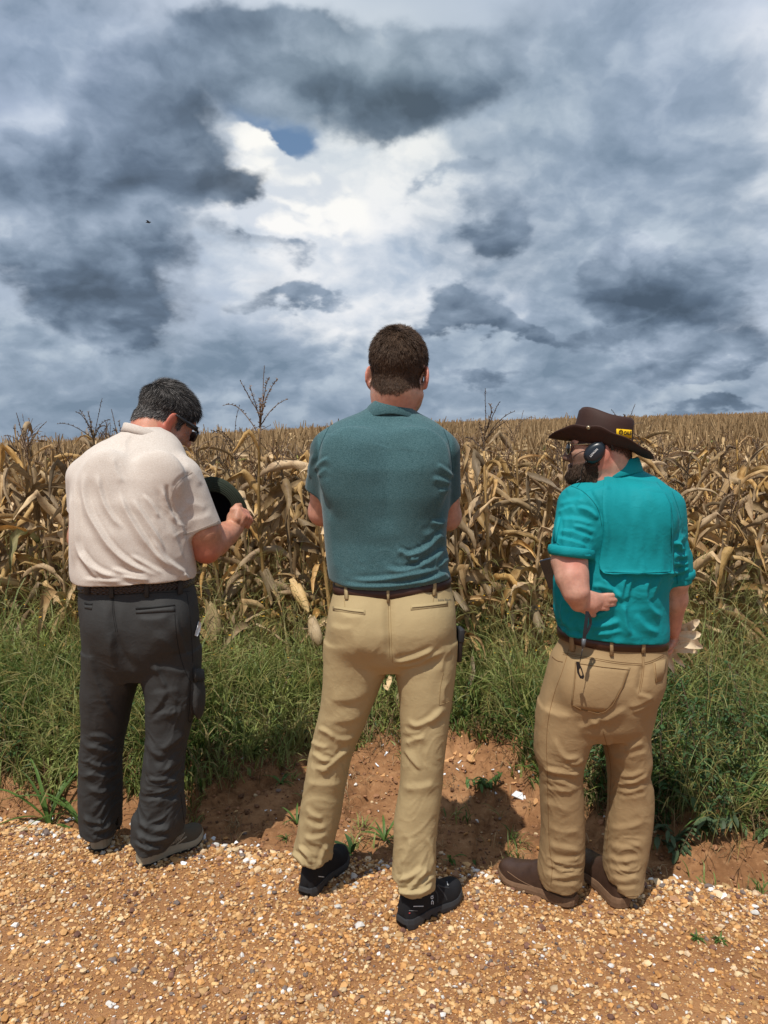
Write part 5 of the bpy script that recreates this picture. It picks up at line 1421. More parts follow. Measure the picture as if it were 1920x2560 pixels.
# ============================================================ middle man
def middle_man():
    Y0 = 2.33
    hl = PG(757, 2246); hr_ = PG(1015, 2326)
    root = bpy.data.objects.new('person', None); COL.objects.link(root); root.location = ((hl[0] + hr_[0]) / 2, Y0, 0)
    root['label'] = 'tallest man, dark teal polo shirt and khaki trousers, arms crossed, seen from behind'
    root['category'] = 'person'
    bpy.context.view_layer.update()
    pelvis = [(1425, 842, 1120, 2.36, .112), (1452, 838, 1124, 2.36, .118), (1477, 834, 1130, 2.355, .122), (1521, 822, 1138, 2.34, .132), (1560, 816, 1140, 2.33, .138), (1603, 812, 1141, 2.33, .135), (1640, 812, 1139, 2.34, .122), (1665, 830, 1120, 2.34, .09)]
    XC = [(P(980, 1600, 2.33), (.06, .10, .07))]
    YL = lambda py: np.interp(py, [1600, 1850, 2100, 2180], [2.335, 2.38, 2.41, 2.42])
    YR = lambda py: np.interp(py, [1600, 1850, 2200, 2260], [2.335, 2.30, 2.27, 2.265])
    BB = lambda py: np.interp(py, [1600, 1700, 1850, 1950, 2080, 2150, 2250], [.118, .112, .092, .086, .082, .088, .098])
    LL = [(1600,812,970),(1656,809,978),(1704,807,955),(1765,802,930),(1806,793,914),(1847,783,895),(1871,777,886),(1908,768,875),(1969,759,863),(2010,753,857),(2050,748,850),(2091,742,838),(2123,733,832),(2148,735,836),(2200,740,832)]
    RL = [(1600,968,1141),(1656,983,1141),(1725,995,1132),(1757,998,1127),(1806,1001,1122),(1867,1003,1113),(1908,1002,1109),(1948,1001,1106),(1989,996,1103),(2018,991,1099),(2050,985,1095),(2111,984,1090),(2172,980,1088),(2205,968,1090),(2230,970,1086),(2275,980,1070)]
    F = Field((-.36, 2.12, .03), (.32, 2.58, 1.18), .0038)
    F.loft(rows_px(pelvis), .03)
    F.loft(rows_px([(py, a, b, float(YL(py)), float(BB(py))) for py, a, b in LL]), .012)
    F.loft(rows_px([(py, a, b, float(YR(py)), float(BB(py))) for py, a, b in RL]), .012)
    for c_, r_ in XC: F.ell(c_, r_, None, .04)
    for sx in (-1, 1): F.ell((P(975 + sx * 72, 1570, 2.25)[0], 2.255, P(975, 1570, 2.25)[2]), (.075, .06, .085), None, .05)
    khaki = fabric('khaki stretch twill', (.33, .245, .125), (.43, .33, .175), 1500, 7, .8, .85, .25)
    S = [(z4(690,530, 800,505, 880,478, 960,440), 7, .009, 1.7), (z4(700,560, 850,545, 900,505, 1030,450), 6, .006), (z4(720,600, 800,590, 900,560), 8, .004), (z4(600,480, 520,430, 440,440), 22, .004),
         (z4(190,1080, 260,1130, 330,1130), 6, .006), (z4(200,1185, 290,1180, 360,1110, 440,1050), 6, .008), (z4(230,930, 300,960, 340,1000), 6, .006), (z4(180,1010, 250,1050, 300,1050), 6, .005), (z4(250,1205, 300,1180), 5, .004), (z4(330,990, 400,1010, 470,980), 7, .005),
         (z4(150,1260, 260,1290, 390,1270), 9, .004), (z4(780,870, 830,930, 930,880, 1000,800), 7, .007), (z4(760,1030, 840,1000, 900,990), 7, .006), (z4(870,1200, 830,1150, 760,1060), 6, .006), (z4(740,1290, 850,1310, 960,1270), 10, .005), (z4(760,930, 800,970, 880,960), 6, .004), (z4(900,900, 960,870, 1010,800), 6, .004),
         (z4(660,1895, 760,1950, 880,1940, 950,1870), 6, .012, 1.8), (z4(700,1870, 800,1850, 900,1780), 7, .008), (z4(770,1955, 860,1845, 915,1790), 6, .009), (z4(860,1930, 920,1860, 950,1840), 5, .008), (z4(740,1780, 790,1700, 800,1600), 8, .006), (z4(930,1800, 940,1700, 900,1600), 6, .005), (z4(700,1950, 740,1900, 760,1820), 6, .006),
         (z4(70,1690, 130,1740, 160,1790), 5, .010, 1.7), (z4(110,1650, 165,1700, 200,1770), 5, .009), (z4(320,1680, 300,1780), 6, .008), (z4(240,1800, 260,1700, 300,1640), 6, .007), (z4(160,1420, 200,1470, 270,1490), 7, .006), (z4(150,1500, 220,1550, 290,1540), 7, .005), (z4(140,1600, 220,1620, 300,1580), 7, .005),
         (z4(340,200, 420,260, 520,250), 10, .003), (z4(1060,440, 1000,500, 990,600), 7, .004), (z4(1040,640, 1000,700, 1010,790), 6, .004),
         (z4(668,120, 672,300, 680,520), 9, -.007, 1), (z4(300,300, 380,330, 460,320), 9, .003), (z4(560,700, 450,760, 300,760), 12, .0035), (z4(520,850, 420,890, 300,890), 10, .004)]
    cL = P(786, 2168, 2.33); cR = P(1030, 2240, 2.185)
    cuts = [(cL, (-.10, .05, -1), .16), (cR, (-.26, .12, -1), .17)]
    Z = [(820, 1890, 60, 70, .007), (1055, 1900, 60, 120, .0055), (780, 2110, 50, 50, .007), (1035, 2180, 60, 60, .008), (1040, 2060, 60, 60, .003), (790, 2010, 55, 60, .004), (870, 1760, 60, 50, .002)]
    tr, tb, (TV, TF) = garment('trousers', F, cuts, S, Z, khaki, root, seed=3, wamp=.5, wr=(10, 10, 40))
    kh2 = plain('khaki stitching', (.30, .21, .10), .9, .2)
    ribbon('seam', tb, [z4(664,130, 668,300, 674,500), z4(678,130, 682,300, 690,530)], 1.6, kh2, root, Y0, parent=tr)
    ribbon('seam', tb, [z4(326,95, 480,120, 660,132), z4(680,132, 860,110, 1040,70), z4(1083,210, 1090,400, 1080,600, 1045,850, 1020,1000, 1000,1200, 985,1400, 960,1600)], 1.5, kh2, root, Y0, parent=tr)
    ribbon('seam', tb, [z4(1003,590, 985,680, 978,790), z4(978,792, 1015,782, 1050,765), z4(395,140, 400,190), z4(943,120, 940,165), z4(935,1640, 950,1700, 955,1770)], 1.5, kh2, root, Y0, parent=tr, smooth_line=False)
    for pl in (z4(326,186, 524,210, 326,214, 524,240), z4(803,178, 1031,155, 803,212, 1031,186)):
        (a, b, c, d) = pl
        patch('pocket_welt', tb, [(a[0], a[1], b[0], b[1]), ((a[0] + c[0]) / 2, (a[1] + c[1]) / 2, (b[0] + d[0]) / 2, (b[1] + d[1]) / 2), (c[0], c[1], d[0], d[1])], khaki, root, Y0, 14, .0006, .0008, tr)
        ribbon('pocket_opening', tb, [[(a[0] + 4, a[1] * .45 + c[1] * .55), ((a[0] + b[0]) / 2, (a[1] + b[1]) * .225 + (c[1] + d[1]) * .275 + 1.5), (b[0] - 4, b[1] * .45 + d[1] * .55)]], 3, plain('painted pocket shade', (.12, .08, .04), .95, .1), root, Y0, off=.0030, parent=tr)  # dark strip on the welt: shade of the pocket slot put into its colour
    text_px('embroidery', tb, 'Eddie Bauer', *z4(1012, 147)[0], 7, -4, plain('grey thread', (.10, .10, .09), .9, .2), root, Y0, parent=tr)
    # polo shirt
    top = [(1006, 930, 1022, 2.385, .052), (1018, 922, 1030, 2.385, .057), (1030, 900, 1042, 2.385, .066), (1042, 868, 1066, 2.38, .078), (1056, 836, 1092, 2.375, .090), (1075, 812, 1112, 2.365, .102), (1110, 800, 1122, 2.355, .122), (1170, 796, 1126, 2.345, .135), (1240, 802, 1124, 2.345, .135), (1300, 808, 1118, 2.35, .128), (1350, 812, 1117, 2.355, .122), (1400, 817, 1120, 2.355, .124), (1440, 823, 1127, 2.355, .130), (1462, 827, 1128, 2.355, .128), (1490, 836, 1122, 2.355, .118)]
    F = Field((-.33, 2.13, 1.00), (.36, 2.62, 1.68), .0036)
    pts = ((822, 1448, 2.34), (850, 1464, 2.27), (900, 1478, 2.235), (960, 1482, 2.225), (1050, 1472, 2.235), (1100, 1458, 2.27), (1133, 1440, 2.34))
    zx = np.array([P(*p)[0] for p in pts]); zzv = np.array([P(*p)[2] for p in pts])
    F.loft(rows_px(top), .03, zbot=lambda X, Y: np.interp(X, zx, zzv).astype(np.float32) + 0 * Y)
    eL = P(806, 1280, 2.43); eR = P(1118, 1292, 2.43); sL = P(820, 1128, 2.36); sR = P(1105, 1130, 2.36)
    F.sleeve(sL, P(797, 1290, 2.43), .057, .056, P(777, 1236, 2.35), (-.22, .25, -1)); F.sleeve(sR, P(1112, 1300, 2.43), .057, .054, P(1128, 1258, 2.35), (.2, .25, -1))
    for q, (x, y) in ((1, (870, 1160)), (1, (1050, 1160))): F.ell(P(x, y, 2.25), (.08, .024, .10), None, .08)
    tealm = mat('heathered teal polo knit')
    ov = tealm.v('MULTIPLY', tealm.obj, (1, 1, 1.9))
    h = tealm.noise(ov, 250, 4, .75); h2 = tealm.noise(ov, 1100, 1, .5); mo = tealm.noise(tealm.obj, 9, 3, .5)
    f = tealm.m('ADD', tealm.m('MULTIPLY', tealm.m('SUBTRACT', tealm.m('ADD', tealm.m('MULTIPLY', h, .6), tealm.m('MULTIPLY', h2, .4)), .5), 4.2), tealm.m('MULTIPLY_ADD', tealm.m('SUBTRACT', mo, .5), .25, .45), clamp=True)
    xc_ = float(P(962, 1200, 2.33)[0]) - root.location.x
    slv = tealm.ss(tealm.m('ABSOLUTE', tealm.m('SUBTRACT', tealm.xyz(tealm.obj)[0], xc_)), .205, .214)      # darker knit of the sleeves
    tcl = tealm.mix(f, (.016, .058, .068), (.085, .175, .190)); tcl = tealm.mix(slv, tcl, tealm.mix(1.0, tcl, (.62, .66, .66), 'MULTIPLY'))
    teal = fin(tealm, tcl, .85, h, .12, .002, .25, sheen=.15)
    S = [(z3(205,1220, 240,1155, 320,1120), 6, .006, 1.6), (z3(175,1290, 165,1180, 210,1080), 6, .005), (z3(232,1270, 250,1230, 300,1200), 6, .004),
         (z3(1140,1165, 1215,1215, 1275,1270), 6, .006, 1.6), (z3(1100,1275, 1200,1292, 1258,1325), 6, .005, 1.6), (z3(1150,1378, 1210,1372, 1250,1350), 6, .004),
         (z3(870,1872, 1000,1850, 1110,1775, 1200,1650), 8, .011, 1.8), (z3(740,1950, 850,2000, 1000,1960, 1150,1870, 1235,1790), 9, .011, 1.8), (z3(930,1890, 960,1905, 1010,1890), 5, .007), (z3(840,1830, 900,1850, 940,1885), 6, .007),
         (z3(450,2060, 700,2062, 1000,2010, 1200,1960), 8, .009, 1.7), (z3(1090,1612, 1170,1624, 1200,1580), 7, .009), (z3(1020,1722, 1120,1690, 1200,1600), 9, .004), (z3(380,2085, 600,2112, 900,2100, 1220,2030), 6, .009), (z3(1000,2090, 1120,2040, 1240,2000), 6, .008),
         (z3(330,1500, 340,1800, 380,2050), 14, .004), (z3(1150,1960, 1200,1920, 1230,1880), 6, .007), (z3(1180,1700, 1200,1760, 1220,1800), 7, .005),
         (z3(780,900, 770,1300, 740,1750), 42, -.010, 1), (z3(690,860, 860,880, 980,850), 14, .003), (z3(420,960, 620,1000), 30, .004), (z3(700,790, 830,800, 960,830), 6, .003), (z3(250,930, 240,1060, 215,1180), 5, -.004, 1), (z3(1235,960, 1260,1100, 1262,1230), 5, -.004, 1)]
    cuts = []
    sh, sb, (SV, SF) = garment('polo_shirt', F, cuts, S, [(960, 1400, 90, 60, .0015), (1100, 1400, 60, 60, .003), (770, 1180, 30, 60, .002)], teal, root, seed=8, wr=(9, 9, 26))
    dteal = plain('teal seam', (.02, .055, .065), .9, .2)
    ribbon('seam', sb, [z3(318,880, 280,950, 240,1050, 225,1150), z3(1195,905, 1235,1000, 1258,1130, 1262,1220)], 1.8, dteal, root, Y0, parent=sh)
    # collar
    c0 = P(972, 1019, 2.385); rp = []
    for k in range(48):
        a = 2 * math.pi * k / 48; ca, sa = math.cos(a), math.sin(a)
        p = c0 + np.array([.074 * ca + .004, .068 * sa, -.012 - sa * .018 - abs(ca) ** 2 * .018]); rp.append((p, unit([ca / .078, sa / .07, 0]), np.array([0, 0, 1.0])))
    collar = ring_strip('collar', rp, [(-.004, -.03), (-.008, .022), (-.004, .027), (.001, .024), (.013, .0), (.024, -.026), (.022, -.03), (.008, -.022)], teal, root, sh)
    # body
    O = P(997, 932, 2.40); s = 1.13; Mh = frame(-13, 4, 2)
    F = Field((-.36, 2.12, .02), (.36, 2.72, 1.95), .004)
    head(F, O, Mh, s, 1.02)
    F.cone(P(978, 1050, 2.375), P(986, 965, 2.385), .066, .063, .03)
    F.loft([(z, cx, cy, a * .86, b * .84, n) for z, cx, cy, a, b, n in rows_px(top[4:])], .04)
    F.loft([(z, cx, cy, a * .80, b * .76, n) for z, cx, cy, a, b, n in rows_px(pelvis)], .03)
    for C, fn, hp, yw in ((LL, YL, hl, -26), (RL, YR, hr_ + np.array([-.022, .004, 0]), -47)): leg_body(F, [(py, a, b, float(fn(py)), float(BB(py))) for py, a, b in C], hp, .66, yw)
    for hp, yw in ((hl, -26), (hr_ + np.array([-.022, .004, 0]), -47)):
        d_ = np.array([-math.sin(R(yw)), math.cos(R(yw)), 0]); b_ = np.array([hp[0], hp[1], .048]); F.cone(b_ + d_ * .07, b_ + d_ * .17, .024, .016, .008)
    F.chain([(sL, .052), (eL, .043)], .02); F.chain([(sR, .052), (eR, .043)], .02)
    wl = P(1040, 1255, 2.56); wr_ = P(900, 1225, 2.58)
    F.chain([(eL + [0, .01, 0], .046), ((eL + wl) / 2, .040), (wl, .028)], .02); F.chain([(eR + [0, .01, 0], .046), ((eR + wr_) / 2, .040), (wr_, .028)], .02)
    for w_, dd, ss in ((wl, (1, -.15, .05), 1), (wr_, (-1, -.15, .1), -1)):
        F.cone(w_, w_ + unit(dd) * .08, .03, .034, .01, flat=((0, 1, 0), .5))
        for i in range(4): finger(F, w_ + unit(dd) * .085 + np.array([0, 0, (i - 1.5) * .019]), dd, (0, -1, 0), .075, .0085, (15, 25, 25))
        finger(F, w_ + np.array([0, 0, .028]), (dd[0] * .7, 0, .6), (0, -1, 0), .06, .0095, (10, 10, 10))
    skin = skin_mat('skin fair ruddy', (.53, .30, .21), (.54, .18, .13), (.055, .030, .018), (.28, .17, .12))
    bo, V, Fc, L, hr = body_build(F, O, Mh, s, root, skin, lambda L: scalp(L, -.070), lambda V, L, hd: ears_red(V, L, hd), lambda L: .35 * smooth01(L[:, 1], -.01, .03) * smooth01(-L[:, 2], .02, .05))
    hm = hair_mat('brown hair', (.030, .016, .009), (.105, .062, .036))
    w = hr[Fc].mean(1); w = np.where(w > .35, w, 0)
    whorl = O + Mh @ np.array([.012, -.062, .112]) * s
    def flow(p, n):
        d = p - whorl; d /= np.linalg.norm(d, axis=1, keepdims=True) + 1e-6
        sw = np.cross(n, d)
        near = np.exp(-(np.linalg.norm(p - whorl, axis=1) / .05) ** 2)[:, None]
        return d + sw * near * .9 + np.array([0, 0, -.55]) * (1 - near)
    def tint(p, rng, n):
        v = .75 + .6 * rng.random((n, 1)); return np.clip(np.repeat(v, 3, 1), 0, 1.6)
    zt_ = lambda p: .008 + .013 * smooth01(((p - O) @ Mh / s)[:, 2], -.02, .09)
    strands('hair', V, Fc, w, flow, 40000, zt_, .0010, hm, root, 5, tint, lift=.55)
    # belt
    bt, rp = belt('belt', tb, [(838, 1472, 2.34), (860, 1478, 2.28), (910, 1485, 2.245), (970, 1488, 2.235), (1050, 1480, 2.245), (1100, 1468, 2.28), (1126, 1456, 2.34)], 24, 2.24, plain('brown leather belt', (.045, .018, .012), .5, .4), root, 2.355, .005)
    for (x, y, yb) in ((868, 1478, 1500), (970, 1482, 1506), (1084, 1462, 1490)):
        patch('belt_loop', tb, [(x - 3.5, y - 14, x + 3.5, y - 14), (x - 3.5, y, x + 3.5, y), (x - 3.5, yb, x + 3.5, yb)], khaki, root, Y0, 3, .0068, .002, bt, sm=0)
    # shoes
    mu = plain('black knit', (.010, .010, .012), .8, .3, bscale=500, bstr=.4); ms = plain('dark rubber', (.030, .031, .034), .6, .4)
    u, bv, H, M_ = shoe('a', hl + np.array([.004, 0, 0]), -26, .275, .049, mu, ms, root, notches=8, sole_h=.030, up_h=.092, label='black running shoe on the left foot, heel towards the road')
    ribbon('logo', bv, [[(742 + 3.5 * math.cos(a), 2217 + 4 * math.sin(a)) for a in np.linspace(0, 6.3, 12)], [(738, 2229), (739, 2223.5), (742, 2222), (746, 2223.5), (746, 2229)]], 1.3, M_white, root, 2.4, parent=u, smooth_line=False)
    ribbon('heel_strip', bv, [z4(155,1812, 152,1840, 148,1868)], 3, M_white, root, 2.4, parent=u); ribbon('logo', bv, [z4(235,1846, 270,1850)], 2, M_white, root, 2.4, parent=u)
    u, bv, H, M_ = shoe('a', hr_ + np.array([-.018, .006, 0]), -47, .275, .050, mu, ms, root, notches=8, sole_h=.032, up_h=.095, label='black running shoe on the right foot, turned out to the side')
    ribbon('logo', bv, [z7(*sum([[1105 + 24 * math.cos(a), 585 + 32 * math.sin(a)] for a in np.linspace(0, 6.3, 14)], [])), z7(1128,545, 1122,535), z7(1093,742, 1093,680, 1112,655, 1133,680, 1133,742), z7(672,792, 905,788)], 2.2, M_white, root, 2.25, parent=u, smooth_line=False)
    ribbon('logo', bv, [z7(*sum([[378 + 20 * math.cos(a), 995 + 20 * math.sin(a)] for a in np.linspace(0, 6.3, 12)], [])), z7(364,1085, 364,1055, 382,1038, 402,1055, 402,1085)], 1.3, M_white, root, 2.25, parent=u, smooth_line=False)
    ribbon('heel_strip', bv, [z7(262,610, 250,650, 262,690), z7(304,700, 296,780, 288,850)], 2.4, M_white, root, 2.25, parent=u, smooth_line=False)
    ribbon('logo', bv, [z7(575,888, 770,896)], .9, plain('grey print', (.25, .25, .25), .6), root, 2.25, parent=u)
    ribbon('flag_tag', bv, [z7(570,950, 602,950)], 3.5, plain('red tag', (.45, .06, .05), .6), root, 2.25, parent=u)
    ribbon('overlay', bv, [z7(1215,300, 1320,420, 1420,560, 1450,650), z7(1230,290, 1330,340, 1500,370), z7(1180,420, 1240,520, 1240,700)], 4, plain('dark grey overlay', (.035, .037, .04), .7), root, 2.25, parent=u)
    ribbon('logo', bv, [z7(1450,225, 1475,310)], 1.6, M_white, root, 2.25, parent=u)
    # thing clipped at his right hip pocket
    return root, tb
MID, MID_TB = middle_man()

# ============================================================ left man
def left_man():
    Y0 = 2.62
    hl = PG(246, 2131); hr_ = PG(345, 2168)
    root = bpy.data.objects.new('person', None); COL.objects.link(root); root.location = ((hl[0] + hr_[0]) / 2, Y0, 0)
    root['label'] = 'grey haired man in beige t-shirt and dark grey cargo trousers, head bowed over his hat'
    root['category'] = 'person'
    bpy.context.view_layer.update()
    Yp = 2.62
    pelvis = [(1405, 205, 476, 2.63, .145), (1446, 208, 479, 2.63, .150), (1465, 206, 482, 2.63, .150), (1500, 204, 490, 2.62, .155), (1552, 209, 495, 2.61, .155), (1604, 213, 496, 2.61, .15), (1650, 213, 498, 2.62, .135), (1685, 235, 480, 2.62, .10)]
    YL = lambda py: np.interp(py, [1620, 1850, 2060, 2110], [2.62, 2.66, 2.685, 2.69])
    YR = lambda py: np.interp(py, [1620, 1850, 2090, 2150], [2.62, 2.60, 2.60, 2.60])
    BB = lambda py: np.interp(py, [1620, 1720, 1850, 1950, 2040, 2150], [.125, .118, .10, .10, .098, .10])
    LL = [(1620,214,350),(1695,210,352),(1719,209,339),(1761,209,326),(1813,211,316),(1865,208,304),(1900,206,298),(1970,203,299),(2022,203,300),(2057,205,299),(2080,211,297),(2110,222,290),(2130,226,288)]
    RL = [(1620,350,500),(1695,358,500),(1726,367,492),(1778,369,486),(1830,370,473),(1882,365,460),(1952,358,455),(2004,351,459),(2039,338,462),(2074,334,457),(2091,330,440),(2126,332,414),(2165,335,395)]
    F = Field((-1.16, 2.40, .02), (-.56, 2.84, 1.10), .0038)
    F.loft(rows_px(pelvis), .03)
    F.loft(rows_px([(py, a, b, float(YL(py)), float(BB(py))) for py, a, b in LL]), .012)
    F.loft(rows_px([(py, a, b, float(YR(py)), float(BB(py))) for py, a, b in RL]), .012)
    F.ell(P(352, 1630, 2.61), (.07, .11, .085), None, .04)
    for x in (285, 405): F.ell(P(x, 1560, 2.52), (.078, .06, .09), None, .05)
    F.ell(P(497, 1740, 2.60), (.022, .055, .085), None, .02)                       # bellows pocket on the outer thigh
    F.cone(P(345, 2050, 2.56), P(352, 2085, 2.56), .02, .02, .02)
    char = fabric('charcoal ripstop nylon', (.026, .026, .026), (.045, .044, .042), 1300, 7, .9, .72, .35)
    S = [(z2(640,650, 690,740, 740,850), 6, .007), (z2(740,850, 680,960, 610,1040), 8, .007, 1.5), (z2(870,1160, 800,1200, 700,1290), 8, .008), (z2(600,1200, 640,1290, 730,1330), 7, .006), (z2(860,1330, 760,1400, 640,1440), 7, .007), (z2(600,700, 700,690, 900,730), 8, .004),
         (z2(170,520, 220,750, 300,950, 400,1080), 7, .006), (z2(350,400, 330,600, 420,800, 480,900), 12, .007), (z2(160,1180, 280,1170, 380,1230), 6, .006), (z2(150,1240, 260,1260, 400,1300), 7, .007), (z2(150,1350, 280,1400, 400,1380), 6, .007), (z2(140,1440, 260,1470, 400,1440), 7, .006), (z2(150,1540, 280,1590, 400,1540), 7, .006),
         (z2(140,1750, 200,1800, 300,1790), 6, .008), (z2(150,1830, 260,1860, 390,1780), 7, .007), (z2(180,1900, 280,1920, 380,1860), 7, .006), (z2(580,1500, 680,1480, 830,1500), 7, .007), (z2(570,1560, 700,1570, 840,1540), 6, .007), (z2(560,1640, 700,1640, 860,1640), 7, .005),
         (z2(520,1780, 640,1850, 780,1830), 8, .008), (z2(500,1850, 620,1930, 780,1900), 7, .009), (z2(490,1930, 600,1990, 720,1980), 6, .009, 1.7), (z2(540,1880, 580,1960, 620,2010), 6, .007), (z2(520,330, 620,350, 760,320), 9, .004), (z2(800,300, 830,450, 900,650), 6, .004), (z2(620,460, 730,480, 820,600), 14, .004),
         (z2(345,200, 352,400, 400,560, 520,740), 10, -.008, 1), (z2(600,900, 700,860, 850,850), 8, .003), (z2(620,1080, 720,1010, 860,1000), 9, .006), (z2(900,700, 880,900, 870,1050), 5, .004)]
    cuts = [(P(257, 2106, 2.595), (-.05, .0, -1), .16), (P(372, 2142, 2.51), (-.22, .10, -1), .17)]
    Z = [(250, 1900, 55, 110, .011), (410, 1940, 60, 90, .011), (255, 2060, 50, 45, .009), (390, 2080, 60, 60, .010), (430, 1780, 50, 60, .006), (300, 1640, 60, 60, .002)]
    tr, tb, _ = garment('trousers', F, cuts, S, Z, char, root, seed=13, wamp=.7, wr=(9, 9, 44))
    stc = plain('dark seam', (.016, .016, .016), .9, .2)
    ribbon('seam', tb, [z2(345,190, 350,300, 372,430), z2(355,190, 362,300, 385,430), z2(150,150, 330,150, 480,160), z2(370,165, 620,152, 900,140), z2(880,150, 905,300, 915,450, 925,650), z2(795,300, 810,500, 860,700, 915,800), z2(838,1600, 850,1700, 862,1800)], 1.7, stc, root, Y0, parent=tr)
    for rws in ((z2(515,262, 795,238), z2(518,300, 800,285)), (z2(150,222, 205,232), z2(150,262, 200,272))):
        (a, b), (c, d) = rws
        patch('pocket_welt', tb, [(a[0], a[1] + 6, b[0], b[1] + 3), (c[0], c[1], d[0], d[1])], char, root, Y0, 14, .0008, .0010, tr)
        ribbon('pocket_opening', tb, [[a, ((a[0] + b[0]) / 2, (a[1] + b[1]) / 2 + 2), b]], 5, stc, root, Y0, off=.003, parent=tr)
    patch('cargo_flap', tb, [z2(925,690, 1015,700)[0] + z2(925,690, 1010,700)[1], z2(925,740, 1018,760)[0] + z2(925,740, 1016,760)[1], z2(930,790, 1000,775)[0] + z2(930,790, 998,775)[1]], char, root, 2.60, 8, .008, .003, tr)
    ribbon('seam', tb, [z2(905,800, 905,950, 890,1060), z2(890,1060, 905,1085, 915,1060)], 3, stc, root, Y0, parent=tr)
    # t-shirt
    top = [(1068, 322, 405, 2.71, .060), (1078, 308, 420, 2.705, .070), (1090, 286, 436, 2.70, .082), (1109, 245, 450, 2.69, .10), (1129, 218, 460, 2.675, .118), (1156, 200, 470, 2.66, .132), (1190, 188, 476, 2.64, .145), (1250, 182, 478, 2.62, .155), (1325, 180, 480, 2.61, .162), (1393, 181, 484, 2.61, .165), (1430, 184, 487, 2.61, .168), (1450, 189, 485, 2.61, .168), (1475, 200, 478, 2.62, .155)]
    F = Field((-1.22, 2.30, 1.00), (-.42, 2.92, 1.64), .0038)
    pts = ((186, 1446, 2.60), (208, 1459, 2.53), (272, 1467, 2.455), (356, 1463, 2.445), (430, 1458, 2.47), (465, 1454, 2.53), (486, 1446, 2.60))
    zx = np.array([P(*p)[0] for p in pts]); zzv = np.array([P(*p)[2] for p in pts])
    F.loft(rows_px(top), .03, zbot=lambda X, Y: np.interp(X, zx, zzv).astype(np.float32) + 0 * Y)
    sR = P(455, 1195, 2.63); eR = P(516, 1372, 2.66); wR = P(588, 1318, 2.82); sL = P(215, 1195, 2.66); eL = P(206, 1345, 2.74)
    F.sleeve(sR, P(514, 1360, 2.655), .072, .078, P(507, 1327, 2.645), (.36, -.05, -.93), .035)
    F.sleeve(sL, P(212, 1320, 2.73), .068, .066, P(190, 1272, 2.71), (-.3, .25, -1), .03)
    for x in (270, 400): F.ell(P(x, 1190, 2.53), (.08, .04, .09), None, .05)
    bm = mat('oatmeal heather jersey')
    h = bm.noise(bm.v('MULTIPLY', bm.obj, (1, 1, 2.4)), 210, 4, .7); mo = bm.noise(bm.obj, 8, 3, .5)
    f = bm.m('ADD', bm.m('MULTIPLY', bm.m('SUBTRACT', h, .5), 2.4), bm.m('MULTIPLY_ADD', bm.m('SUBTRACT', mo, .5), .3, .5), clamp=True)
    bei = fin(bm, bm.mix(f, (.47, .395, .335), (.66, .60, .54)), .9, h, .12, .002, .2, sheen=.1)
    S = [(z1(268,740, 268,900, 300,1060, 375,1190, 455,1315, 570,1425, 700,1500, 840,1555), 7, .013, 1.5), (z1(208,760, 203,950, 215,1200, 222,1340, 300,1450, 420,1530, 600,1565), 7, .011, 1.5), (z1(365,770, 392,910, 430,1030, 505,1140, 560,1200), 6, .009, 1.5),
         (z1(520,900, 590,1080, 700,1255, 810,1400, 930,1500), 7, .011, 1.5), (z1(620,960, 720,1110, 810,1240, 880,1390), 6, .008, 1.5), (z1(700,930, 770,1010, 830,1120), 5, .006), (z1(760,1250, 850,1400, 950,1480, 1040,1540), 7, .009), (z1(175,900, 180,1100, 180,1350, 200,1500), 6, .008),
         (z1(850,880, 868,950, 900,1060, 950,1150), 5, .008), (z1(885,850, 890,950, 930,1080), 5, -.006), (z1(600,1380, 720,1450, 860,1530), 6, .006), (z1(460,1480, 600,1530, 760,1550), 6, .007), (z1(250,1350, 330,1500, 380,1580), 6, .006), (z1(960,1100, 1020,1300, 1070,1480), 8, .006), (z1(900,1150, 960,1300, 1000,1450), 8, .005),
         (z1(1000,700, 1080,780, 1140,880), 9, .004), (z1(925,900, 960,830, 1070,775), 5, -.003, 1), (z1(1000,1000, 1100,1010, 1180,1050), 12, .003), (z1(1000,1120, 1100,1130, 1230,1080), 12, .003), (z1(620,480, 560,560, 590,640), 7, .004), (z1(480,650, 500,760, 560,860), 8, .004), (z1(1000,1520, 1040,1560), 5, .008), (z1(540,1540, 640,1560, 760,1570), 5, .007), (z1(250,1560, 420,1580, 560,1575), 5, .005)]
    cuts = []
    sh, sb, _ = garment('t_shirt', F, cuts, S, [(440, 1290, 30, 80, .003)], bei, root, seed=21, wr=(14, 14, 14))
    bst = plain('beige stitching', (.36, .30, .25), .9, .2)
    ribbon('seam', sb, [z1(1068,772, 980,830, 925,900, 915,960), z1(1000,1240, 1100,1210, 1200,1170, 1288,1135), z1(1003,1232, 1100,1202, 1200,1162, 1284,1127)], 1.4, bst, root, Y0, parent=sh)
    c0 = P(366, 1086, 2.70); rp = []
    for k in range(48):
        a = 2 * math.pi * k / 48; ca, sa = math.cos(a), math.sin(a)
        p = c0 + np.array([.077 * ca, .066 * sa, -.002 - ca * .024 - sa * .014]); rp.append((p, unit([ca / .077, sa / .066, 0]), np.array([0, 0, 1.0])))
    ring_strip('neckband', rp, [(-.004, -.01), (-.005, .014), (-.002, .017), (.002, .015), (.006, .002), (.012, -.012), (.008, -.014)], bei, root, sh)
    # body
    O = P(418, 1046, 2.80); s = 1.06; Mh = frame(-50, 30, 4)
    F = Field((-1.20, 2.40, .02), (-.38, 3.04, 1.80), .004)
    head(F, O, Mh, s, 1.15)
    F.cone(P(368, 1110, 2.70), O + Mh @ np.array([0, -.04, -.04]) * s, .070, .066, .03)
    F.cone(P(368, 1110, 2.70), O + Mh @ np.array([0, .01, -.08]) * s, .064, .052, .03)
    F.loft([(z, cx, cy, a * .80, b * .76, n) for z, cx, cy, a, b, n in rows_px(top[3:])], .04)
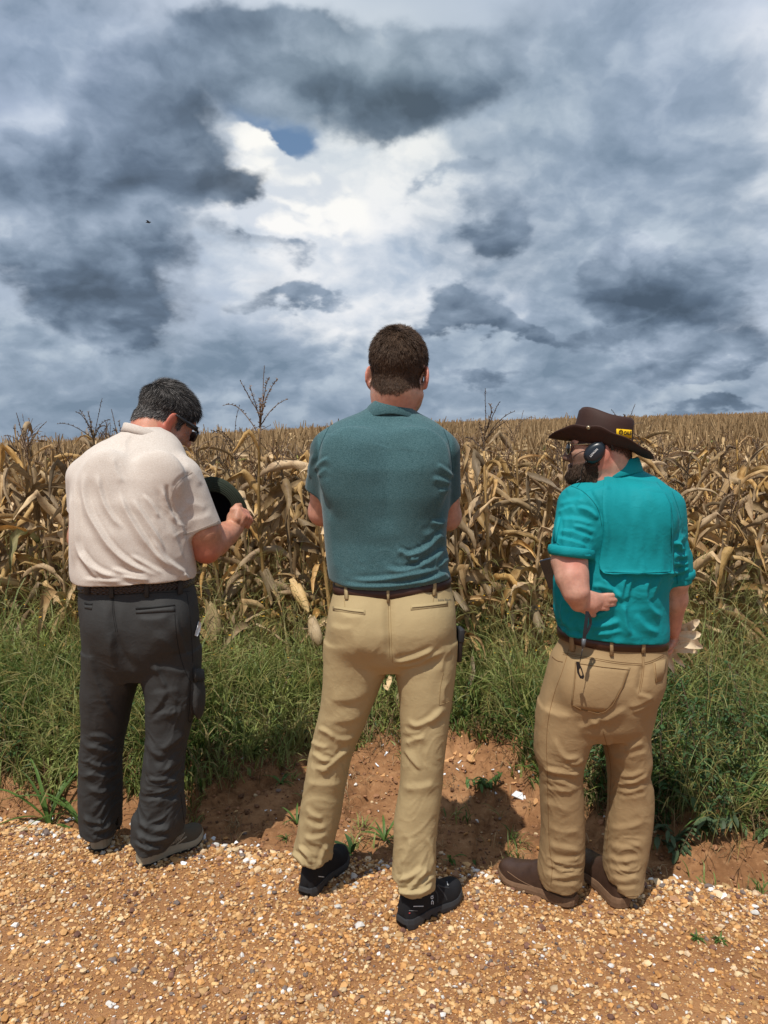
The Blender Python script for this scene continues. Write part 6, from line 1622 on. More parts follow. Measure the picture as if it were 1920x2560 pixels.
    F.loft([(z, cx, cy, a * .80, b * .76, n) for z, cx, cy, a, b, n in rows_px(pelvis)], .03)
    for C, fn, hp in ((LL, YL, hl), (RL, YR, hr_)): leg_body(F, [(py, a, b, float(fn(py)), float(BB(py))) for py, a, b in C], hp, .62, -44 if hp is hr_ else 10)
    for hp, yw in ((hl, 10), (hr_, -44)):
        d_ = np.array([-math.sin(R(yw)), math.cos(R(yw)), 0]); b_ = np.array([hp[0], hp[1], .048]); F.cone(b_ + d_ * .07, b_ + d_ * .17, .024, .016, .008)
    F.chain([(sR, .056), (P(507, 1330, 2.65), .060), (eR, .050)], .025)
    F.chain([(eR, .047), (P(535, 1352, 2.72), .056), (P(565, 1335, 2.78), .042), (wR, .031)], .025)
    F.chain([(sL, .056), (eL, .048)], .025)
    wl = P(330, 1300, 2.93); F.chain([(eL, .048), ((eL + wl) / 2 + [0, 0, -.005], .045), (wl, .03)], .025)
    F.cone(wl, wl + [.07, .03, 0], .03, .034, .01)
    for i in range(4): finger(F, wl + np.array([.085, .035, (i - 1.5) * .019]), (1, .3, 0), (0, -1, 0), .07, .0088, (20, 30, 30))
    finger(F, wl + np.array([.01, 0, .028]), (.7, .2, .5), (0, -1, 0), .06, .010, (10, 10, 10))
    # right hand closed on the brim: palm, four curled fingers, thumb on top
    kn = P(603, 1284, 2.86)
    F.cone(wR, P(592, 1296, 2.84), .030, .036, .015)
    F.cone(P(590, 1296, 2.825), P(606, 1290, 2.875), .034, .032, .012)
    for i, (x, y, Yk) in enumerate(((596, 1275, 2.815), (604, 1277, 2.835), (611, 1281, 2.857), (616, 1288, 2.878))):
        b = P(x, y, Yk); r = (.0125, .0125, .012, .0105)[i]
        F.cone(P(592, 1297, 2.80 + i * .02), b, .017, r * 1.08, .008)
        m1 = b + np.array([.022, -.002, -.026]) * (1, .98, .92, .8)[i]; m2 = m1 + np.array([-.012, -.008, -.022]); 
        F.cone(b, m1, r, r * .95, .003); F.cone(m1, m2, r * .95, r * .9, .003); F.cone(m2, m2 + [-.02, 0, .006], r * .9, r * .8, .003)
    F.chain([(P(583, 1290, 2.815), .016), (P(584, 1276, 2.815), .014), (P(592, 1266, 2.825), .0115), (P(600, 1263, 2.84), .0095)], .004)
    skin = skin_mat('skin sunburnt', (.50, .245, .155), (.50, .12, .08), (.035, .030, .028), (.42, .33, .28))
    bo, V, Fc, L, hr = body_build(F, O, Mh, s, root, skin, lambda L: scalp(L, -.062, .066), lambda V, L, hd: ears_red(V, L, hd, ((eR + [.01, -.03, -.03], .045, .7), (P(610, 1285, 2.84), .03, .35))), lambda L: .55 * smooth01(L[:, 1], .0, .03) * smooth01(-L[:, 2], .03, .06))
    hm = hair_mat('greying hair', (.028, .025, .023), (.060, .055, .052))
    w = hr[Fc].mean(1); w = np.where(w > .35, w, 0)
    whorl = O + Mh @ np.array([-.01, -.055, .112]) * s; fwd = Mh @ np.array([0, 1, 0]); dn = Mh @ np.array([0, -.5, -1.0])
    def flow(p, n):
        l = (p - O) @ Mh / s; top_ = smooth01(l[:, 2], .03, .10)[:, None]
        return fwd * top_ * .9 + dn * (1 - top_) + (p - whorl) * 3
    def tint(p, rng, n):
        l = (p - O) @ Mh / s; g = (rng.random(n) < (.15 + .30 * smooth01(-l[:, 2], -.06, .03)))
        v = np.where(g, 3.2 + 2.6 * rng.random(n), .5 + .7 * rng.random(n))[:, None]; return np.repeat(v, 3, 1)
    strands('hair', V, Fc, w, flow, 30000, lambda p: .014 + .020 * smooth01(((p - O) @ Mh / s)[:, 2], .0, .09), .0011, hm, root, 9, tint, lift=.42)
    # grey sideburn and stubble
    Lf = L[Fc].mean(1); wj = smooth01(Lf[:, 1], .0, .02) * smooth01(-Lf[:, 2], -.01, .03) * (Lf[:, 2] > -.13) * (np.linalg.norm(V[Fc].mean(1) - O, axis=1) < .17) * (Lf[:, 1] < .1) * ~((np.abs(Lf[:, 0]) < .03) & (Lf[:, 2] > -.05))
    strands('stubble', V, Fc, wj, lambda p, n: np.repeat([Mh @ np.array([0, .2, -1])], len(p), 0), 5000, .004, .0007, plain('grey stubble', (.42, .40, .38), .6), root, 10, None, lift=.8)
    # sunglasses
    mb = MB(); T = lambda x, y, z: O + Mh @ (np.array([x, y, z]) * s)
    for q in (-1, 1):
        mb.tube([T(q * .088, -.010, .012), T(q * .086, .03, .010), T(q * .078, .085, .006)], [.0035, .006, .0075], 6)
        mb.box(T(q * .083, .062, .008), (.008, .045, .018), Mh)
    mb.tube([T(-.078, .088, .006), T(-.03, .112, .008), T(0, .116, .010), T(.03, .112, .008), T(.078, .088, .006)], .0035, 6)
    sg = mb.build('sunglasses', M_black); bmtidy(sg); adopt(sg, root); sg['label'] = 'black wraparound sunglasses'
    for q in (-1, 1):
        V_ = [T(q * x, .092 + .018 * (1 - ((x - .04) / .04) ** 2) + .0, z) for z in (-.030, -.012, .006) for x in (.010, .025, .04, .055, .070, .080)]
        me = mesh_from('lens', np.array(V_), np.array([(j * 6 + i, j * 6 + i + 1, j * 6 + i + 7, j * 6 + i + 6) for j in range(2) for i in range(5)]), M_lens)
        l = link('lens', me); adopt(l, root, sg); md = l.modifiers.new('t', 'SOLIDIFY'); md.thickness = .002
    # braided belt
    wm = mat('braided black leather'); x_, y_, z_ = wm.xyz(wm.obj)
    a = wm.m('ADD', wm.m('MULTIPLY', x_, 330), wm.m('MULTIPLY', y_, 200)); b = wm.m('MULTIPLY', z_, 560)
    wv = wm.m('MULTIPLY', wm.m('SINE', wm.m('ADD', a, wm.m('ABSOLUTE', wm.m('MULTIPLY', wm.m('SINE', wm.m('MULTIPLY', b, .8)), 2.2)))), wm.m('SINE', b))
    wf = wm.lin(wv, -.6, 1, 0, 1)
    leather = fin(wm, wm.mix(wf, (.006, .004, .005), (.05, .035, .035)), .38, wf, .9, .003, .6)
    bt, rp = belt('belt', tb, [(206, 1464, 2.6), (230, 1470, 2.53), (290, 1475, 2.48), (356, 1472, 2.465), (430, 1468, 2.49), (465, 1463, 2.54), (484, 1454, 2.6)], 23, 2.48, leather, root, 2.63, .006)
    for (x, y, yb) in ((222, 1466, 1486), (280, 1466, 1496), (367, 1462, 1494), (448, 1460, 1486)):
        patch('belt_loop', tb, [(x - 5, y - 14, x + 5, y - 14), (x - 5, y, x + 5, y), (x - 5, yb, x + 5, yb)], char, root, Y0, 3, .0078, .002, bt, sm=0)
    tm_ = MB(); a_ = [cast(tb, *z2(x, y)[0], 2.6) for x, y in ((930, 455), (945, 400), (958, 355), (972, 365), (965, 420), (945, 462))]
    tm_.add([h + n * .004 for h, n in a_] + [h + n * .007 for h, n in a_], [tuple(range(6)), tuple(range(11, 5, -1))] + [(i, (i + 1) % 6, 6 + (i + 1) % 6, 6 + i) for i in range(6)]); q_ = tm_.build('tissue', plain('white tissue', (.8, .8, .8), .9)); adopt(q_, root, tr)
    # shoes
    mu = plain('taupe mesh', (.085, .070, .050), .85, .25, bscale=420, bstr=.5); ms = plain('tan rubber', (.30, .26, .19), .7, .3)
    u, bv, H, M_ = shoe('a', hl + np.array([.0, .004, 0]), 10, .265, .048, mu, ms, root, ms2=M_rub, sole_h=.036, up_h=.085, label='taupe walking shoe on the left foot')
    u, bv, H, M_ = shoe('a', hr_ + np.array([-.002, .01, 0]), -44, .265, .049, mu, ms, root, ms2=M_rub, sole_h=.038, up_h=.088, label='taupe walking shoe on the right foot, lacing visible')
    for i in range(5):
        x, y = 434 + i * 5.5, 2101 - i * 3.2
        ribbon('lace', bv, [[(x - 6, y + 12), (x, y + 2), (x + 6, y - 7)]], 2.4, M_lace, root, 2.62, parent=u)
    ribbon('overlay', bv, [z2(640,2050, 740,2010, 850,1950), z2(700,2010, 740,1980, 790,1940), z2(780,1980, 830,1940, 880,1900)], 4, M_lace, root, 2.62, parent=u)
    return root, O, Mh, wR
LEFT = left_man()
def held_hat():
    c = P(532, 1277, 2.905); M = np.array(Euler((R(96), R(-8), R(-14))).to_matrix())   # local z = out of the opening, towards the viewer
    root = bpy.data.objects.new('boonie_hat', None); COL.objects.link(root); root.location = c
    root['label'] = 'dark green brimmed hat held upside towards the grey haired man'; root['category'] = 'hat'
    bpy.context.view_layer.update()
    gm = mat('dark green canvas'); x_, y_, z_ = gm.xyz(gm.obj)
    grn = fin(gm, gm.mix(gm.noise(gm.obj, 300, 3, .6), (.016, .024, .016), (.034, .045, .032)), .85, gm.noise(gm.obj, 500, 2, .6), .2, .001, .25)
    def wall(name, prof, mt, par=None):
        n = 64; V_ = []; 
        for k in range(n):
            a = 2 * math.pi * k / n
            for (r, z) in prof:
                rr = r * (1 + .05 * math.cos(2 * a)); zz = z + (.010 * math.sin(2 * a + .6) + .006 * math.sin(3 * a)) * max(0, (r - .078) / .06)
                V_.append(c + M @ np.array([rr * math.cos(a), rr * math.sin(a) * 1.02, zz]))
        m = len(prof); F_ = [(k * m + i, ((k + 1) % n) * m + i, ((k + 1) % n) * m + i + 1, k * m + i + 1) for k in range(n) for i in range(m - 1)]
        me = mesh_from(name, np.array(V_), np.array(F_), mt); o = link(name, me); adopt(o, root, par); return o
    br = wall('brim', [(.078, -.002), (.086, .002), (.096, .0025), (.106, .002), (.116, .0), (.126, -.003), (.136, -.007), (.138, -.009), (.134, -.010), (.116, -.004), (.096, -.001), (.080, -.005)], grn)
    wall('crown', [(.082, -.004), (.080, -.03), (.076, -.075), (.066, -.092), (.04, -.097), (.001, -.098)], grn)
    wall('lining', [(.079, .000), (.0765, -.004), (.077, -.03), (.072, -.072), (.060, -.088), (.03, -.092), (.001, -.093)], plain('black lining', (.008, .008, .012), .9, .2))
    stg = plain('green stitching', (.055, .07, .05), .9)
    for r in (.086, .094, .102, .110, .118, .126):
        pts = [c + M @ np.array([r * (1 + .05 * math.cos(2 * a)) * math.cos(a), r * 1.02 * (1 + .05 * math.cos(2 * a)) * math.sin(a), .0028 - max(0, (r - .106)) * .23 + (.010 * math.sin(2 * a + .6) + .006 * math.sin(3 * a)) * max(0, (r - .078) / .06)]) for a in np.linspace(0, 2 * math.pi, 49)]
        mb = MB(); mb.tube(pts, .0006, 4, cap=False); o = mb.build('stitching', stg); adopt(o, root, br)
    mb = MB(); q = c + M @ np.array([.118, .02, .0015]); mb.tube([q, q + M @ np.array([.0, .0, .003])], .0045, 12); o = mb.build('eyelet', M_chrome); adopt(o, root, br)
held_hat()

# ============================================================ right man
def right_man():
    Y0 = 2.34
    hl = PG(1440, 2266); hr_ = PG(1563, 2279)
    root = bpy.data.objects.new('person', None); COL.objects.link(root); root.location = ((hl[0] + hr_[0]) / 2, Y0, 0)
    root['label'] = 'man in bright teal work shirt and brown brimmed hat, one hand on his hip'
    root['category'] = 'person'
    bpy.context.view_layer.update()
    pelvis = [(1550, 1400, 1658, 2.36, .132), (1590, 1400, 1658, 2.36, .138), (1607, 1403, 1659, 2.36, .14), (1640, 1381, 1664, 2.35, .145), (1694, 1366, 1655, 2.34, .148), (1754, 1349, 1636, 2.34, .145), (1800, 1342, 1622, 2.34, .13), (1830, 1360, 1605, 2.34, .10)]
    YL = lambda py: np.interp(py, [1780, 1950, 2180, 2240], [2.33, 2.34, 2.37, 2.38])
    YR = lambda py: np.interp(py, [1780, 1950, 2180, 2240], [2.35, 2.36, 2.36, 2.36])
    BB = lambda py: np.interp(py, [1780, 1860, 1950, 2100, 2180, 2240], [.115, .105, .086, .080, .084, .088])
    LL = [(1760,1347,1502),(1824,1339,1499),(1844,1337,1477),(1878,1336,1465),(1900,1341,1460),(1921,1348,1456),(1945,1351,1454),(1995,1352,1457),(2062,1354,1459),(2129,1350,1459),(2179,1344,1455),(2205,1350,1456),(2226,1366,1454),(2265,1378,1450)]
    RL = [(1760,1500,1630),(1828,1504,1618),(1878,1514,1623),(1894,1517,1625),(1928,1522,1618),(1961,1524,1628),(1995,1524,1630),(2028,1521,1630),(2078,1517,1625),(2129,1513,1615),(2179,1511,1605),(2222,1524,1601),(2270,1532,1594)]
    F = Field((.42, 2.12, .02), (.96, 2.58, 1.02), .0038)
    F.loft(rows_px(pelvis), .03)
    F.loft(rows_px([(py, a, b, float(YL(py)), float(BB(py))) for py, a, b in LL]), .012)
    F.loft(rows_px([(py, a, b, float(YR(py)), float(BB(py))) for py, a, b in RL]), .012)
    F.ell(P(1502, 1775, 2.35), (.06, .10, .07), None, .04)
    F.ell(P(1478, 1715, 2.24), (.085, .06, .09), None, .05); F.ell(P(1598, 1705, 2.26), (.06, .055, .08), None, .05)
    kh = fabric('brown khaki twill', (.26, .170, .083), (.36, .245, .125), 1400, 6, .9, .85, .3)
    S = [(z6(780,735, 860,690, 980,620), 9, .005, 1.6), (z6(1170,540, 1080,600, 980,620), 7, .005), (z6(1170,580, 1090,640, 1000,660), 7, .004), (z6(1050,530, 1120,540, 1180,560), 6, .004), (z6(700,720, 750,740, 780,690), 6, .004), (z6(600,780, 700,750, 780,720), 10, .004),
         (z6(440,840, 470,950, 530,1010, 650,990), 8, .006, 1.6), (z6(540,1040, 600,1050, 655,1000), 6, .005), (z6(345,1080, 480,1100, 640,1130), 6, .007, 1.7), (z6(500,1060, 580,1100, 650,1090), 6, .005), (z6(350,1140, 480,1180, 620,1240), 7, .005), (z6(330,1210, 450,1240, 600,1260), 7, .004), (z6(400,1160, 430,1220, 520,1260), 6, .003),
         (z6(340,1330, 450,1360, 560,1400), 9, .003), (z6(380,1500, 480,1560, 640,1540), 8, .003), (z6(390,1640, 500,1680, 640,1690), 8, .004), (z6(400,1760, 520,1780, 650,1740), 7, .005), (z6(350,1850, 480,1900, 640,1850), 7, .006), (z6(430,1820, 520,1850, 600,1820), 6, .005), (z6(400,1930, 520,1960, 630,1930), 7, .005),
         (z6(830,830, 850,950, 900,1010, 1000,990), 9, .004), (z6(950,960, 1050,900, 1110,880), 8, .005), (z6(980,1000, 1080,970, 1140,960), 8, .004), (z6(880,1180, 980,1200, 1150,1120), 7, .006, 1.6), (z6(900,1120, 1000,1150, 1130,1090), 6, .005), (z6(880,1240, 1000,1260, 1150,1200), 7, .005), (z6(900,1300, 1020,1310, 1150,1270), 7, .003),
         (z6(830,1500, 950,1540, 1120,1470), 9, .003), (z6(830,1640, 950,1680, 1110,1640), 8, .004), (z6(820,1720, 930,1780, 1090,1750), 7, .005), (z6(820,1800, 930,1850, 1080,1800), 7, .005), (z6(850,1880, 950,1920, 1070,1880), 7, .005), (z6(830,1950, 960,1990, 1070,1960), 6, .004),
         (z6(1095,300, 1090,400, 1060,520), 8, -.007, 1), (z6(450,440, 350,700, 300,950), 10, .004), (z6(360,640, 450,650, 560,700), 12, .004)]
    cuts = [(P(1412, 2240, 2.29), (.12, .10, -1), .17), (P(1563, 2250, 2.27), (.0, .05, -1), .15)]
    Z = [(1400, 1940, 60, 60, .007), (1405, 2170, 60, 70, .009), (1570, 1960, 55, 60, .007), (1565, 2160, 55, 80, .009), (1400, 2060, 60, 60, .003), (1570, 2060, 60, 60, .004)]
    tr, tb, _ = garment('trousers', F, cuts, S, Z, kh, root, seed=33, wamp=.5, wr=(9, 9, 36))
    st = plain('brown stitching', (.20, .115, .05), .9, .2)
    ribbon('seam', tb, [z6(500,215, 700,250, 900,285, 1090,298), z6(500,228, 700,262, 900,298, 1090,310), z6(1110,290, 1180,270, 1255,225), z6(1112,303, 1180,283, 1257,238), z6(1088,210, 1095,300, 1088,400, 1065,520), z6(1102,210, 1108,300, 1100,400, 1078,510)], 1.5, st, root, Y0, parent=tr)
    ribbon('seam', tb, [z6(545,190, 500,350, 440,500, 390,700, 375,900, 385,1100, 390,1400, 400,1700, 425,1800, 410,1950), z6(800,800, 840,950, 865,1100, 850,1300, 845,1500, 825,1700), z6(330,1900, 370,1990, 480,2030, 640,2015), z6(830,1990, 900,2040, 1060,2030)], 1.5, st, root, Y0, parent=tr)
    pk = [z6(592,282, 1003,325), z6(590,340, 985,375), z6(582,430, 955,465), z6(570,520, 905,555), z6(562,600, 850,625), z6(620,640, 810,660)]
    pp = patch('back_pocket', tb, [(a[0], a[1], b[0], b[1]) for a, b in pk], kh, root, Y0, 14, .0012, .0018, tr)
    pk2 = [z6(1176,285, 1268,262), z6(1182,350, 1262,335), z6(1190,440, 1238,420)]
    patch('back_pocket', tb, [(a[0], a[1], b[0], b[1]) for a, b in pk2], kh, root, Y0, 8, .0012, .0018, tr)
    ribbon('seam', tb, [z6(598,296, 800,325, 995,342), z6(600,300, 592,430, 572,600, 640,635, 760,665, 815,650, 870,600, 935,480, 985,350)], 1.5, st, root, Y0, off=.0045, parent=tr, smooth_line=False)
    ribbon('seam', tb, [z6(1182,292, 1195,430)], 1.5, st, root, Y0, off=.0045, parent=tr)
    ribbon('seam', tb, [z6(420,245, 455,275, 500,285)], 3, st, root, Y0, parent=tr)
    # shirt
    top = [(1163, 1492, 1588, 2.37, .060), (1176, 1478, 1602, 2.37, .070), (1190, 1458, 1634, 2.37, .084), (1206, 1440, 1656, 2.365, .098), (1224, 1425, 1676, 2.36, .110), (1248, 1412, 1690, 2.355, .122), (1290, 1404, 1698, 2.35, .137), (1350, 1398, 1694, 2.35, .145), (1400, 1388, 1686, 2.35, .150), (1440, 1385, 1672, 2.35, .153), (1477, 1385, 1662, 2.355, .155), (1537, 1388, 1662, 2.36, .158), (1576, 1400, 1664, 2.36, .155), (1600, 1408, 1662, 2.36, .150), (1640, 1415, 1650, 2.36, .138)]
    F = Field((.40, 2.06, .86), (1.06, 2.60, 1.50), .0038)
    pts = ((1404, 1572, 2.34), (1425, 1588, 2.27), (1474, 1603, 2.215), (1549, 1612, 2.20), (1610, 1608, 2.24), (1662, 1594, 2.34))
    zx = np.array([P(*p)[0] for p in pts]); zzv = np.array([P(*p)[2] for p in pts])
    F.loft(rows_px(top), .03, zbot=lambda X, Y: np.interp(X, zx, zzv).astype(np.float32) + 0 * Y)
    sL = P(1446, 1262, 2.31); eL = P(1420, 1396, 2.225); wL = P(1448, 1506, 2.182)
    sR = P(1668, 1268, 2.36); eR = P(1686, 1445, 2.37); wR = P(1680, 1572, 2.44)
    F.sleeve(sL, P(1424, 1412, 2.212), .064, .065, P(1425, 1388, 2.225), (-.12, -.10, -1), .03, deep=.008)
    F.sleeve(sR, P(1688, 1470, 2.37), .056, .050, P(1688, 1458, 2.37), (.12, .05, -1), .025)
    F.cone(P(1692, 1395, 2.37), P(1692, 1435, 2.37), .048, .048, .012)
    for x in (1510, 1625): F.ell(P(x, 1290, 2.235), (.075, .035, .09), None, .05)
    tq = fabric('turquoise nylon', (.0, .200, .225), (.003, .285, .315), 1300, 6, .8, .78, .25)
    S = [(z5(330,905, 420,910, 500,960, 527,1010), 6, .008), (z5(205,1005, 330,1000, 480,1050), 7, .006), (z5(190,1100, 300,1105, 450,1160, 485,1180), 6, .009, 1.6), (z5(170,1160, 300,1185, 445,1235), 6, .009, 1.6), (z5(185,950, 240,920, 330,890), 6, .006), (z5(240,770, 320,740, 400,780), 7, .006), (z5(190,880, 300,850, 400,830), 8, .005), (z5(300,1060, 400,1070, 500,1110), 6, .006), (z5(380,1280, 430,1310, 460,1290), 5, .006),
         (z5(760,1470, 725,1560, 715,1660), 7, .011, 1.6), (z5(555,1480, 640,1590, 745,1690), 7, .009, 1.6), (z5(810,1480, 770,1600, 755,1690), 7, .008), (z5(960,1480, 905,1600, 940,1740, 1060,1830), 9, .011, 1.6), (z5(1050,1480, 1000,1560, 960,1700), 8, .006), (z5(745,1700, 740,1850, 800,1990), 8, .009, 1.6), (z5(840,1780, 900,1900, 1040,1960), 8, .006),
         (z5(145,1450, 165,1600, 185,1750), 7, .008), (z5(240,1640, 225,1780, 270,1900), 7, .009), (z5(300,1780, 280,1880, 330,1980), 7, .008), (z5(430,1900, 560,1890, 720,1850), 8, .007), (z5(470,1800, 560,1780, 680,1720), 7, .008), (z5(480,1960, 600,1960, 740,1930), 6, .006), (z5(200,1900, 300,1960, 400,2000), 6, .008), (z5(460,1560, 560,1560, 650,1600), 7, .006),
         (z5(1150,1290, 1200,1310, 1260,1290), 6, .010), (z5(1150,1350, 1210,1380, 1280,1360), 6, .010), (z5(1160,1220, 1200,1180, 1230,1120), 7, .009), (z5(1110,1440, 1200,1440, 1290,1400), 6, .010), (z5(1150,1180, 1210,1240, 1250,1260), 6, .007), (z5(1120,1520, 1180,1510, 1240,1490), 5, .005),
         (z5(430,720, 470,800, 530,900, 548,1050), 5, -.005, 1), (z5(640,560, 600,700, 570,850), 9, .004)]
    Z = [(1440, 1340, 50, 60, .004), (1550, 1540, 110, 70, .0035), (1690, 1390, 35, 50, .009), (1420, 1540, 40, 60, .005)]
    sh, sb, _ = garment('work_shirt', F, [], S, Z, tq, root, seed=41, wr=(13, 13, 13))
    dt = plain('teal stitching', (.0, .115, .125), .8, .2)
    rows = [z5(575,640, 1010,690), z5(560,760, 1085,790), z5(555,880, 1128,880), z5(556,960, 1138,960), z5(562,1060, 1142,1060), z5(560,1160, 1142,1160), z5(545,1260, 1142,1260), z5(525,1350, 1140,1350), z5(530,1410, 1138,1410), z5(560,1446, 1137,1442), z5(580,1452, 1136,1448)]
    # gently rumpled cape over the vent
    ya = patch('back_yoke', sb, [(a[0], a[1], b[0], b[1]) for a, b in rows], tq, root, 2.2, 40, .0014, .001, sh, edge_puff=.015)
    me = ya.data; co = np.zeros(len(me.vertices) * 3, np.float32); me.vertices.foreach_get('co', co); co = co.reshape(-1, 3); wc = co + np.array(root.location)
    X, Y = PIX(wc); d = np.zeros(len(co)); 
    for ln, w, h in ((z5(570,950, 590,1100, 600,1190), 6, .009), (z5(700,1130, 790,1240, 835,1340), 7, .007), (z5(1150,1050, 1050,1110, 970,1180), 6, .008), (z5(960,760, 900,860, 850,960), 9, .005), (z5(830,1080, 890,1180, 880,1250), 9, .005), (z5(640,1000, 700,1100, 760,1120), 10, .004), (z5(900,1440, 905,1410, 890,1390), 5, .009), (z5(1080,1200, 1050,1330, 1060,1440), 9, .005), (z5(600,1290, 620,1380, 640,1440), 9, .005), (z5(1000,900, 1060,960, 1120,1000), 9, .004), (z5(720,700, 760,800, 740,900), 10, .004)):
        pts = resample(chaikin(ln), 2.0)
        dist = np.min(np.hypot(X[:, None] - pts[None, :, 0], Y[:, None] - pts[None, :, 1]), axis=1); d += h * np.exp(-(dist / w) ** 2)
    d += (fbm(wc * 22, 77, 3) - .5) * .006; d = np.maximum(d, -.0006)
    k = len(co) // 2; co[:k, 1] -= d[:k]; me.vertices.foreach_set('co', co.ravel()); me.update()
    yb = BVHTree.FromPolygons([tuple(v + np.array(root.location)) for v in co[:k].astype(float)], [tuple(p.vertices) for p in me.polygons if max(p.vertices) < k])
    ribbon('seam', yb, [z5(575,1440, 870,1452, 1128,1438), z5(1130,900, 1134,1150, 1130,1436)], 1.5, dt, root, 2.2, parent=sh, smooth_line=False)
    ribbon('seam', sb, [z5(295,722, 400,765, 480,850, 530,930, 550,1050), z5(1140,770, 1190,900, 1215,1000), z5(150,1070, 160,1200, 240,1235), z5(205,985, 150,1200), z5(1180,1455, 1185,1540)], 2, dt, root, 2.25, parent=sh)
    patch('sleeve_tab', sb, [z5(190,985, 210,985)[0] + z5(190,985, 212,985)[1], z5(165,1090, 185,1090)[0] + z5(165,1090, 187,1090)[1], z5(150,1190, 172,1190)[0] + z5(150,1190, 172,1190)[1]], tq, root, 2.25, 4, .003, .002, sh)
    # rolled cuffs
    for (c, ax_, r, hgt, nm) in ((P(1691, 1437, 2.37), (.12, .05, -1), .054, .03, 1), (P(1426, 1379, 2.225), (-.12, -.10, -1), .068, .030, 2)):
        ax_ = unit(ax_); u = unit(np.cross(ax_, [0, 1, 0])); w = np.cross(ax_, u); rp = []
        for q in range(40):
            a = 2 * math.pi * q / 40; o_ = u * math.cos(a) + w * math.sin(a); wob = 1 + .05 * math.sin(3 * a + nm) + .03 * math.sin(7 * a)
            rp.append((c + o_ * (r - .006) * wob, o_, -ax_))
        ring_strip('rolled_cuff', rp, [(-.004, -hgt * .5), (.001, -hgt * .52), (.006, -hgt * .3), (.0075, 0), (.006, hgt * .4), (.0, hgt * .52), (-.004, hgt * .4)], tq, root, sh)
    # collar
    c0 = P(1532, 1174, 2.37); rp = []
    for q in range(48):
        a = 2 * math.pi * q / 48; ca, sa = math.cos(a), math.sin(a)
        p = c0 + np.array([.076 * ca, .070 * sa, -.006 + ca * .022 - sa * .012 - max(0, sa) * .03]); rp.append((p, unit([ca / .076, sa / .07, 0]), np.array([0, 0, 1.0])))
    ring_strip('collar', rp, [(-.006, -.03), (-.004, .018), (0, .022), (.004, .019), (.013, -.006), (.018, -.022), (.016, -.025), (.008, -.014)], tq, root, sh)
    # body
    O = P(1496, 1121, 2.36); s = .885; Mh = frame(77, -3, 2)
    F = Field((.36, 2.04, .02), (1.06, 2.62, 1.70), .004)
    head(F, O, Mh, s, 1.1)
    F.cone(P(1533, 1200, 2.365), O + Mh @ np.array([0, -.035, -.04]) * s, .070, .068, .03)
    F.cone(P(1520, 1215, 2.37), O + Mh @ np.array([0, .02, -.08]) * s, .060, .05, .03)
    F.loft([(z, cx, cy, a * .80, b * .76, n) for z, cx, cy, a, b, n in rows_px(top[3:])], .04)
    F.loft([(z, cx, cy, a * .80, b * .76, n) for z, cx, cy, a, b, n in rows_px(pelvis)], .03)
    for C, fn, hp in ((LL, YL, hl), (RL, YR, hr_)): leg_body(F, [(py, a, b, float(fn(py)), float(BB(py))) for py, a, b in C], hp, .62, 51 if hp is hl else 15)
    for hp, yw in ((hl, 51), (hr_, 15)):
        d_ = np.array([-math.sin(R(yw)), math.cos(R(yw)), 0]); b_ = np.array([hp[0], hp[1], .048]); F.cone(b_ + d_ * .07, b_ + d_ * .17, .024, .016, .008)
    F.chain([(sL, .040), (P(1424, 1366, 2.24), .040), (eL, .046)], .012); F.ell(P(1424, 1404, 2.222), (.050, .044, .043), None, .02)
    F.chain([(P(1424, 1405, 2.22), .048), (P(1430, 1442, 2.195), .046), (P(1440, 1480, 2.175), .036), (wL, .027)], .02)
    F.chain([(sR, .048), (eR, .046)], .02); F.chain([(eR, .043), ((eR * .6 + wR * .4), .042), (wR, .028)], .02)
    # left hand on the small of the back: palm, four fingers lying backwards, thumb hooked under
    F.cone(wL, P(1476, 1507, 2.188), .027, .031, .010, flat=((0, 1, 0), .62)); F.cone(P(1470, 1496, 2.188), P(1494, 1499, 2.192), .024, .021, .012, flat=((0, 1, 0), .6))
    F.cone(P(1466, 1517, 2.194), P(1484, 1519, 2.196), .021, .018, .012, flat=((0, 1, 0), .65))
    for (x, y, dx, dz, L_, r) in ((1491, 1491, 1, .06, .070, .0092), (1494, 1500, 1, -.02, .074, .0094), (1491, 1509, 1, -.09, .066, .0088), (1486, 1518, 1, -.18, .052, .0078)):
        finger(F, P(x, y, 2.192), (dx, 0, dz), (0, 1, 0), L_, r, (4, 14, 16), .003)
    F.chain([(P(1462, 1522, 2.194), .013), (P(1474, 1532, 2.198), .011), (P(1484, 1537, 2.205), .009)], .006)
    # right hand round the ear of maize
    F.cone(wR, P(1684, 1600, 2.47), .028, .030, .012, flat=((1, 0, 0), .6))
    for i in range(4): finger(F, P(1686 - i * 1.0, 1612, 2.445 + i * .018), (-.1, 0, -1), (-1, 0, 0), .07, .009, (25, 50, 45), .003)
    finger(F, P(1684, 1588, 2.44), (-.1, -.5, -1), (-1, .3, 0), .055, .0105, (10, 20, 20), .004)
    skin = skin_mat('skin pink', (.54, .31, .225), (.52, .17, .12), (.050, .030, .020), (.055, .032, .022))
    bo, V, Fc, L, hr = body_build(F, O, Mh, s, root, skin, lambda L: scalp(L, -.045) * .75, lambda V, L, hd: ears_red(V, L, hd, ((P(1430, 1400, 2.17), .035, .8), (P(1690, 1575, 2.43), .03, .5))), lambda L: .8 * smooth01(L[:, 1], -.005, .02) * smooth01(-L[:, 2], .01, .03) * (L[:, 2] < .0))
    hm = hair_mat('dark brown hair', (.030, .017, .010), (.085, .05, .03))
    w = hr[Fc].mean(1); w = np.where(w > .3, w, 0)
    strands('hair', V, Fc, w, lambda p, n: np.repeat([Mh @ np.array([0, -.35, -1])], len(p), 0), 15000, .007, .0009, hm, root, 19, None, lift=.55)
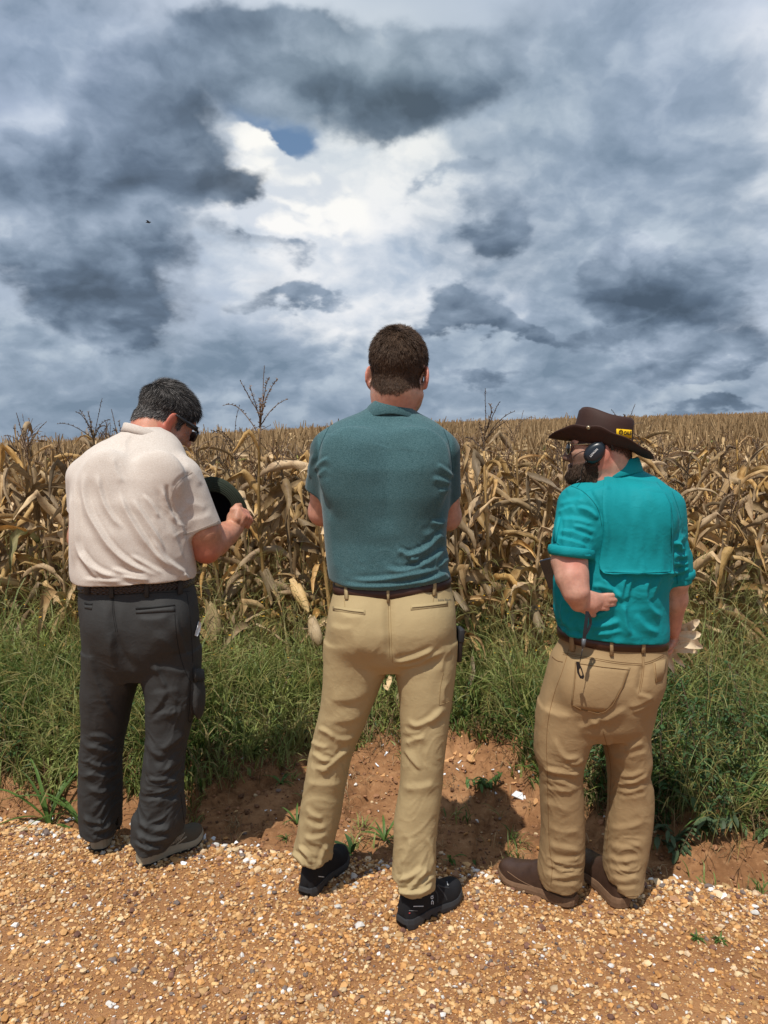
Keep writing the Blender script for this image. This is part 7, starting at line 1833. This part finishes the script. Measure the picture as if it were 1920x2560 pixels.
    Lf = L[Fc].mean(1); near = np.linalg.norm(V[Fc].mean(1) - O, axis=1) < .17
    ck = np.interp(Lf[:, 1], [-.01, .03, .06, .09, .12], [.03, -.035, -.052, -.056, -.056])
    wj = smooth01(ck - Lf[:, 2], .0, .012) * (Lf[:, 1] > -.002) * near * (Lf[:, 2] > -.135) * ~((np.abs(Lf[:, 0]) < .022) & (Lf[:, 1] > .085) & (Lf[:, 2] > -.086) & (Lf[:, 2] < -.060))
    strands('beard', V, Fc, wj, lambda p, n: np.repeat([Mh @ np.array([0, .25, -1])], len(p), 0) + n * .3, 16000, lambda p: .006 + .012 * smooth01(-((p - O) @ Mh / s)[:, 2], .05, .10), .0010, hm, root, 20, None, lift=.5)
    T = lambda x, y, z: O + Mh @ (np.array([x, y, z]) * s)
    # sunglasses: thin metal frame
    gold = plain('thin gold metal', (.55, .42, .25), .25, .6, .9)
    mb = MB()
    mb.tube([T(-.01, .121, .004), T(.01, .121, .004)], .0014, 5)
    sg = mb.build('sunglasses', gold); bmtidy(sg); adopt(sg, root)
    for q in (-1, 1):
        mb = MB(); mb.tube([T(q * .084, -.012, .016), T(q * .082, .03, .012), T(q * .070, .095, .006)], .0014, 5); tp_ = mb.build('temple', gold); bmtidy(tp_); adopt(tp_, root, sg); sg['label'] = 'thin gold framed sunglasses'
    for q in (-1, 1):
        cc = [T(q * (.040 + .029 * math.cos(a)), .113 - .006 * (math.cos(a) + 1) * 1.2, -.006 + .023 * math.sin(a)) for a in np.linspace(0, 2 * math.pi, 19)[:-1]]
        me = mesh_from('lens', np.array(cc + [T(q * .04, .113, -.006)]), np.array([(i, (i + 1) % 18, 18) for i in range(18)]), M_lens)
        l = link('lens', me); adopt(l, root, sg); md = l.modifiers.new('t', 'SOLIDIFY'); md.thickness = .002
        mb = MB(); mb.tube(cc + cc[:1], .0013, 5, cap=False); r_ = mb.build('rim', gold); adopt(r_, root, sg)
    # bone-conduction receiver over the near ear
    c = T(-.096, .018, -.020); ax_ = Mh @ np.array([-1, 0, 0]); f_ = Mh @ unit([0, .62, -.78]); g_ = np.cross(ax_, f_)
    def ovoid(c, a, b, t, name, mt, par=None):
        V_ = []; n = 22; m = 8
        for j in range(m + 1):
            th = -math.pi / 2 + math.pi * j / m
            for i in range(n):
                ph = 2 * math.pi * i / n; rr = abs(math.cos(th)) ** .55
                V_.append(c + f_ * (a * rr * math.cos(ph) * (1 - .12 * math.cos(ph))) + g_ * (b * rr * math.sin(ph)) + ax_ * (t * math.sin(th)))
        F_ = [(j * n + i, j * n + (i + 1) % n, (j + 1) * n + (i + 1) % n, (j + 1) * n + i) for j in range(m) for i in range(n)]
        me = mesh_from(name, np.array(V_), np.array(F_), mt); o = link(name, me); adopt(o, root, par)
        return o, BVHTree.FromPolygons([tuple(v) for v in V_], F_)
    navy = plain('blue black plastic', (.010, .016, .024), .32, .5)
    ep, eb = ovoid(c, .036, .026, .011, 'earpiece', navy); ep['label'] = 'black oval headset earpiece in front of the ear'
    rim_, _ = ovoid(c - ax_ * .007, .0385, .0285, .008, 'ear_pad', M_black, ep)
    mb = MB(); mb.tube([c - f_ * .03 - ax_ * .004, T(-.092, -.005, .022), T(-.088, -.022, .026), T(-.086, -.038, .012), T(-.086, -.044, -.006)], [.006, .005, .0045, .004, .005], 8); o = mb.build('ear_hook', M_black); adopt(o, root, ep)
    mb = MB(); mb.tube([c + f_ * .030 + ax_ * .002, c + f_ * .044, T(-.072, .055, -.085), T(-.066, .056, -.115), P(1441, 1206, 2.28)], .0013, 5); o = mb.build('cable', M_black); adopt(o, root, ep)
    cu = bpy.data.curves.new('logo', 'FONT'); cu.body = 'LOWAN'; cu.size = .0085; cu.align_x = 'CENTER'; cu.align_y = 'CENTER'; cu.offset = .00012
    to = bpy.data.objects.new('logo', cu); COL.objects.link(to); dg = bpy.context.evaluated_depsgraph_get(); dg.update(); me = bpy.data.meshes.new_from_object(to.evaluated_get(dg)); bpy.data.objects.remove(to)
    gu = g_ if g_[2] > 0 else -g_
    for v in me.vertices: v.co = Vector(c - f_ * v.co.x + gu * (v.co.y + .002) + ax_ * .0116)
    me.materials.clear(); me.materials.append(M_white); lo_ = link('logo', me); adopt(lo_, root, ep)
    # belt
    bl = plain('dark brown leather belt', (.050, .017, .010), .4, .5, bscale=300, bstr=.2)
    bt, rp = belt('belt', tb, [(1402, 1584, 2.36), (1416, 1594, 2.29), (1450, 1606, 2.24), (1500, 1616, 2.215), (1550, 1619, 2.21), (1600, 1617, 2.225), (1635, 1611, 2.27), (1658, 1600, 2.36)], 27, 2.2, bl, root, 2.36, .006)
    for (x, y, yb_) in ((1433, 1597, 1630), (1528, 1612, 1640), (1606, 1612, 1632)):
        patch('belt_loop', tb, [(x - 4, y - 16, x + 4, y - 16), (x - 4, y, x + 4, y), (x - 4, yb_, x + 4, yb_)], kh, root, Y0, 3, .0078, .002, bt, sm=0)
    # boots
    mu = mat('brown oiled leather'); n1 = mu.noise(mu.obj, 26, 5, .65); n2 = mu.noise(mu.obj, 160, 4, .6)
    bo_ = fin(mu, mu.mix(n1, (.022, .011, .008), (.075, .040, .026)), .42, mu.m('ADD', n1, mu.m('MULTIPLY', n2, .3)), .35, .004, .5)
    ms = mat('worn boot sole'); so_ = fin(ms, ms.mix(ms.noise(ms.obj, 60, 4, .6), (.11, .060, .033), (.22, .13, .075)), .75, ms.noise(ms.obj, 220, 3, .6), .4, .002, .3)
    u, bv, H, M_ = shoe('b', hl + np.array([0.0, .0, 0]), 51, .29, .050, bo_, so_, root, sole_h=.030, up_h=.088, toe_h=.6, label='brown leather boot pointing left')
    ribbon('welt', bv, [z6(85,1850, 180,1920, 300,1975, 420,2035)], 3, plain('boot welt', (.16, .09, .05), .8), root, 2.35, parent=u)
    u, bv, H, M_ = shoe('b', hr_ + np.array([0, .005, 0]), 15, .285, .050, bo_, so_, root, sole_h=.034, up_h=.085, toe_h=.6, label='brown leather boot seen from its heel')
    return root, O, Mh, s, T, sb, wR
RT = right_man()
def worn_hat():
    root, O, Mh0, s, T, sb, wR = RT
    hb = plain('brown hat felt', (.040, .017, .012), .7, .3, bscale=200, bstr=.15, vary=.2)
    # hat frame: forward = face direction, tipped back a little
    M = frame(78, -9, 3); c = P(1506, 1093, 2.362)
    a0, b0 = .080, .090                                     # half width, half length of the crown base
    L = lambda x, y, z: c + M @ np.array([x, y, z])
    n = 72
    # crown
    prof = [(1.02, -.035), (1.02, .0), (1.0, .03), (.965, .050), (.93, .066), (.86, .074), (.70, .073), (.5, .069), (.25, .065), (.02, .063)]
    V_ = []
    for (r, z) in prof:
        for k in range(n):
            t = 2 * math.pi * k / n; x, y = math.cos(t), math.sin(t)
            top_ = max(0, (z - .042) / .034)
            zz = z * (1 + .10 * y * 1.0) - (.014 * math.exp(-((x) / .35) ** 2) * (1 if r < .8 else 0)) + .004 * top_ * math.sin(3 * t + 1)
            rr = r * (1 - .05 * top_ * math.cos(2 * t))
            V_.append(L(a0 * rr * x, b0 * rr * y, zz))
    m = len(prof); F_ = [(j * n + k, j * n + (k + 1) % n, (j + 1) * n + (k + 1) % n, (j + 1) * n + k) for j in range(m - 1) for k in range(n)]
    me = mesh_from('hat', np.array(V_), np.array(F_), hb); hat = link('hat', me); adopt(hat, root); hat['label'] = 'dark brown brimmed hat with its near side snapped up'
    cb = BVHTree.FromPolygons([tuple(v) for v in V_], F_)
    # brim
    def brim(t, q, dz=0.0):
        x, y = math.cos(t), math.sin(t)                     # x<0 is the near (left) side
        w = .076
        near = max(0, -x) ** .9 * (.78 + .30 * y)
        far = max(0, x) ** .9
        rad = 1.0
        out = w * q * (1 - .66 * near - .5 * far)
        up = q ** 1.3 * (.060 * near + .050 * far) + q * (-.018 + .008 * y) * (1 - near - far) + .010 * max(0, y) ** 3 * q ** 2 - .004 * max(0, -y) ** 2 * q + .007 * max(0, -y) ** 4 * q ** 4 * 2
        if near > .05: up += .004 * math.sin(9 * t) * q * near
        return L((a0 + out) * x, (b0 + out) * y, -.026 + up + dz)
    Q = np.linspace(0, 1, 9); V_ = []
    for side_, dz in ((1, .0015), (0, -.0015)):
        for q in (Q if side_ else Q[::-1]):
            for k in range(n): V_.append(brim(2 * math.pi * k / n, q, dz))
    m = len(Q) * 2; F_ = [(j * n + k, j * n + (k + 1) % n, ((j + 1) % m) * n + (k + 1) % n, ((j + 1) % m) * n + k) for j in range(m) for k in range(n)]
    me = mesh_from('brim', np.array(V_), np.array(F_), hb); br = link('brim', me); adopt(br, root, hat)
    bb = BVHTree.FromPolygons([tuple(v) for v in V_], F_)
    # snap
    h, nn = cast(bb, 1471, 1069, 2.27)
    mb = MB(); mb.tube([h - nn * .002, h + nn * .0035, h + nn * .005], [.0062, .0062, .004], 16); o = mb.build('snap_button', plain('brass snap', (.45, .38, .26), .35, .5, .8)); adopt(o, root, hat)
    # yellow patch with its print
    yl = plain('yellow badge', (.80, .47, .005), .6, .3, vary=.03)
    pr = patch('badge', cb, [(1541, 1072, 1578, 1075), (1541, 1083, 1578, 1086), (1541, 1094, 1578, 1096)], yl, root, 2.3, 12, .0012, .001, hat, sm=1)
    bk = plain('black print', (.02, .008, .004), .7)
    ribbon('emblem', cb, [[(1551.2 + 4.8 * math.cos(a), 1080.5 + 6 * math.sin(a)) for a in np.linspace(0, 2 * math.pi, 18)], [(1546.5, 1078), (1556, 1078)], [(1546, 1081.8), (1556.4, 1081.8)], [(1551, 1075), (1551.4, 1086)], [(1548.8, 1075.5), (1547.6, 1080.5), (1549, 1085.5)], [(1553.6, 1075.5), (1554.8, 1080.5), (1553.2, 1085.5)]], .9, bk, root, 2.3, off=.0032, parent=hat, smooth_line=False)
    text_px('lettering', cb, 'CALE', 1567, 1083.2, 12.5, 4, bk, root, 2.3, parent=hat, off=.0031, squash=.62, bold=.045)
    ribbon('lettering', cb, [[(1559, 1098), (1564, 1098.4)], [(1566, 1098.6), (1570, 1099)], [(1572, 1099), (1576, 1099.3)]], 3.2, yl, root, 2.3, off=.002, parent=hat, smooth_line=False)
worn_hat()
def pouch():
    c = P(1146, 1612, 2.34); o = bpy.data.objects.new('pouch', None); COL.objects.link(o); o.location = c; o['label'] = 'black pouch clipped to the right hip of the tallest man'; o['category'] = 'pouch'
    bpy.context.view_layer.update(); M = np.array(Euler((0, R(3), R(10))).to_matrix())
    mb = MB(); mb.box(c, (.018, .05, .105), M); q = mb.build('case', M_black); bmtidy(q, .006); adopt(q, o)
    mb = MB(); mb.box(c + M @ np.array([.002, -.002, .035]), (.019, .052, .045), M); q = mb.build('flap', plain('black nylon', (.02, .02, .022), .7)); bmtidy(q, .005); adopt(q, o)
pouch()
def bird():
    c = P(371, 556, 45.0); mb = MB(); mb.tube([c + [-.16, 0, 0], c + [-.05, 0, .01], c + [.08, 0, .01], c + [.16, 0, .02]], [.01, .045, .04, .008], 6)
    for q in (-1, 1): mb.add([c + [-.04, 0, .02], c + [.07, 0, .02], c + [.03, q * .18, .07], c + [-.06, q * .34, .02], c + [-.07, q * .15, .05]], [(0, 1, 2, 4), (2, 3, 4)])
    o = mb.build('bird', plain('dark feathers', (.02, .02, .02), .7)); o.data.transform(Matrix.Translation(-Vector(c))); o.location = c; o['label'] = 'tiny dark bird flying before the clouds at left'; o['category'] = 'bird'
bird()
def held_things():
    root, O, Mh, s, T, sb, wR = RT
    # wrist strap and pull hanging from the hand
    c = P(1466, 1532, 2.15)
    o = bpy.data.objects.new('strap', None); COL.objects.link(o); o.location = c; o['label'] = 'black strap hanging from the teal shirted man\'s hand'; o['category'] = 'strap'
    bpy.context.view_layer.update()
    mb = MB()
    def flatstrip(pts, w, name, mt, th=.0015):
        mb = MB(); H = [P(*p) for p in pts]; n = len(H); V_ = []
        for i in range(n):
            t = unit(H[min(i + 1, n - 1)] - H[max(i - 1, 0)]); sd_ = unit(np.cross(t, [0, 1, 0])) * w / 2; nn = np.array([0, -1, 0]) * th
            V_ += [H[i] - sd_, H[i] + sd_, H[i] + sd_ + nn, H[i] - sd_ + nn]
        F_ = [(4 * i + k, 4 * i + (k + 1) % 4, 4 * i + 4 + (k + 1) % 4, 4 * i + 4 + k) for i in range(n - 1) for k in range(4)] + [(0, 1, 2, 3), (4 * n - 1, 4 * n - 2, 4 * n - 3, 4 * n - 4)]
        mb.add(V_, F_); q = mb.build(name, mt, smooth=False); bmtidy(q); adopt(q, o); return q
    flatstrip([(1468, 1528, 2.15), (1466, 1550, 2.145), (1462, 1580, 2.14), (1460, 1600, 2.138)], .010, 'webbing', M_black)
    flatstrip([(1468, 1530, 2.152), (1476, 1545, 2.15), (1476, 1560, 2.15), (1470, 1575, 2.146), (1464, 1585, 2.143)], .008, 'loop', M_black)
    mb = MB(); mb.tube([P(1460, 1597, 2.136), P(1458, 1618, 2.136)], [.0065, .0055], 8); q = mb.build('buckle', plain('grey plastic', (.10, .11, .12), .4)); adopt(q, o)
    mb = MB(); mb.tube([P(1457, 1618, 2.135), P(1453, 1640, 2.133), P(1449, 1658, 2.132)], .0012, 5); q = mb.build('cord', M_black); adopt(q, o)
    ringp = [(1440, 1654), (1447, 1654), (1455, 1672), (1461, 1692), (1458, 1698), (1450, 1696), (1443, 1682)]
    inn = [(1449, 1672), (1451, 1671), (1455, 1682), (1456, 1688), (1453, 1690), (1450, 1686), (1447.5, 1677)]
    V_ = [P(x, y, 2.130) for x, y in ringp] + [P(x, y, 2.130) for x, y in inn] + [P(x, y, 2.134) for x, y in ringp] + [P(x, y, 2.134) for x, y in inn]
    F_ = []
    for i in range(7):
        j = (i + 1) % 7; F_ += [(i, j, 7 + j, 7 + i), (14 + i, 21 + i, 21 + j, 14 + j), (i, 14 + i, 14 + j, j), (7 + i, 7 + j, 21 + j, 21 + i)]
    mb = MB(); mb.add(V_, F_); q = mb.build('zip_pull', M_black, smooth=False); bmtidy(q); adopt(q, o)
    # phone clipped at his front
    Mp = np.array(Euler((R(8), R(-18), R(-30))).to_matrix()); c = P(1382, 1432, 2.36)
    o = bpy.data.objects.new('phone', None); COL.objects.link(o); o.location = c; o['label'] = 'dark phone held in front of the teal shirted man'; o['category'] = 'phone'
    bpy.context.view_layer.update()
    mb = MB(); mb.box(c, (.060, .008, .10), Mp); q = mb.build('case', plain('navy case', (.02, .03, .05), .4)); bmtidy(q, .003); adopt(q, o)
    mb = MB(); mb.box(c + Mp @ np.array([0, -.0045, 0]), (.054, .0012, .094), Mp); q = mb.build('screen', M_lens, smooth=False); adopt(q, o)
    # husked ear of maize in his right hand
    hp = P(1684, 1606, 2.46)
    husk = bpy.data.objects.new('maize_ear', None); COL.objects.link(husk); husk.location = hp; husk['label'] = 'ear of maize with peeled pale husks in the right hand of the teal shirted man'; husk['category'] = 'maize ear'
    bpy.context.view_layer.update()
    hm_ = leaf_mat('pale husk', (.62, .45, .27), (.78, .64, .44), (.52, .36, .20))
    rng = np.random.default_rng(4)
    for (pts, w) in (([(1668, 1598), (1700, 1575), (1730, 1562), (1748, 1550)], .040), ([(1668, 1604), (1706, 1592), (1738, 1588), (1752, 1584)], .038), ([(1668, 1612), (1705, 1606), (1735, 1612), (1757, 1618)], .040), ([(1668, 1618), (1700, 1622), (1725, 1625), (1744, 1632)], .034),
                     ([(1662, 1622), (1668, 1645), (1676, 1665), (1686, 1682)], .030), ([(1666, 1620), (1682, 1640), (1698, 1655), (1712, 1668)], .028), ([(1660, 1600), (1690, 1582), (1716, 1572), (1738, 1570)], .036), ([(1662, 1608), (1690, 1600), (1722, 1600), (1746, 1602)], .036)):
        Yb = 2.47 + rng.uniform(-.04, .03)
        H = [P(x, y, Yb + i * rng.uniform(-.03, .03)) for i, (x, y) in enumerate(pts)]
        H = chaikin(H, 2); n = len(H); V_ = []; wv = [w * np.interp(i / (n - 1), [0, .3, .7, 1], [.55, 1, .6, .04]) for i in range(n)]
        tw = rng.uniform(-.5, .5)
        for i in range(n):
            t = unit(H[min(i + 1, n - 1)] - H[max(i - 1, 0)]); sd_ = unit(np.cross(t, [0, -1, .4])); nn = np.cross(sd_, t)
            a = tw * i / n
            sd2 = sd_ * math.cos(a) + nn * math.sin(a); n2 = np.cross(sd2, t)
            for q_ in (-1, -.5, 0, .5, 1): V_.append(H[i] + sd2 * q_ * wv[i] / 2 + n2 * (q_ * q_) * wv[i] * .28 + rng.normal(0, .0008, 3))
        F_ = [(i * 5 + k, i * 5 + k + 1, i * 5 + 6 + k, i * 5 + 5 + k) for i in range(n - 1) for k in range(4)]
        me = mesh_from('husk', np.array(V_), np.array(F_), hm_); q = link('husk', me); adopt(q, husk)
    a, b = P(1640, 1606, 2.47), P(1700, 1606, 2.47); mb = MB(); N_ = 14
    mb.tube([a + (b - a) * t for t in np.linspace(0, 1, N_)], [.024 * math.sin(math.pi * (.1 + .85 * t)) ** .5 for t in np.linspace(0, 1, N_)], 14)
    q = mb.build('cob', plain('maize kernels', (.75, .45, .08), .45, .4, bscale=160, bstr=.8)); adopt(q, husk)
held_things()
print('SCRIPT TIME', time.time() - T0)
